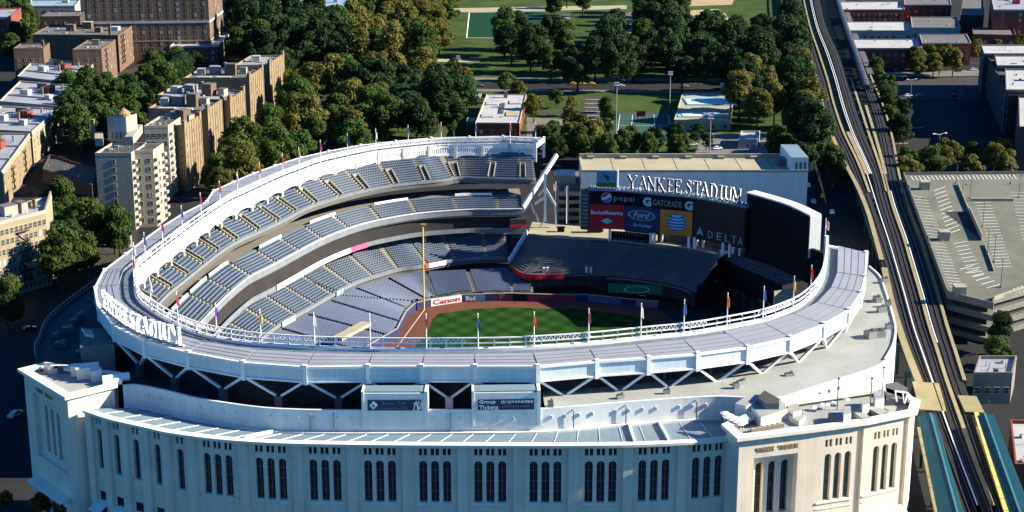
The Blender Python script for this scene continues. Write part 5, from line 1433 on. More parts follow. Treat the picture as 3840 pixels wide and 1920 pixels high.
gsheet('car_park', [(3290,290),(3684,290),(3684,372),(3300,372)], .05, M['asphalt_pale'])  # sunlit part of the lot, painted as a paler asphalt
gsheet('car_park', [(3300,374),(3690,374),(3700,590),(3350,590)], .05, M['asphalt'])  # shaded part of the same lot, painted as a darker asphalt
gsheet('pavement', [(3290,272),(3684,262),(3684,284),(3290,290)], .05, M['pave'])
for a, b in (((3356,484),(3460,478)), ((3350,540),(3405,536))):
    mb = MB(); mb.bar(G(*a, .1), G(*b, .1), 1.0, .08); mb.build('kerb_island', M['conc_lt'], None, kind='structure')
# ================================================================ elevated railway
ZD = 9.5
EL = thing('elevated_railway', G(3290, 900, 0), 'long dark elevated railway viaduct with tan walkways curving past the stadium', 'viaduct')
Lpx = [(2958,-60),(2969,0),(2999,99),(3029,199),(3064,323),(3094,447),(3138,561),(3178,640),(3208,695),(3248,789),(3275,880),(3302,978),(3337,1127),(3382,1280),(3446,1444),(3510,1610),(3580,1790),(3640,1940),(3700,2090)]
def col_px(pairs): return smooth(GL(pairs, ZD), 4.)
T1 = [(2982,-60),(2994,0),(3017,99),(3046,199),(3078,298),(3103,397),(3138,497),(3185,590),(3212,655),(3240,725),(3262,789),(3300,900),(3326,978),(3360,1100),(3398,1240),(3414,1290),(3468,1430),(3520,1580),(3570,1710),(3640,1900),(3700,2060)]
T2 = [(3055,-60),(3062,0),(3085,99),(3128,199),(3160,298),(3188,397),(3222,497),(3262,590),(3290,655),(3306,720),(3325,789),(3362,900),(3383,978),(3420,1100),(3458,1240),(3478,1290),(3522,1430),(3570,1580),(3616,1710),(3690,1900),(3750,2060)]
T3 = [(3130,-60),(3140,0),(3170,99),(3205,199),(3243,298),(3283,397),(3312,497),(3330,590),(3340,655),(3358,720),(3378,789),(3420,900),(3444,978),(3480,1100),(3518,1240),(3535,1290),(3578,1430),(3638,1580),(3680,1710),(3755,1900),(3815,2060)]
tracks = []
for T in (T1, T2, T3):
    P = relax(col_px(T), 8); N = normals(P, 3)
    mb = MB(); mb.slab([up(p+n*2.0, ZD) for p, n in zip(P, N)], [up(p-n*2.0, ZD) for p, n in zip(P, N)], .6)
    tr = mb.build('track_deck', M['ballast'], EL)
    r = MB()
    for d in (-.72, .72):
        Q = [up(p+n*d, ZD+.16) for p, n in zip(P, N)]
        for a, b in zip(Q, Q[1:]): r.bar(a, b, .13, .16)
    r.build('rails', M['rail'], tr)
    g = MB()
    for d in (-2.15, 2.15):
        Q = [up(p+n*d, ZD-1.0) for p, n in zip(P, N)]
        for a, b in zip(Q, Q[1:]): g.bar(a, b, .35, 1.6)
    g.build('girder', M['greensteel'], EL)
    tracks.append((P, N))
def band(name, px, w_, z, m, h=.3):
    P = relax(col_px(px), 6); N = normals(P, 3); mb = MB()
    mb.slab([up(p+n*w_/2, z) for p, n in zip(P, N)], [up(p-n*w_/2, z) for p, n in zip(P, N)], h); return mb.build(name, m, EL)
band('walkway', [(u+4, v) for u, v in Lpx[:12]], 1.5, ZD+.45, M['walk'])
band('walkway', [(3316,1008),(3341,1127),(3386,1280),(3450,1444),(3466,1490)], 1.9, ZD+.45, M['walk'])
band('walkway', [(3470,1440),(3488,1500),(3496,1545)], 6.5, ZD+.5, M['walk'])
mid = lambda A, B, t, a, b: [(x0+(x1-x0)*t, y0+(y1-y0)*t) for (x0, y0), (x1, y1) in zip(A[a:b], B[a:b])]
band('walkway', mid(T1, T2, .30, 0, 10), 1.0, ZD+.4, M['walk']); band('walkway', mid(T2, T3, .38, 4, 10), 1.1, ZD+.4, M['walk']); band('walkway', mid(T2, T3, .62, 5, 9), 1.3, ZD+.4, M['walk'])
band('walkway', mid(T1, T2, .50, 6, 9), 1.6, ZD+.4, M['walk'])
band('walkway', mid(T2, T3, .50, 8, 20), .9, ZD+.4, M['walk'])
R_px = [(u+24+ (v/1300.)*14, v) for u, v in T3[3:17]]
band('walkway', R_px, .9, ZD+.4, M['walk'])
for t, a, b, A, B in ((.50, 8, 20, T1, T2), (.64, 0, 9, T1, T2), (.72, 0, 9, T1, T2), (.66, 9, 16, T2, T3)): band('third_rail_cover', mid(A, B, t, a, b), .30, ZD+.5, M['ledwhite'], .2)
# open green bracing between the diverging tracks
mb = MB()
for (A, B, i0, i1) in ((0, 1, 0, 70), (1, 2, 10, 66)):
    PA, PB = tracks[A][0], tracks[B][0]
    n = len(PA)
    for i in range(n):
        p = PA[i]
        if p.y < 560: continue
        q = min(PB, key=lambda w_: (w_-p).length_squared); L = (q-p).length
        if L < 4.2 or L > 20: continue
        d = (q-p)/L; mb.bar(up(p+d*1.8, ZD-.3), up(q-d*1.8, ZD-.3), .35, .4)
mb.build('bracing', M['greensteel'], EL)
# columns
P = tracks[1][0]
for i in range(0, len(P), 5):
    p = P[i]
    if p.y > 1100: continue
    n = tracks[1][1][i]; mb = MB()
    for d in (-7.5, 7.5): mb.bar(up(p+n*d, 0), up(p+n*d, ZD-1.4), .6)
    mb.bar(up(p-n*8, ZD-1.6), up(p+n*8, ZD-1.6), .8, 1.0); mb.build('column_bent', M['greensteel'], EL)
def canopy(name, lab, pts, z, ridge):
    P = [G(u, v, z) for u, v in pts]; T = thing('platform_canopy', (P[0]+P[2])/2-Vector((0,0,z)), lab, 'canopy')
    a, b, c, d = P     # left-top, right-top, right-bottom, left-bottom (far to near)
    m0, m1 = a.lerp(b, ridge), d.lerp(c, ridge); m0.z += .5; m1.z += .5
    mb = MB()
    for q in ((a, m0, m1, d), (m0, b, c, m1)):
        lo = [x-Vector((0,0,.25)) for x in q]; mb.hull8(lo, q)
    mb.build('canopy_roof', M['canopy'], T)
    mb = MB(); mb.bar(m0+Vector((0,0,.12)), m1+Vector((0,0,.12)), .4, .25); mb.build('ridge', M['canopy_rib'], T)
    mb = MB()
    for k in range(12):
        t = k/11; p = m0.lerp(m1, t); mb.bar((p.x, p.y, ZD), (p.x, p.y, z), .25)
    mb.build('canopy_post', M['greensteel'], T)
    mb = MB(); q = [Vector((x.x, x.y, ZD+.9)) for x in (a, b, c, d)]; mb.hull8([x-Vector((0,0,.5)) for x in q], q); mb.build('platform', M['walk'], T)
canopy('c', 'teal green station canopy on the left side of the railway', [(3443,1560),(3507,1558),(3640,2010),(3535,2010)], 13.2, .72)
canopy('c', 'teal green station canopy on the right side of the railway', [(3665,1558),(3727,1556),(3905,2010),(3815,2010)], 13.2, .42)
band('platform_edge', [(3660,1560),(3700,1700),(3750,1860),(3790,1990)], 1.0, ZD+1.0, M['yellow'])
band('walkway', [(3626,1495),(3655,1556)], 4.5, ZD+.8, M['walk'])
# the train waiting at the far station
TRN = thing('subway_train', G(3180, 150, 9), 'grey roofed train standing at the far station on the right hand track', 'train')
tp = relax(smooth(GL([(3112,-140),(3136,-30),(3160,50),(3190,140),(3225,230),(3252,318)], ZD+4), 2.), 4)
A = arcs(tp); ncar = 6
for k in range(ncar):
    s0, s1 = A[-1]*k/ncar+.4, A[-1]*(k+1)/ncar-.4
    a, b = at_arc(tp, A, s0), at_arc(tp, A, s1); d = (b-a).normalized(); n = Vector((d.y, -d.x)); mb = MB()
    pr = [(-1.5, 1.0), (1.5, 1.0), (1.55, 3.3), (1.0, 3.95), (0, 4.15), (-1.0, 3.95), (-1.55, 3.3)]
    lo = [up(a+n*x, ZD+z) for x, z in pr]; hi = [up(b+n*x, ZD+z) for x, z in pr]
    for i in range(7): mb.face([lo[i-1], lo[i], hi[i], hi[i-1]])
    mb.face(lo); mb.face(hi[::-1]); c = mb.build('train_car', M['trainroof'], TRN)
    mb = MB()
    for q in range(4): p = a.lerp(b, .14+.24*q); mb.box((p.x, p.y, ZD+4.2), (1.4, 2.6, .3), math.atan2(d.y, d.x)-PI/2)
    mb.build('roof_vent', M['soffit'], c)
mb = MB()
for i in range(0, len(tracks[2][0]), 1):
    p = tracks[2][0][i]; n = tracks[2][1][i]
    if p.y > 800: mb.prism([p-n*6.0-Vector((0,2)), p-n*2.6-Vector((0,2)), p-n*2.6+Vector((0,2)), p-n*6.0+Vector((0,2))], ZD+.6, ZD+1.0)
mb.build('far_platform', M['soffit'], EL)
# ================================================================ parking garage on the right
ZG = 12.
GA = thing('parking_garage', G(3700, 850, 0), 'wide concrete parking deck with painted stalls on its open roof', 'parking garage')
gpx = [(3387,655),(3553,1104),(3725,1147),(3727,1126),(3960,1060),(3960,650)]
gp_ = [g.to_2d() for g in GL(gpx, ZG)]
mb = MB()
for z0, z1 in ((0, 1.6), (3.4, 5.2), (7.2, 9.0), (10.9, ZG)): mb.prism(gp_, z0, z1, 0, 1)
mb.build('deck_level', [M['conc'], mat('deck_surface', (.125, .135, .105), .9, .25, .06, 0, fine=.14)], GA)
mb = MB(); mb.prism(shrink(gp_, 1.5) if area(gp_) > 0 else shrink(gp_[::-1], 1.5), .2, ZG-.6); mb.build('dark_core', M['dark'], GA)
mb = MB(); q = gp_ if area(gp_) > 0 else gp_[::-1]
for i in range(len(q)):
    a, b = q[i], q[(i+1) % len(q)]; d = (b-a).normalized(); n = Vector((d.y, -d.x)); mb.prism([a+n*.02, b+n*.02, b-n*.3, a-n*.3], ZG-1.2, ZG+1.0)
mb.build('roof_parapet', M['conc'], GA)
mb = MB()
def stalls(a, b, n, du, dv):
    for k in range(n):
        t = k/(n-1); u, v = a[0]+(b[0]-a[0])*t, a[1]+(b[1]-a[1])*t
        p, q = G(u, v, ZG+.05), G(u+du, v+dv, ZG+.05); d = (q-p).normalized()*.15; s = Vector((-d.y, d.x, 0))
        mb.face([p-s, q-s, q+s, p+s])
stalls((3422,735), (3560,1075), 30, 52, 5)
stalls((3415,660), (3800,655), 26, 12, 16)
stalls((3545,700), (3600,860), 12, -45, 16); stalls((3655,760), (3735,1000), 22, 60, -2); stalls((3790,720), (3850,960), 20, 60, 2)
stalls((3625,905), (3690,1030), 10, -50, 8)
stalls((3600,1010), (3700,1080), 6, 50, -14); stalls((3800,1080), (3900,1050), 8, 26, 20)
mb.build('stall_marking', M['ledwhite'], GA)
mb = MB(); mb.face(GL([(3540,794),(3634,792),(3678,900)], ZG+.06)); mb.build('ramp_shadow', M['dark'], GA)  # flat dark triangle paints the wall's shadow over the ramp opening
mb = MB(); a, b = G(3632, 795, ZG), G(3680, 903, ZG); mb.prism([a.to_2d(), b.to_2d(), b.to_2d()+Vector((.35,.1)), a.to_2d()+Vector((.35,.1))], ZG, ZG+2.2); a, b = G(3590, 694, ZG), G(3632, 795, ZG); mb.prism([a.to_2d(), b.to_2d(), b.to_2d()+Vector((.35,.1)), a.to_2d()+Vector((.35,.1))], ZG, ZG+1.0)
a, b = G(3640, 755, ZG), G(3800, 755, ZG); mb.prism([a.to_2d(), b.to_2d(), b.to_2d()+Vector((0,1.0)), a.to_2d()+Vector((0,1.0))], ZG, ZG+1.1)
a, b = G(3728, 1128, ZG), G(3850, 1086, ZG); mb.prism([a.to_2d(), b.to_2d(), b.to_2d()+Vector((0,.6)), a.to_2d()+Vector((0,.6))], ZG, ZG+1.3)
a, b = G(3690, 920, ZG), G(3725, 1018, ZG); mb.prism([a.to_2d(), b.to_2d(), b.to_2d()+Vector((.35,.1)), a.to_2d()+Vector((.35,.1))], ZG, ZG+.8)
mb.build('ramp_wall', M['conc_lt'], GA)
for u, v in ((3466,709),(3538,899),(3596,1108)):
    g = G(u, v, ZG); mb = MB(); mb.box((g.x, g.y, ZG+1.5), (3.2, 3.4, 3.0)); mb.box((g.x, g.y, ZG+3.1), (3.6, 3.8, .2)); mb.build('stair_bulkhead', M['conc_lt'], GA)
# ================================================================ neighbourhood buildings
M['r_pool'] = mat('sky_blue_roof_sheet', (.16, .38, .50), .7, .08); M['r_sheet'] = mat('white_roof_sheet', (.62, .64, .66), .7, .05)
FOOT = []          # footprints, for keeping trees off
def win_mesh(w_, h, kind):
    mb = MB(); g = 0 if kind == 0 else 1
    mb.face([(-w_/2,-.03,0),(w_/2,-.03,0),(w_/2,-.03,h),(-w_/2,-.03,h)], g)
    for x0, x1, z0, z1 in ((-w_/2-.08,-w_/2,-.05,h+.1),(w_/2,w_/2+.08,-.05,h+.1),(-w_/2,w_/2,h,h+.12),(-w_/2-.15,w_/2+.15,-.22,-.05),(-w_/2,w_/2,h*.5-.04,h*.5+.04)):
        mb.hull8([(x0,-.12,z0),(x1,-.12,z0),(x1,.02,z0),(x0,.02,z0)],[(x0,-.12,z1),(x1,-.12,z1),(x1,.02,z1),(x0,.02,z1)], 2)
    return mb
class Bld:
    def __init__(s, name, label, cat='apartment building'):
        s.root = thing(name, (0,0,0), label, cat); s.wins = []; s.n = 0; s.cache = {}; s.loc = None
    def block(s, pts, h, wall, roof, faces=(), z0=0., para=.9, name='wall', coping=None):
        """ pts: world 2-D corners CCW; faces: list of (index, cols, rows, w, h, first z, dz) """
        P = [Vector((p[0], p[1])) for p in pts]
        if area(P) < 0: P = P[::-1]
        if s.loc is None:
            c = sum(P, Vector((0,0)))/len(P); s.root.location = (c.x, c.y, 0); s.loc = c
        if z0 == 0: FOOT.append(P)
        mb = MB(); mb.prism(P, z0, h, 0, 1); mb.build(name, [wall, roof], s.root)
        if para:
            mb = MB(); I = shrink(P, .35); O = shrink(P, -.06)
            n = len(P)
            for i in range(n):
                j = (i+1) % n; mb.hull8([up(O[i], h-.25), up(O[j], h-.25), up(I[j], h-.25), up(I[i], h-.25)], [up(O[i], h+para), up(O[j], h+para), up(I[j], h+para), up(I[i], h+para)])
            mb.build('parapet', coping or wall, s.root)
        s.P, s.h = P, h
        for (i, cols, rows, w_, hh, zf, dz) in faces:
            a, b = P[i], P[(i+1) % len(P)]; L = (b-a).length; d = (b-a)/L; rz = math.atan2(d.y, d.x)
            for c in range(cols):
                x = L*(c+.5)/cols; p = a+d*x
                for r in range(rows):
                    z = zf+dz*r
                    if z+hh < h-.3: s.wins.append((p, z, rz, w_, hh))
        return P
    def faces_fn(s, i): return face_fn(s.P[i], s.P[(i+1) % len(s.P)])
    def roofbox(s, fx, fy, a, b, h, m, mt=None, name='roof_bulkhead', z0=None):
        P = s.P; o = P[0]; p = o+(P[1]-P[0])*fx+(P[3]-P[0])*fy; d = P[1]-P[0]; r = math.atan2(d.y, d.x)
        z = s.h if z0 is None else z0
        mb = MB(); mb.box((p.x, p.y, z+h/2), (a, b, h), r, 0); mb.box((p.x, p.y, z+h+.06), (a+.2, b+.2, .14), r, 1); mb.build(name, [m, mt or M['r_grey']], s.root); return p
    def clutter(s, n, seed):
        R = random.Random(seed); P = s.P; mb = MB()
        for k in range(n):
            fx, fy = R.uniform(.06, .94), R.uniform(.08, .92); p = P[0]+(P[1]-P[0])*fx+(P[3]-P[0])*fy; t = R.random()
            if t < .5: mb.tube(up(p, s.h), up(p, s.h+R.uniform(.8, 1.8)), .14, n=6)
            elif t < .8: mb.box((p.x, p.y, s.h+.4), (R.uniform(.6, 1.4), R.uniform(.6, 1.2), .9), R.random())
            else: mb.box((p.x, p.y, s.h+.25), (R.uniform(1.5, 3), R.uniform(1.2, 2), .5), 0)
        mb.build('roof_vents', M['steel'], s.root)
    def chimney(s, fx, fy, h, m, a=1.3):
        P = s.P; p = P[0]+(P[1]-P[0])*fx+(P[3]-P[0])*fy; mb = MB(); mb.box((p.x, p.y, s.h+h/2), (a, a, h)); mb.box((p.x, p.y, s.h+h+.1), (a+.25, a+.25, .25)); mb.build('chimney', m, s.root)
    def escape(s, i, x, floors, zf, dz, w_=3.2):
        f, L = s.faces_fn(i); mb = MB()
        for k in range(floors):
            z = zf+dz*k
            mb.hull8([f(x-w_/2,.02,z-.15), f(x+w_/2,.02,z-.15), f(x+w_/2,1.1,z-.15), f(x-w_/2,1.1,z-.15)], [f(x-w_/2,.02,z-.03), f(x+w_/2,.02,z-.03), f(x+w_/2,1.1,z-.03), f(x-w_/2,1.1,z-.03)])
            for zz in (.45, .95): mb.bar(f(x-w_/2,1.05,z+zz), f(x+w_/2,1.05,z+zz), .07); mb.bar(f(x-w_/2,.05,z+zz), f(x-w_/2,1.05,z+zz), .07); mb.bar(f(x+w_/2,.05,z+zz), f(x+w_/2,1.05,z+zz), .07)
            for q in range(5): mb.bar(f(x-w_/2+w_*q/4,1.05,z), f(x-w_/2+w_*q/4,1.05,z+.95), .05)
            if k: mb.bar(f(x-w_*.4,.75,z-.1), f(x+w_*.35,.75,z-dz+.05), .55, .10)
        mb.build('fire_escape', M['iron'], s.root)
    def band(s, i, z, h=.35, m=None, out=.12, name='string_course'):
        f, L = s.faces_fn(i); mb = MB(); mb.hull8([f(0,.0,z), f(L,.0,z), f(L,out,z), f(0,out,z)], [f(0,.0,z+h), f(L,.0,z+h), f(L,out,z+h), f(0,out,z+h)]); mb.build(name, m or M['para'], s.root)
    def finish(s, seed=1):
        R = random.Random(seed); put0 = s.root.location
        s.wins.sort(key=lambda q: (q[0].x**2+q[0].y**2+(HC-q[1])**2))
        ms = [M['winglass'], M['winblind'], M['para']]; rest = MB()
        for k, (p, z, rz, w_, hh) in enumerate(s.wins):
            kind = 1 if R.random() < .24 else 0
            if k < 98:
                key = (w_, hh, kind)
                if key not in s.cache: s.cache[key] = win_mesh(w_, hh, kind).mesh('window', ms)
                o = bpy.data.objects.new('window', s.cache[key]); COL.objects.link(o); o.parent = s.root
                o.location = (p.x-put0.x, p.y-put0.y, z); o.rotation_euler = (0, 0, rz)
            else: rest.add(win_mesh(w_, hh, kind), Matrix.Translation((p.x, p.y, z)) @ Matrix.Rotation(rz, 4, 'Z'))
        if rest.v: rest.build('window_rows', ms, s.root, kind='stuff')
        return s
def roof3(A, B, Cc, h):
    a, b, c = (G(*q, h).to_2d() for q in (A, B, Cc)); return [a, b, c, a+c-b]
# --- cream flats at the left edge
b = Bld('apartment_building', 'cream brick apartment house with rusty zigzag fire escape at the left edge')
b.block(roof3((-190,888), (171,797), (194,742), 25), 25, M['b_cream'], M['r_silver'], [(0, 20, 7, 1.05, 1.75, 1.3, 3.3)], coping=M['para'])
b.roofbox(.55, .55, 5, 4, 3.2, M['b_pale']); b.roofbox(.70, .5, 2.4, 4, 3.4, M['b_pale']); b.roofbox(.80, .7, 2, 2, 1.5, M['copper']); b.clutter(12, 4); b.chimney(.84, .5, 3.0, M['b_brown'], .8)
f, L = b.faces_fn(1); mb = MB(); mb.hull8([f(0,.0,25), f(L,.0,25), f(L,-.5,25), f(0,-.5,25)], [f(0,.0,25.9), f(L,.0,27.4), f(L,-.5,27.4), f(0,-.5,25.9)]); mb.build('end_gable', M['b_cream'], b.root)
f, L = b.faces_fn(0); b.escape(0, L*.735, 6, 4.4, 3.3, 4.2); b.band(0, 22.9, .25); b.finish(3)
# --- pale block with balconies
b = Bld('apartment_building', 'tall pale block with balconies, blue bulkhead and pointed water tank on its roof')
P = b.block(roof3((540,480), (630,478), (684,442), 29), 29, M['b_pale'], M['r_dark'], [(0, 4, 8, 1.3, 1.5, 2, 3.3), (1, 3, 9, 1.4, 1.5, 1.6, 3.0)])
balc = []
def balconies(i, cols, zf, dz, n):
    f, L = b.faces_fn(i)
    for x0 in cols:
        for k in range(n):
            mb = MB(); z = zf+dz*k; x = L*x0
            mb.hull8([f(x-1.2,.02,z), f(x+1.2,.02,z), f(x+1.2,1.3,z), f(x-1.2,1.3,z)], [f(x-1.2,.02,z+1.1), f(x+1.2,.02,z+1.1), f(x+1.2,1.3,z+1.1), f(x-1.2,1.3,z+1.1)])
            mb.build('balcony', M['b_pale'], b.root)
balconies(1, (.12, .88), 1.5, 3.0, 9)
b.clutter(10, 7)
b.block(roof3((500,573), (574,571), (613,545), 29), 29, M['b_pale'], M['r_dark'], [(1, 1, 9, 1.4, 1.5, 1.6, 3.0), (0, 2, 8, 1.2, 1.5, 2, 3.3)]); balconies(1, (.12, .88), 1.5, 3.0, 9)
b.block(roof3((357,582), (492,581), (549,543), 29), 29, M['b_pale'], M['r_dark'], [(1, 2, 9, 1.4, 1.5, 1.6, 3.0), (0, 1, 9, 1.0, 1.5, 1.6, 3.0)]); balconies(1, (.10, .90), 1.5, 3.0, 9)
b.clutter(14, 9)
mb = MB(); q = [G(407,527,29).to_2d(), G(475,528,29).to_2d()]; d = Vector((2.6, 6.5)); mb.prism([q[0], q[1], q[1]+d, q[0]+d], 29, 38); mb.build('roof_bulkhead', mat('blue_grey_render', (.30,.34,.36), .8, .1), b.root)
mb = MB(); mb.prism([q[0]+Vector((.2,-.05)), q[1]+Vector((.3,.05)), q[1]+d*1.05, q[1]+d*1.05-Vector((.4,0)), q[1]-Vector((.3,-.15))], 29, 38.4); mb.build('bulkhead_side', M['b_pale'], b.root)
mb = MB()
for k in range(3): x = q[0].lerp(q[1], .25+.22*k); mb.box((x.x, x.y-.03, 31.2), (.5, .12, 2.6))
mb.build('slit_window', M['winglass'], b.root)
c = q[0].lerp(q[1], .62)+d*.5; mb = MB(); mb.tube(up(c, 38), up(c, 39.2), 2.6, n=14); mb.build('water_tank', M['copper'], b.root); mb = MB(); mb.cone((c.x, c.y, 39.2), 2.8, 2.3, 14); mb.build('tank_cone', M['copper'], b.root)
mb = MB(); g = G(352, 522, 29).to_2d(); mb.box((g.x, g.y, 33), (1.3, 1.3, 8)); mb.build('chimney', M['b_tan'], b.root)
for px, hh in (([(357,548),(388,548),(388,522)], 3.0), ([(470,545),(500,545),(536,498)], 3.4)):
    P = roof3(*px, 29); mb = MB(); mb.prism(P, 29, 29+hh); mb.build('roof_bulkhead', M['b_pale'], b.root)
b.finish(5)
# --- art deco row
decos = [('nearest', (600,470), (691,482), (753,445)), ('second nearest', (556,412), (778,422), (840,380)), ('middle', (590,362), (862,385), (917,348)), ('second farthest', (690,298), (934,298), (986,262)), ('farthest', (880,250), (1010,248), (1064,212))]
for k, (nm, A, B, Cc) in enumerate(decos):
    b = Bld('apartment_building', f'{nm} of five stepped tan brick blocks with fluted sunlit fronts', 'apartment building'); tag(b.root, group='tan brick row left of the park')
    P = b.block(roof3(A, B, Cc, 27), 27, M['b_tan'] if k else M['b_tan'], M['r_grey'] if k % 2 else M['r_silver'], [(1, 5, 8, .75, 1.6, 1.6, 3.1), (0, 3, 5, 1.0, 1.6, 8, 3.2)])
    f, L = b.faces_fn(1); mb = MB()
    for q in range(8):
        x = L*q/7; hh = 1.6+(2.2 if q in (0, 7) else .5 if q % 2 else 0)
        mb.hull8([f(x-.35,.0,0), f(x+.35,.0,0), f(x+.35,.22,0), f(x-.35,.22,0)], [f(x-.35,.0,27+hh), f(x+.35,.0,27+hh), f(x+.35,.22,27+hh), f(x-.35,.22,27+hh)])
    mb.build('pier', M['b_tan'], b.root)
    mb = MB(); mb.hull8([f(0,-.4,27), f(L,-.4,27), f(L,.0,27), f(0,.0,27)], [f(0,-.4,28.6), f(L,-.4,28.6), f(L,.0,28.6), f(0,.0,28.6)])
    for x in (L*.06, L*.94): mb.hull8([f(x-1.0,-1.2,27), f(x+1.0,-1.2,27), f(x+1.0,.3,27), f(x-1.0,.3,27)], [f(x-.8,-1.2,30.2), f(x+.8,-1.2,30.2), f(x+.8,.3,30.2), f(x-.8,.3,30.2)])
    mb.build('castellation', M['b_tan'], b.root)
    if k < 4:
        b.roofbox(.35, .55, 5, 4, 4.0, M['b_grey'], M['r_silver']); b.roofbox(.62, .5, 4.5, 4.5, 5.5, M['b_brown'], M['r_grey']); b.roofbox(.15, .5, 4, 4, 3, M['b_pale'], M['r_silver']); b.roofbox(.78, .6, 3.4, 3.4, 3.2, M['b_pale'])
        b.chimney(.5, .6, 5.5, M['r_silver'], 1.0)
        mb = MB()
        for q in range(2):
            o = P[0]+(P[1]-P[0])*(.28+.3*q)+(P[3]-P[0])*.12; mb.box((o.x, o.y, 27.4), (7, 2.4, .8))
        mb.build('roof_slab', M['r_white'], b.root)
    else: b.roofbox(.4, .5, 4, 4, 3, M['b_pale'], M['r_white'])
    b.clutter(10, 20+k); b.finish(30+k)
# --- stepped row houses at the left
rows = [('nearest', (5,652), (112,506), 'b_tan', 'b_brown'), ('second nearest', (119,499), (219,412), 'b_cream', 'b_cream'), ('second farthest', (228,404), (290,325), 'b_white', 'b_pale'), ('farthest', (296,318), (350,243), 'b_brown', 'b_brown')]
for k, (nm, B, Cc, m1, m2) in enumerate(rows):
    b = Bld('row_house', f'{nm} of four stepped walk-ups with silver roofs by the left edge', 'row house'); tag(b.root, group='stepped silver roofed row houses')
    h = 15-k*.5
    P = b.block(roof3((B[0]-230, B[1]-4-8*k), B, Cc, h), h, M[m1], M['r_silver'], [(1, 8 if k < 2 else 6, 5, 1.0, 1.6, 1.2, 2.8), (0, 4, 3, 1.0, 1.6, 1.2, 3.2)], coping=M['para'], para=.8)
    f, L = b.faces_fn(1); b.escape(1, L*.3, 4, 3.6, 2.8, 3); b.escape(1, L*.72, 4, 3.6, 2.8, 3); b.band(1, h-1.2, .5, M['para'], .3)
    b.roofbox(.30, .42, 5, 3.4, 2.8, M['r_white'], M['r_white']); b.roofbox(.62, .62, 4.6, 5, 3.2, M['b_red'], M['r_dark']); b.roofbox(.72, .3, 3, 3, 2.4, M['b_white'], M['r_white']); b.roofbox(.48, .8, 6, 3, 2.6, M['b_brown'], M['r_grey']); b.chimney(.55, .5, 3.4, M['b_tan'], .9); b.chimney(.8, .8, 2.6, M['steel'], .7)
    mb = MB(); o = P[0]; u_ = P[1]-P[0]; v_ = P[3]-P[0]
    for fy in (.33, .66): a, c = o+u_*.03+v_*fy, o+u_*.97+v_*fy; mb.bar(up(a, h+.4), up(c, h+.4), .35, .9)
    mb.build('party_wall', M['r_white'], b.root); b.clutter(16, 50+k); b.finish(40+k)
# --- brown courtyard flats
b = Bld('apartment_building', 'brown brick courtyard flats with long fire escapes on two sunlit fronts')
P = b.block(roof3((122,134), (442,137), (498,99), 22), 22, M['b_brown'], M['r_grey'], [(1, 6, 6, 1.0, 1.6, 1.6, 3.3), (0, 6, 5, 1.0, 1.6, 3, 3.3)]); b.escape(1, 7.5, 6, 4.6, 3.3, 3.4); b.escape(1, 12.5, 6, 4.6, 3.3, 3.0)
b.roofbox(.35, .5, 5, 4, 4, M['b_brown']); b.roofbox(.7, .4, 4, 4, 3, M['b_brown']); b.roofbox(.5, .75, 6, 4, 4.2, M['b_brown'], M['r_white']); b.chimney(.88, .15, 7, M['b_brown'], 1.3); b.roofbox(.86, .6, 5, 5, 2.2, M['r_white'], M['r_white']); b.clutter(12, 61)
b.block(roof3((50,187), (162,185), (186,166), 22), 22, M['b_brown'], M['r_grey'], [(1, 3, 5, 1.0, 1.6, 2, 3.3), (0, 4, 5, 1.0, 1.6, 2, 3.3)]); b.chimney(.9, .4, 4, M['b_brown']); b.clutter(5, 62)
b.block(roof3((272,191), (380,189), (433,153), 22), 22, M['b_brown'], M['r_grey'], [(1, 6, 6, 1.0, 1.6, 1.6, 3.3), (0, 3, 5, 1.0, 1.6, 3, 3.3)]); b.escape(1, 9, 6, 4.6, 3.3, 3.4); b.clutter(6, 63); b.roofbox(.5, .6, 4, 3, 3, M['b_brown']); b.finish(6)
# --- whitewashed block
b = Bld('apartment_building', 'whitewashed block with flat white roof between brown flats and brick tower')
b.block(roof3((430,100), (634,99), (672,69), 22), 22, M['b_white'], M['r_white'], [(1, 4, 6, 1.1, 1.6, 1.6, 3.3), (0, 6, 5, 1.1, 1.7, 3, 3.4)]); b.escape(1, 12, 6, 4.6, 3.3, 3); b.clutter(8, 70); b.roofbox(.1, .6, 5, 4, 3.4, M['b_white'], M['r_silver']); b.roofbox(.35, .7, 7, 3, 2.6, M['b_white'], M['r_white']); b.chimney(.03, .5, 7, M['r_silver']); b.finish(7)
# --- tall brick tower
def ground3(A, B, Cc): a, b_, c = (G(*q, 0).to_2d() for q in (A, B, Cc)); return [a, b_, c, a+c-b_]
b = Bld('brick_tower', 'tall brown brick tower with pale bands rising past the top edge', 'apartment tower')
b.block(ground3((330,232), (792,226), (842,180)), 58, M['b_brown'], M['r_grey'], [(0, 14, 15, 1.5, 1.9, 3, 3.6), (1, 5, 15, 1.4, 1.9, 3, 3.6)]); b.band(0, 24.2, 1.4, M['r_white'], .35); b.band(1, 24.2, 1.4, M['r_white'], .35); b.band(0, 12.6, .5, M['para'], .2); b.band(1, 12.6, .5, M['para'], .2)
b.block(ground3((640,240), (822,236), (868,186)), 10.5, M['b_brown'], M['r_white'], [(1, 4, 2, 1.4, 2.0, 2, 4), (0, 4, 2, 1.2, 1.8, 2, 4)], coping=M['r_white']); b.finish(8)
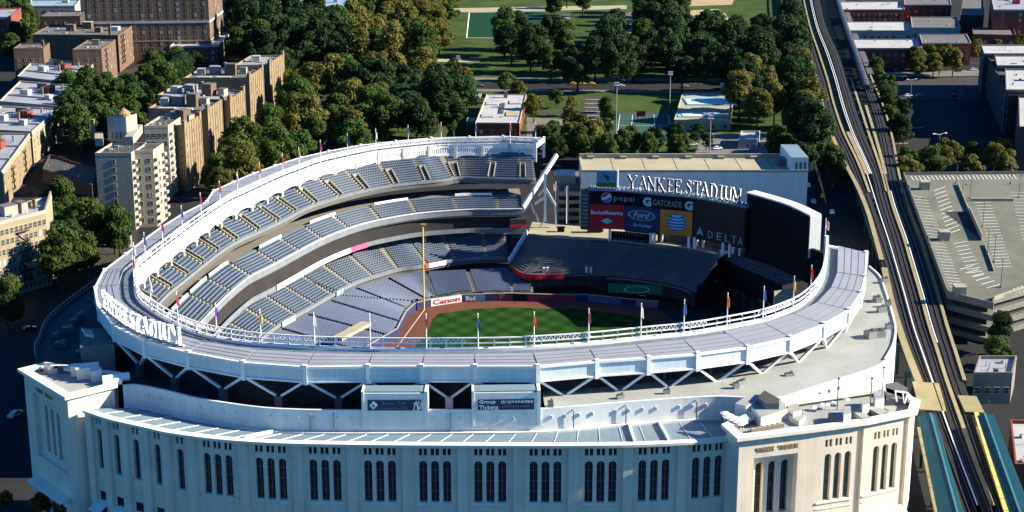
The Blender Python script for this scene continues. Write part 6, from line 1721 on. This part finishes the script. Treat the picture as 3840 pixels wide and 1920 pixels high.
# --- others along the top edge
def simple(lab, A, B, Cc, h, wall, roof, faces, seed, gnd=False, cat='apartment building', nm='apartment_building', clut=6, boxes=(), cop=None):
    b = Bld(nm, lab, cat); b.block(ground3(A, B, Cc) if gnd else roof3(A, B, Cc, h), h, M[wall], M[roof], faces, coping=M[cop] if cop else None)
    for q in boxes: b.roofbox(*q[:5], M[q[5]], M[q[6]])
    if clut: b.clutter(clut, seed)
    return b.finish(seed)
simple('grey block with rows of dark windows at the top edge beside the brick tower', (800,72), (1000,74), (1062,38), 30, 'b_grey', 'r_grey', [(0, 12, 8, 1.4, 1.9, 2, 3.5), (1, 6, 8, 1.3, 1.8, 2, 3.5)], 11, True)
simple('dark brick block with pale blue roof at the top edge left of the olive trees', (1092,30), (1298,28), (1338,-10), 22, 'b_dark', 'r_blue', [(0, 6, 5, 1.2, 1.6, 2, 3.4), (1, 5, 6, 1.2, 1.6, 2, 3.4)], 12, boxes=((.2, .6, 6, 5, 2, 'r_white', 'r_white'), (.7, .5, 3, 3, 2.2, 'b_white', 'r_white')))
simple('reddish brick flats cut by the left edge near the top', (-90,80), (22,76), (79,34), 22, 'b_red', 'r_silver', [(1, 5, 6, 1.1, 1.6, 2, 3.3), (0, 4, 5, 1.1, 1.6, 2, 3.3)], 13)
simple('low pale blue flat roofed house at the top left', (92,26), (280,25), (300,2), 9, 'b_white', 'r_blue', [(0, 6, 2, 1.2, 1.6, 1.5, 3.4)], 14, cat='house', nm='house', boxes=((.75, .6, 5, 4, 2.4, 'b_white', 'r_white'),))
simple('dark house with pale roof patches behind the brown flats', (150,66), (300,64), (330,44), 8, 'b_dark', 'r_grey', [(0, 4, 1, 1.2, 1.6, 3, 3.4)], 15, cat='house', nm='house')
# red-roofed hall
b = Bld('hall', 'small white hall with dark red pitched roof right of the brick tower', 'hall'); P = b.block(ground3((842,150), (868,150), (905,104)), 6, M['b_white'], M['r_dark'], [(0, 2, 1, 1.2, 1.8, 2, 3), (1, 5, 1, 1.0, 1.6, 2, 3)], para=0)
mb = MB(); m0, m1 = P[0].lerp(P[1], .5), P[3].lerp(P[2], .5)
mb.face([up(P[0], 6), up(m0, 10), up(m1, 10), up(P[3], 6)]); mb.face([up(m0, 10), up(P[1], 6), up(P[2], 6), up(m1, 10)]); mb.face([up(P[0], 6.02), up(P[1], 6.02), up(m0, 10)]); mb.face([up(P[2], 6.02), up(P[3], 6.02), up(m1, 10)])
mb.build('pitched_roof', mat('red_sheet_roof', (.13,.012,.02), .6, .1), b.root); b.finish(9)
# low garages / yards between the left blocks
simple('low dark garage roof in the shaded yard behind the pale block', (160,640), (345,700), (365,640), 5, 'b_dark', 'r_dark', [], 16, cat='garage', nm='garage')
# --- park buildings
b = Bld('park_building', 'brick park house with white roof panels just behind the left field flags', 'park building')
P = b.block(roof3((1783,463), (1948,464), (1974,357), 7), 7, M['b_red'], M['r_white'], [(1, 6, 1, 1.2, 1.6, 2, 3), (0, 4, 1, 1.4, 1.8, 2, 3)], para=.5, coping=M['para'])
for fx, fy, a, bb_, m in ((.22, .25, 6, 8, 'r_white'), (.78, .3, 6, 10, 'tan'), (.22, .68, 6, 9, 'r_white'), (.78, .72, 6, 9, 'r_white'), (.5, .5, 2, 26, 'r_dark')): b.roofbox(fx, fy, a, bb_, .35, M[m], M[m], 'roof_panel')
b.chimney(.5, .9, 3.5, M['b_grey'], 2); b.clutter(10, 80); b.finish(10)
for A, B, Cc, nm in (((1750,455),(1782,456),(1786,442),'near'), ((1772,368),(1800,369),(1806,352),'far')):
    t = Bld('canopy', f'small cream entrance canopy at the {nm} end of the brick park house', 'canopy'); t.block(roof3(A, B, Cc, 4.5), 4.5, M['para'], M['r_white'], [], z0=3.9, para=.2)
    for p in t.P: mb = MB(); c_ = p.lerp(sum(t.P, Vector((0,0)))/4, .12); mb.bar(up(c_, 0), up(c_, 3.9), .3); mb.build('post', M['steel'], t.root)
b = Bld('pool_house', 'low tan pavilion with pale blue and white roof sheets among the park trees', 'pavilion')
P = b.block(roof3((2528,452), (2740,452), (2752,352), 5), 5, M['tan'], M['tan'], [(0, 5, 1, 1.6, 1.6, 1.2, 3)], para=.5, coping=M['para'])
for fx, fy, a, bb_, m in ((.55, .70, 26, 22, 'r_pool'), (.52, .66, 22, 14, 'r_sheet'), (.42, .18, 22, 10, 'r_pool'), (.30, .17, 10, 8, 'r_sheet'), (.62, .19, 7, 8, 'r_sheet')): 
    b.roofbox(fx, fy, a, bb_, .25 if m == 'r_pool' else .45, M[m], M[m], 'roof_sheet')
b.finish(11)
simple('small white shed roof on the paved yard behind the long rear building', (2768,528), (2840,528), (2850,497), 4, 'r_white', 'r_white', [(0, 3, 1, .9, 1.4, 1, 3)], 18, cat='shed', nm='shed', clut=0)
# --- red brick school complex top right
b = Bld('school', 'long dark red brick school with pale stepped roofs beyond the railway', 'school')
for A, B, Cc, h, wl_, rf_, fc in (((3150,38),(3392,37),(3384,8),12,'b_red','r_white',(0, 12, 2, 1.5, 1.5, 4, 3.6)), ((3392,20),(3568,20),(3560,-8),14,'b_red','r_grey',(0, 6, 2, 1.5, 1.5, 5, 3.6)),
    ((3178,117),(3420,117),(3408,84),12,'b_white','r_white',(0, 9, 2, 1.4, 1.9, 3.4, 3.8)), ((3420,106),(3602,106),(3588,66),14,'b_white','r_grey',(0, 6, 2, 1.5, 1.9, 4.6, 3.8)),
    ((3208,183),(3458,183),(3440,150),12,'b_red','r_white',(0, 9, 2, 1.6, 1.6, 3.4, 3.8)), ((3458,164),(3642,163),(3625,131),14,'b_red','r_grey',(0, 6, 2, 1.6, 1.6, 4.2, 3.8))):
    b.block(roof3(A, B, Cc, h), h, M[wl_], M[rf_], [fc], coping=M['para'], para=.6); b.clutter(5, int(A[0]))
b.block(roof3((3650,132),(3810,136),(3800,110),13), 13, M['b_red'], M['r_grey'], [(0, 5, 2, 1.5, 1.6, 4, 3.8)])
b.block(roof3((3602,60),(3690,62),(3690,0),16), 16, M['b_dark'], M['r_grey'], []); b.finish(12)
b = Bld('school', 'bright red brick school tower with rooftop machines in the top right corner', 'school')
b.block(roof3((3727,40),(3930,40),(3900,-20),26), 26, M['b_red'], M['r_silver'], [(0, 3, 6, 1.5, 1.8, 3, 3.9)], coping=M['para']); b.roofbox(.45, .4, 4, 4, 3, M['red']); b.roofbox(.3, .6, 3, 3, 2.5, M['steel']); b.clutter(8, 91); b.finish(13)
# --- dark flats at the right edge
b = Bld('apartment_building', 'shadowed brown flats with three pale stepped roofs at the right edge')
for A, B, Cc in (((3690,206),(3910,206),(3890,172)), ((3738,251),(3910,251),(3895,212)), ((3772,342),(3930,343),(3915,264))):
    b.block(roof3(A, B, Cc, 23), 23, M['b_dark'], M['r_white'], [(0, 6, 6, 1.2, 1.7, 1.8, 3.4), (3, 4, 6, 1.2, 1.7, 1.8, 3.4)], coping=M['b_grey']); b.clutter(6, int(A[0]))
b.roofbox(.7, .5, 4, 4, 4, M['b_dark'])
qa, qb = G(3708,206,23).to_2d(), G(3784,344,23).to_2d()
b.block([qa, qb, qb+Vector((45,0)), qa+Vector((45,0))], 20.5, M['b_dark'], M['r_dark'], [])  # filler block added to close sunlit gaps over the car park
b.block([p+Vector((3, -2)) for p in roof3((3790,470), (3980,470), (3960,345), 21)], 20, M['b_dark'], M['r_white'], [(3, 5, 5, 1.2, 1.7, 1.8, 3.4)]); b.finish(14)  # extra block added nearer the camera to lengthen the car park's shade
simple('low shed with pale flat roof below the parking deck ramp', (3652,1408), (3796,1408), (3812,1345), 8, 'b_grey', 'r_silver', [(0, 4, 1, 1.4, 1.6, 3, 3)], 19, cat='warehouse', nm='warehouse', boxes=((.55, .1, 1, 1, 1.2, 'b_dark', 'r_dark'),))
simple('white roofed corner shop cut by the right edge below the station', (3806,1752), (3990,1756), (3960,1590), 8, 'b_red', 'r_white', [(3, 6, 1, 1.4, 2, 3, 3)], 21, cat='shop', nm='shop', clut=8)
# ================================================================ trees
def crown_mesh(seed, m, R=6., H=10., n=2600, leaf=.95, nb=16, flat=.8):
    rnd = random.Random(seed); mb = MB(); blobs = []; ex = rnd.uniform(.82, 1.2)
    for k in range(nb):
        a = rnd.uniform(0, 2*PI); z = rnd.uniform(.12, .95); rr = R*math.sqrt(max(.05, 1-(2*z-.85)**2*.85))*rnd.uniform(.35, .80)
        blobs.append((Vector((rr*math.cos(a)*ex, rr*math.sin(a)/ex, H*z)), R*rnd.uniform(.16, .38)))
    blobs.append((Vector((0, 0, H*.55)), R*.55)); tot = sum(b[1]**2 for b in blobs)
    for c, r in blobs:
        for _ in range(int(n*r*r/tot)):
            d = Vector((rnd.gauss(0,1), rnd.gauss(0,1), rnd.gauss(0,1)+.25)).normalized(); p = c+Vector((d.x*r, d.y*r, d.z*r*flat))*rnd.uniform(.72, 1.10)
            nn = (d+Vector((rnd.uniform(-.7,.7), rnd.uniform(-.7,.7), rnd.uniform(-.5,.7)))).normalized()
            a = nn.orthogonal().normalized(); b = nn.cross(a); t = rnd.uniform(0, PI); u_ = (a*math.cos(t)+b*math.sin(t))*leaf*rnd.uniform(.35, .7); v_ = (b*math.cos(t)-a*math.sin(t))*leaf*rnd.uniform(.35, .7)
            mb.face([p-u_-v_*.4, p+v_*.9, p+u_-v_*.4, p-v_])
    return mb.mesh('crown', m)
def trunk_mesh(seed, H, R):
    rnd = random.Random(seed); mb = MB(); mb.tube((0,0,-.3), (.1,0,H*.45), .38, .26, 7); 
    for k in range(5):
        a = rnd.uniform(0, 2*PI); mb.tube((.1,0,H*rnd.uniform(.32,.45)), (R*.55*math.cos(a), R*.55*math.sin(a), H*rnd.uniform(.6,.8)), .17, .06, 5)
    return mb.mesh('trunk', M['bark'])
KIND = {}
TZ = {'dark': 'leaf_dark', 'mid': 'leaf_mid', 'olive': 'leaf_olive', 'rust': 'leaf_rust'}
for kd in TZ:
    KIND[kd] = []
    for s in range(5 if kd != 'rust' else 2):
        if kd == 'rust': cm, tm = crown_mesh(300+s, M['leaf_rust'], 2.6, 4.6, 1500, .5, 10), trunk_mesh(s, 5., 2.)
        else: cm, tm = crown_mesh(100*len(kd)+s, M[TZ[kd]], 6., 9.5+s*.6, 4400, .72, 26+4*s), trunk_mesh(s, 10., 6.)
        KIND[kd].append((cm, tm, 4.0 if kd != 'rust' else 2.2))
def tree(kd, var, p, scale, rz, label, group, name='tree'):
    cm, tm, ch = KIND[kd][var % len(KIND[kd])]
    r = thing(name, (p[0], p[1], 0), label, 'tree', group); r.scale = (scale, scale, scale*(.86+.34*((rz*1.7) % 1))); r.rotation_euler = (0, 0, rz)
    o = bpy.data.objects.new('trunk', tm); COL.objects.link(o); o.parent = r
    o = bpy.data.objects.new('crown', cm); COL.objects.link(o); o.parent = r; o.location = (0, 0, ch)
    return r
vw = []
for P_, N_ in tracks: vw += [p for p in P_[::2]]
streets = [[g.to_2d() for g in GL(px, 0)] for px in ([(1230,316),(1640,304),(2990,316),(2990,346),(1640,336),(1230,347)], [(2185,360),(2255,360),(2262,505),(2178,505)], [(1745,40),(2052,38),(2048,148),(1738,150)], [(2550,30),(2740,28),(2745,100),(2550,102)], [(2290,418),(2530,418),(2548,534),(2288,534)])]
stadium_foot = [p+outw(i)*3 for i, p in enumerate(posts)]+[Vector((xr+3, yb-4)), Vector((xr+3, yk+3)), Vector((xl-12, yk+3)), Vector((xl-12, 520))]
def free(p, m):
    for F in FOOT:
        if inside(p, F): return False
        for i in range(len(F)):
            a, b = F[i], F[i-1]; d = b-a; t = max(0, min(1, (p-a).dot(d)/d.length_squared))
            if (a+d*t-p).length < m: return False
    for S in streets:
        if inside(p, S): return False
    if inside(p, stadium_foot): return False
    for q in vw:
        if (q-p).length_squared < 49: return False
    return True
PLACED = []
def cluster(key, where, px, spacing, mix, smin, smax, seed, zc=8., margin=3.5, lim=99, k=1.4):
    """ px: outline of the crowns' centres in the photograph at height zc """
    rnd = random.Random(seed); poly = [G(u, v, zc).to_2d() for u, v in px]
    xs = [p.x for p in poly]; ys = [p.y for p in poly]; got = []; spacing *= 1.5*max(.75, k/1.4); smin *= k; smax *= k; k0 = k
    for _ in range(2600):
        p = Vector((rnd.uniform(min(xs), max(xs)), rnd.uniform(min(ys), max(ys))))
        if not inside(p, poly) or not free(p, margin): continue
        if any((p-q).length < spacing for q, *_ in got) or any((p-q).length < spacing*.8 for q in PLACED): continue
        got.append((p, rnd.choices(list(mix), list(mix.values()))[0], rnd.uniform(smin, smax), rnd.uniform(0, 6.28), rnd.randrange(5)))
        if len(got) >= lim: break
    PLACED.extend(q[0] for q in got)
    got.sort(key=lambda q: q[0].y)
    nrow = max(1, min(3, len(got)//7)); rn = {1: [''], 2: [', front row', ', back row'], 3: [', front row', ', middle row', ', back row']}[nrow]
    cn = {'dark': 'dark green', 'mid': 'mid green', 'olive': 'olive yellow', 'rust': 'rust coloured'}
    for k in range(nrow):
        row = sorted(got[len(got)*k//nrow:len(got)*(k+1)//nrow], key=lambda q: PX(q[0].x, q[0].y, zc)[0])
        for i, (p, kd, s, rz, vr) in enumerate(row):
            tree(kd, vr, p, s, rz, f'{cn[kd]} tree, {nth(i+1)} from left{rn[k]}, {where}', 'trees '+key)
def nth(n): return f"{n}{'th' if 10 <= n % 100 <= 20 else {1: 'st', 2: 'nd', 3: 'rd'}.get(n % 10, 'th')}"
cluster('of the park belt', 'dark belt behind the scoreboard', [(2060,262),(2380,205),(2480,150),(2640,135),(2960,150),(3010,300),(2860,296),(2660,300),(2450,296),(2120,296)], 12, {'dark': .85, 'mid': .15}, 1.05, 1.45, 1)
cluster('beside the turf pitch', 'grove below the turf pitch', [(1860,150),(2090,120),(2190,150),(2330,110),(2330,200),(2060,260),(1900,215)], 15, {'dark': .8, 'mid': .2}, .95, 1.25, 2)
cluster('at the park head', 'trees by the sand infield', [(2040,0),(2180,-10),(2190,40),(2060,40)], 18, {'dark': .7, 'mid': .3}, .9, 1.2, 3, lim=6)
cluster('left of the sand infield', 'clump left of the sand infield', [(2420,10),(2545,10),(2550,120),(2400,130)], 14, {'dark': .6, 'mid': .4}, 1.1, 1.4, 4)
cluster('of the olive avenue', 'olive avenue left of the turf pitch', [(1330,-20),(1680,-20),(1690,60),(1640,190),(1640,285),(1330,300),(1290,150)], 12.5, {'olive': .85, 'mid': .15}, 1.1, 1.45, 5)
cluster('beside the brick tower', 'dark wood right of the brick tower', [(880,80),(1080,50),(1270,110),(1290,250),(1060,290),(900,220)], 11.5, {'dark': .75, 'mid': .25}, 1.1, 1.5, 6)
cluster('below the tan row', 'grove right of the tan brick row', [(1080,330),(1300,300),(1420,400),(1480,490),(1200,590),(1010,640),(900,680),(890,560),(1020,480),(1080,420)], 11.5, {'olive': .55, 'mid': .45}, .95, 1.35, 7)
cluster('left of the park house', 'dark stand left of the brick park house', [(1380,330),(1640,350),(1740,390),(1745,480),(1500,495),(1440,420)], 11, {'dark': .8, 'mid': .2}, 1.0, 1.35, 8)
cluster('on the park lawn', 'young trees on the park lawn', [(1700,250),(2150,360),(2180,430),(2100,500),(1990,500),(1980,380),(1760,330)], 20, {'olive': .5, 'mid': .5}, .65, .95, 9, lim=12, k=1)
cluster('behind the rear building', 'row behind the long rear building', [(2050,470),(2180,480),(2290,520),(2560,520),(2620,548),(2600,566),(2080,566)], 9.5, {'dark': .4, 'mid': .35, 'olive': .25}, .85, 1.15, 10, k=0.95)
cluster('by the court', 'screen around the green court', [(2250,360),(2290,360),(2296,470),(2262,470)], 9, {'mid': .6, 'dark': .4}, .6, .9, 11, k=0.8)
cluster('right of the court', 'trees between court and pavilion', [(2545,465),(2670,465),(2640,520),(2560,515)], 9, {'dark': .7, 'mid': .3}, .6, .9, 12, k=0.8)
cluster('left of the railway', 'wood left of the railway', [(2760,330),(2980,250),(2940,60),(2990,60),(3040,330),(3110,560),(3060,600),(2980,440),(2850,450),(2770,420)], 11, {'olive': .4, 'dark': .6}, 1.0, 1.4, 13, margin=2, k=1.2)
cluster('under the railway', 'trees between rear building and railway', [(2900,520),(3120,560),(3170,640),(3060,660),(2900,570)], 10, {'dark': .6, 'mid': .4}, .8, 1.1, 14, margin=2, k=1)
cluster('right of the railway', 'trees along the right of the railway', [(3270,230),(3310,300),(3380,400),(3395,520),(3350,520),(3310,370)], 9, {'dark': .5, 'mid': .5}, .85, 1.15, 15, margin=2, k=0.85)
cluster('before the parking deck', 'row before the parking deck', [(3370,590),(3560,575),(3740,560),(3840,590),(3830,630),(3390,640)], 11, {'mid': .4, 'olive': .6}, .85, 1.2, 16, margin=1, k=1)
cluster('before the school', 'trees before the red school', [(3420,205),(3580,195),(3580,245),(3430,250)], 9, {'mid': .6, 'olive': .4}, .85, 1.1, 17, margin=1, k=1)
cluster('before the red tower', 'trees before the red brick tower', [(3620,170),(3840,160),(3840,140),(3640,190)], 12, {'olive': .6, 'mid': .4}, .6, .9, 18, margin=1, k=0.9)
cluster('in the left courtyard', 'courtyard between row houses and tan row', [(245,330),(420,330),(530,390),(520,470),(300,520),(250,480)], 10, {'mid': .7, 'dark': .3}, 1.0, 1.35, 19, margin=2, k=1.1)
cluster('behind the brown flats', 'trees below the whitewashed block', [(575,250),(690,235),(745,255),(700,330),(590,380),(552,340)], 10, {'dark': .5, 'mid': .5}, 1.0, 1.4, 20, margin=2, k=1.1)
cluster('before the cream flats', 'trees between cream flats and pale block', [(200,790),(330,840),(450,880),(460,930),(400,970),(210,1020)], 10, {'mid': .8, 'dark': .2}, 1.0, 1.35, 21, margin=2, k=1.05)
cluster('at the left edge', 'trees below the cream flats', [(-60,1120),(60,1100),(130,1120),(60,1180),(-60,1190)], 9, {'mid': .6, 'dark': .4}, .8, 1.1, 22, margin=1, k=1)
cluster('at the tower foot', 'trees at the foot of the pale block', [(750,690),(810,620),(920,565),(930,620),(810,700)], 10, {'olive': .6, 'mid': .4}, .8, 1.1, 23, margin=2, k=0.95)
cluster('at the top left', 'trees at the top left corner', [(-20,20),(90,10),(130,110),(60,200),(0,190)], 13, {'dark': .5, 'mid': .5}, .9, 1.2, 24, margin=2, k=1.1)
cluster('at the garage foot', 'trees under the parking deck ramp', [(3690,1230),(3840,1210),(3840,1300),(3720,1310)], 9, {'mid': .6, 'dark': .4}, .7, 1.0, 25, margin=1, k=0.8)
for i, (u, v) in enumerate([(20,1862),(138,1892),(228,1903),(322,1914),(412,1926),(516,1936)]):
    g = G(u, v, 4.2); tree('rust', i, (g.x, g.y), 1.0+.08*(i % 3), i*1.3, f'rust and orange street tree, {nth(i+1)} from left along the bottom left kerb', 'street trees by the left tower')
# ================================================================ lamps, cars
def light_tower():
    r = thing('light_tower', (0,0,0), 'tall floodlight pole', 'floodlight'); b = MB(); b.tube((0,0,0), (0,0,1), .32, .20, 8); o = b.build('pole', M['steel']); o.parent = r
    b = MB(); b.box((0,0,0), (2.4,.5,1.4)); b.box((0,-.1,-1.0), (2.4,.8,.25)); b.build('lamp_head', M['lampwhite']).parent = r
    return r
proto = light_tower(); first = True
for (u, vb, vt, lab) in ((2310,500,312,'tallest grey floodlight mast standing left of the green court'), (2511,402,272,'floodlight mast at the left corner of the blue roofed pavilion'), (2708,360,314,'short floodlight mast behind the blue roofed pavilion'), (2661,572,436,'floodlight mast on the paved yard behind the rear building'), (2843,312,268,'floodlight mast among trees left of the railway'), (1718,275,212,'grey lamp mast on the lawn left of the park road')):
    g = G(u, vb, 0); h = ZV(vt, g.y)
    r = place(proto, first, g, 0, 1., lab, 'floodlight masts of the park'); first = False
    for o in r.children:
        if o.name.startswith('pole'): o.scale = (1,1,h)
        else: o.location = (0,0,h-.2)
def lamp2():
    r = thing('street_lamp', (0,0,0), 'lamp', 'street lamp'); b = MB(); b.tube((0,0,0), (0,0,10), .18, .10, 8); b.build('pole', M['steel']).parent = r
    for s in (-1, 1):
        b = MB(); b.bar((0,0,9.8), (s*2.2,0,10.3), .12); b.box((s*2.4,0,10.25), (1.0,.5,.25)); b.build('lamp_arm', M['lampwhite']).parent = r
    b = MB(); b.tube((0,0,0), (0,0,.9), .45, n=8); b.build('base', M['conc_lt']).parent = r
    return r
proto = lamp2(); first = True
for (u, v, sc_l, lab) in ((3517,604,1.25,'large two armed lamp in the shaded right car park'), (3414,372,1.1,'two armed lamp on the lit strip of the right car park'), (3600,372,.8,'short two armed lamp beside the dark flats'), (3610,358,.8,'two armed lamp farthest back in the right car park')):
    r = place(proto, first, G(u, v, 0), .3, sc_l, lab, 'lamps of the right car park'); first = False
def pole1():
    r = thing('lamp_post', (0,0,0), 'post', 'lamp post'); b = MB(); b.tube((0,0,0), (0,0,9), .12, .08, 8); b.build('pole', M['soffit']).parent = r
    b = MB(); b.box((.5,0,9), (1.3,.4,.2)); b.build('lamp_head', M['soffit']).parent = r
    b = MB(); b.tube((0,0,0), (0,0,.7), .4, n=8); b.build('base', M['conc']).parent = r
    return r
proto = pole1(); first = True
gp2 = sorted([(3585,690),(3607,742),(3637,745),(3790,690),(3820,742),(3685,850),(3702,960),(3727,985),(3753,1078)])
for i, (u, v) in enumerate(gp2):
    place(proto, first, G(u, v, ZG), i*.7, 1., f'thin dark lamp post, {nth(i+1)} from left on the parking deck', 'lamp posts of the parking deck'); first = False
g = G(3541, 1180, 0); r = place(proto, False, g, PI, 1.3, 'curved white lamp post between railway and parking deck front', 'street lamps by the railway')
# cars
def car(m, nm):
    r = thing('parked_car', (0,0,0), nm, 'car'); b = MB()
    b.hull8([(-2.2,-.88,.35),(2.2,-.88,.35),(2.2,.88,.35),(-2.2,.88,.35)], [(-2.15,-.84,.95),(2.05,-.82,.88),(2.05,.82,.88),(-2.15,.84,.95)])
    b.hull8([(-1.7,-.78,.94),(1.1,-.78,.9),(1.1,.78,.9),(-1.7,.78,.94)], [(-1.15,-.64,1.45),(.45,-.64,1.47),(.45,.64,1.47),(-1.15,.64,1.45)])
    b.build('body', m).parent = r
    b = MB(); b.hull8([(-1.55,-.80,1.0),(1.0,-.80,.98),(1.0,.80,.98),(-1.55,.80,1.0)], [(-1.18,-.68,1.36),(.5,-.68,1.38),(.5,.68,1.38),(-1.18,.68,1.36)]); b.build('glazing', M['glass']).parent = r
    for x in (-1.35, 1.35):
        for y in (-.8, .8): b = MB(); b.tube((x,y-.1,.33), (x,y+.1,.33), .33, n=10); b.build('wheel', M['black']).parent = r
    return r
carc = {'white': (.75,.75,.75), 'silver': (.42,.43,.45), 'blue': (.08,.20,.38), 'black': (.02,.02,.025), 'red': (.40,.03,.03), 'yellow': (.75,.50,.03), 'grey': (.16,.17,.18)}
protos = {k: car(mat('car_paint_'+k, c, .3, .03, spec=.6), k) for k, c in carc.items()}
used = set()
cars = [(1700,316,0,'blue','on the park road nearest the grass'),(1655,322,0,'white','on the park road left of the blue one'),(1800,325,0,'grey','on the park road under the trees'),(2150,318,0,'yellow','on the park road, left of three cabs'),(2185,318,0,'yellow','on the park road, middle of three cabs'),(2220,318,0,'yellow','on the park road, right of three cabs'),
 (2330,326,0,'white','on the park road behind the tallest mast'),(2570,328,0,'silver','on the park road right of centre'),(2770,325,0,'black','on the park road below the dark belt'),
 (3330,284,.1,'silver','at the school kerb nearest the railway'),(3372,280,.1,'white','at the school kerb second from the railway'),(3440,276,.1,'blue','at the school kerb behind the trees'),(3592,268,.1,'black','at the school kerb left of the white van'),(3650,264,.1,'white','at the school kerb nearest the dark flats'),
 (3405,362,.2,'white','by the lot booth, left'),(3450,362,.2,'grey','by the lot booth, right'),(3580,362,.4,'red','in the lit strip of the lot'),
 (3030,700,1.5,'white','in the shade beside the rear building, far'),(3050,760,1.5,'silver','in the shade beside the rear building, near'),(3085,740,1.4,'yellow','in the shaded street left of the railway'),(3120,800,1.4,'white','in the shaded street by the right rim'),(3070,660,1.4,'grey','in the street below the railway bend'),
 (2560,540,.2,'white','on the yard behind the rear building, left'),(2600,545,.3,'silver','on the yard behind the rear building, middle'),(2690,560,.3,'white','on the yard behind the rear building, right'),
 (110,1240,.7,'black','in the left street below the trees'),(60,1560,1.2,'silver','in the dark street left of the tower'),(1120,520,.6,'white','under the olive trees near the roof flags'),(1250,455,.8,'silver','in the gap between olive trees'),(1310,305,.4,'white','at the left end of the park road'),(1270,262,.3,'grey','beside the dark wood'),
 (3610,1500,1.3,'blue','in the yard below the shed'),(3700,1500,1.2,'white','in the yard beside the right station canopy'),(3725,1330,.2,'silver','before the parking deck ramp')]
for (u, v, rz, c, wh) in cars:
    place(protos[c], c not in used, G(u, v, .08), rz, 1.05, f'{c} car {wh}', 'parked and passing cars'); used.add(c)
for k in protos:
    if k not in used: 
        for ch in list(protos[k].children): bpy.data.objects.remove(ch)
        bpy.data.objects.remove(protos[k])
# small red scoreboard by the court
g = G(2403, 452, 0); t = thing('court_board', g, 'small red backboard standing on the green court', 'board'); mb = MB(); mb.box((g.x, g.y, 3.6), (4.6,.3,2.8)); mb.build('panel', M['red'], t); mb = MB()
for s in (-1.6, 1.6): mb.bar((g.x+s, g.y+.2, 0), (g.x+s, g.y+.2, 3.6), .2)
mb.build('post', M['steel'], t)
# steel stack left of the ring roof
g = G(483, 925, 0); t = thing('vent_stack', g, 'plain grey steel stack behind the left end of the ring roof', 'stack'); mb = MB(); mb.tube((g.x, g.y, 0), (g.x, g.y, ZV(879, g.y)), 1.3, n=14); mb.build('shaft', M['steel'], t); mb = MB(); z = ZV(879, g.y); mb.tube((g.x, g.y, z), (g.x, g.y, z+.4), 1.45, n=14); mb.build('rim', M['lampwhite'], t)
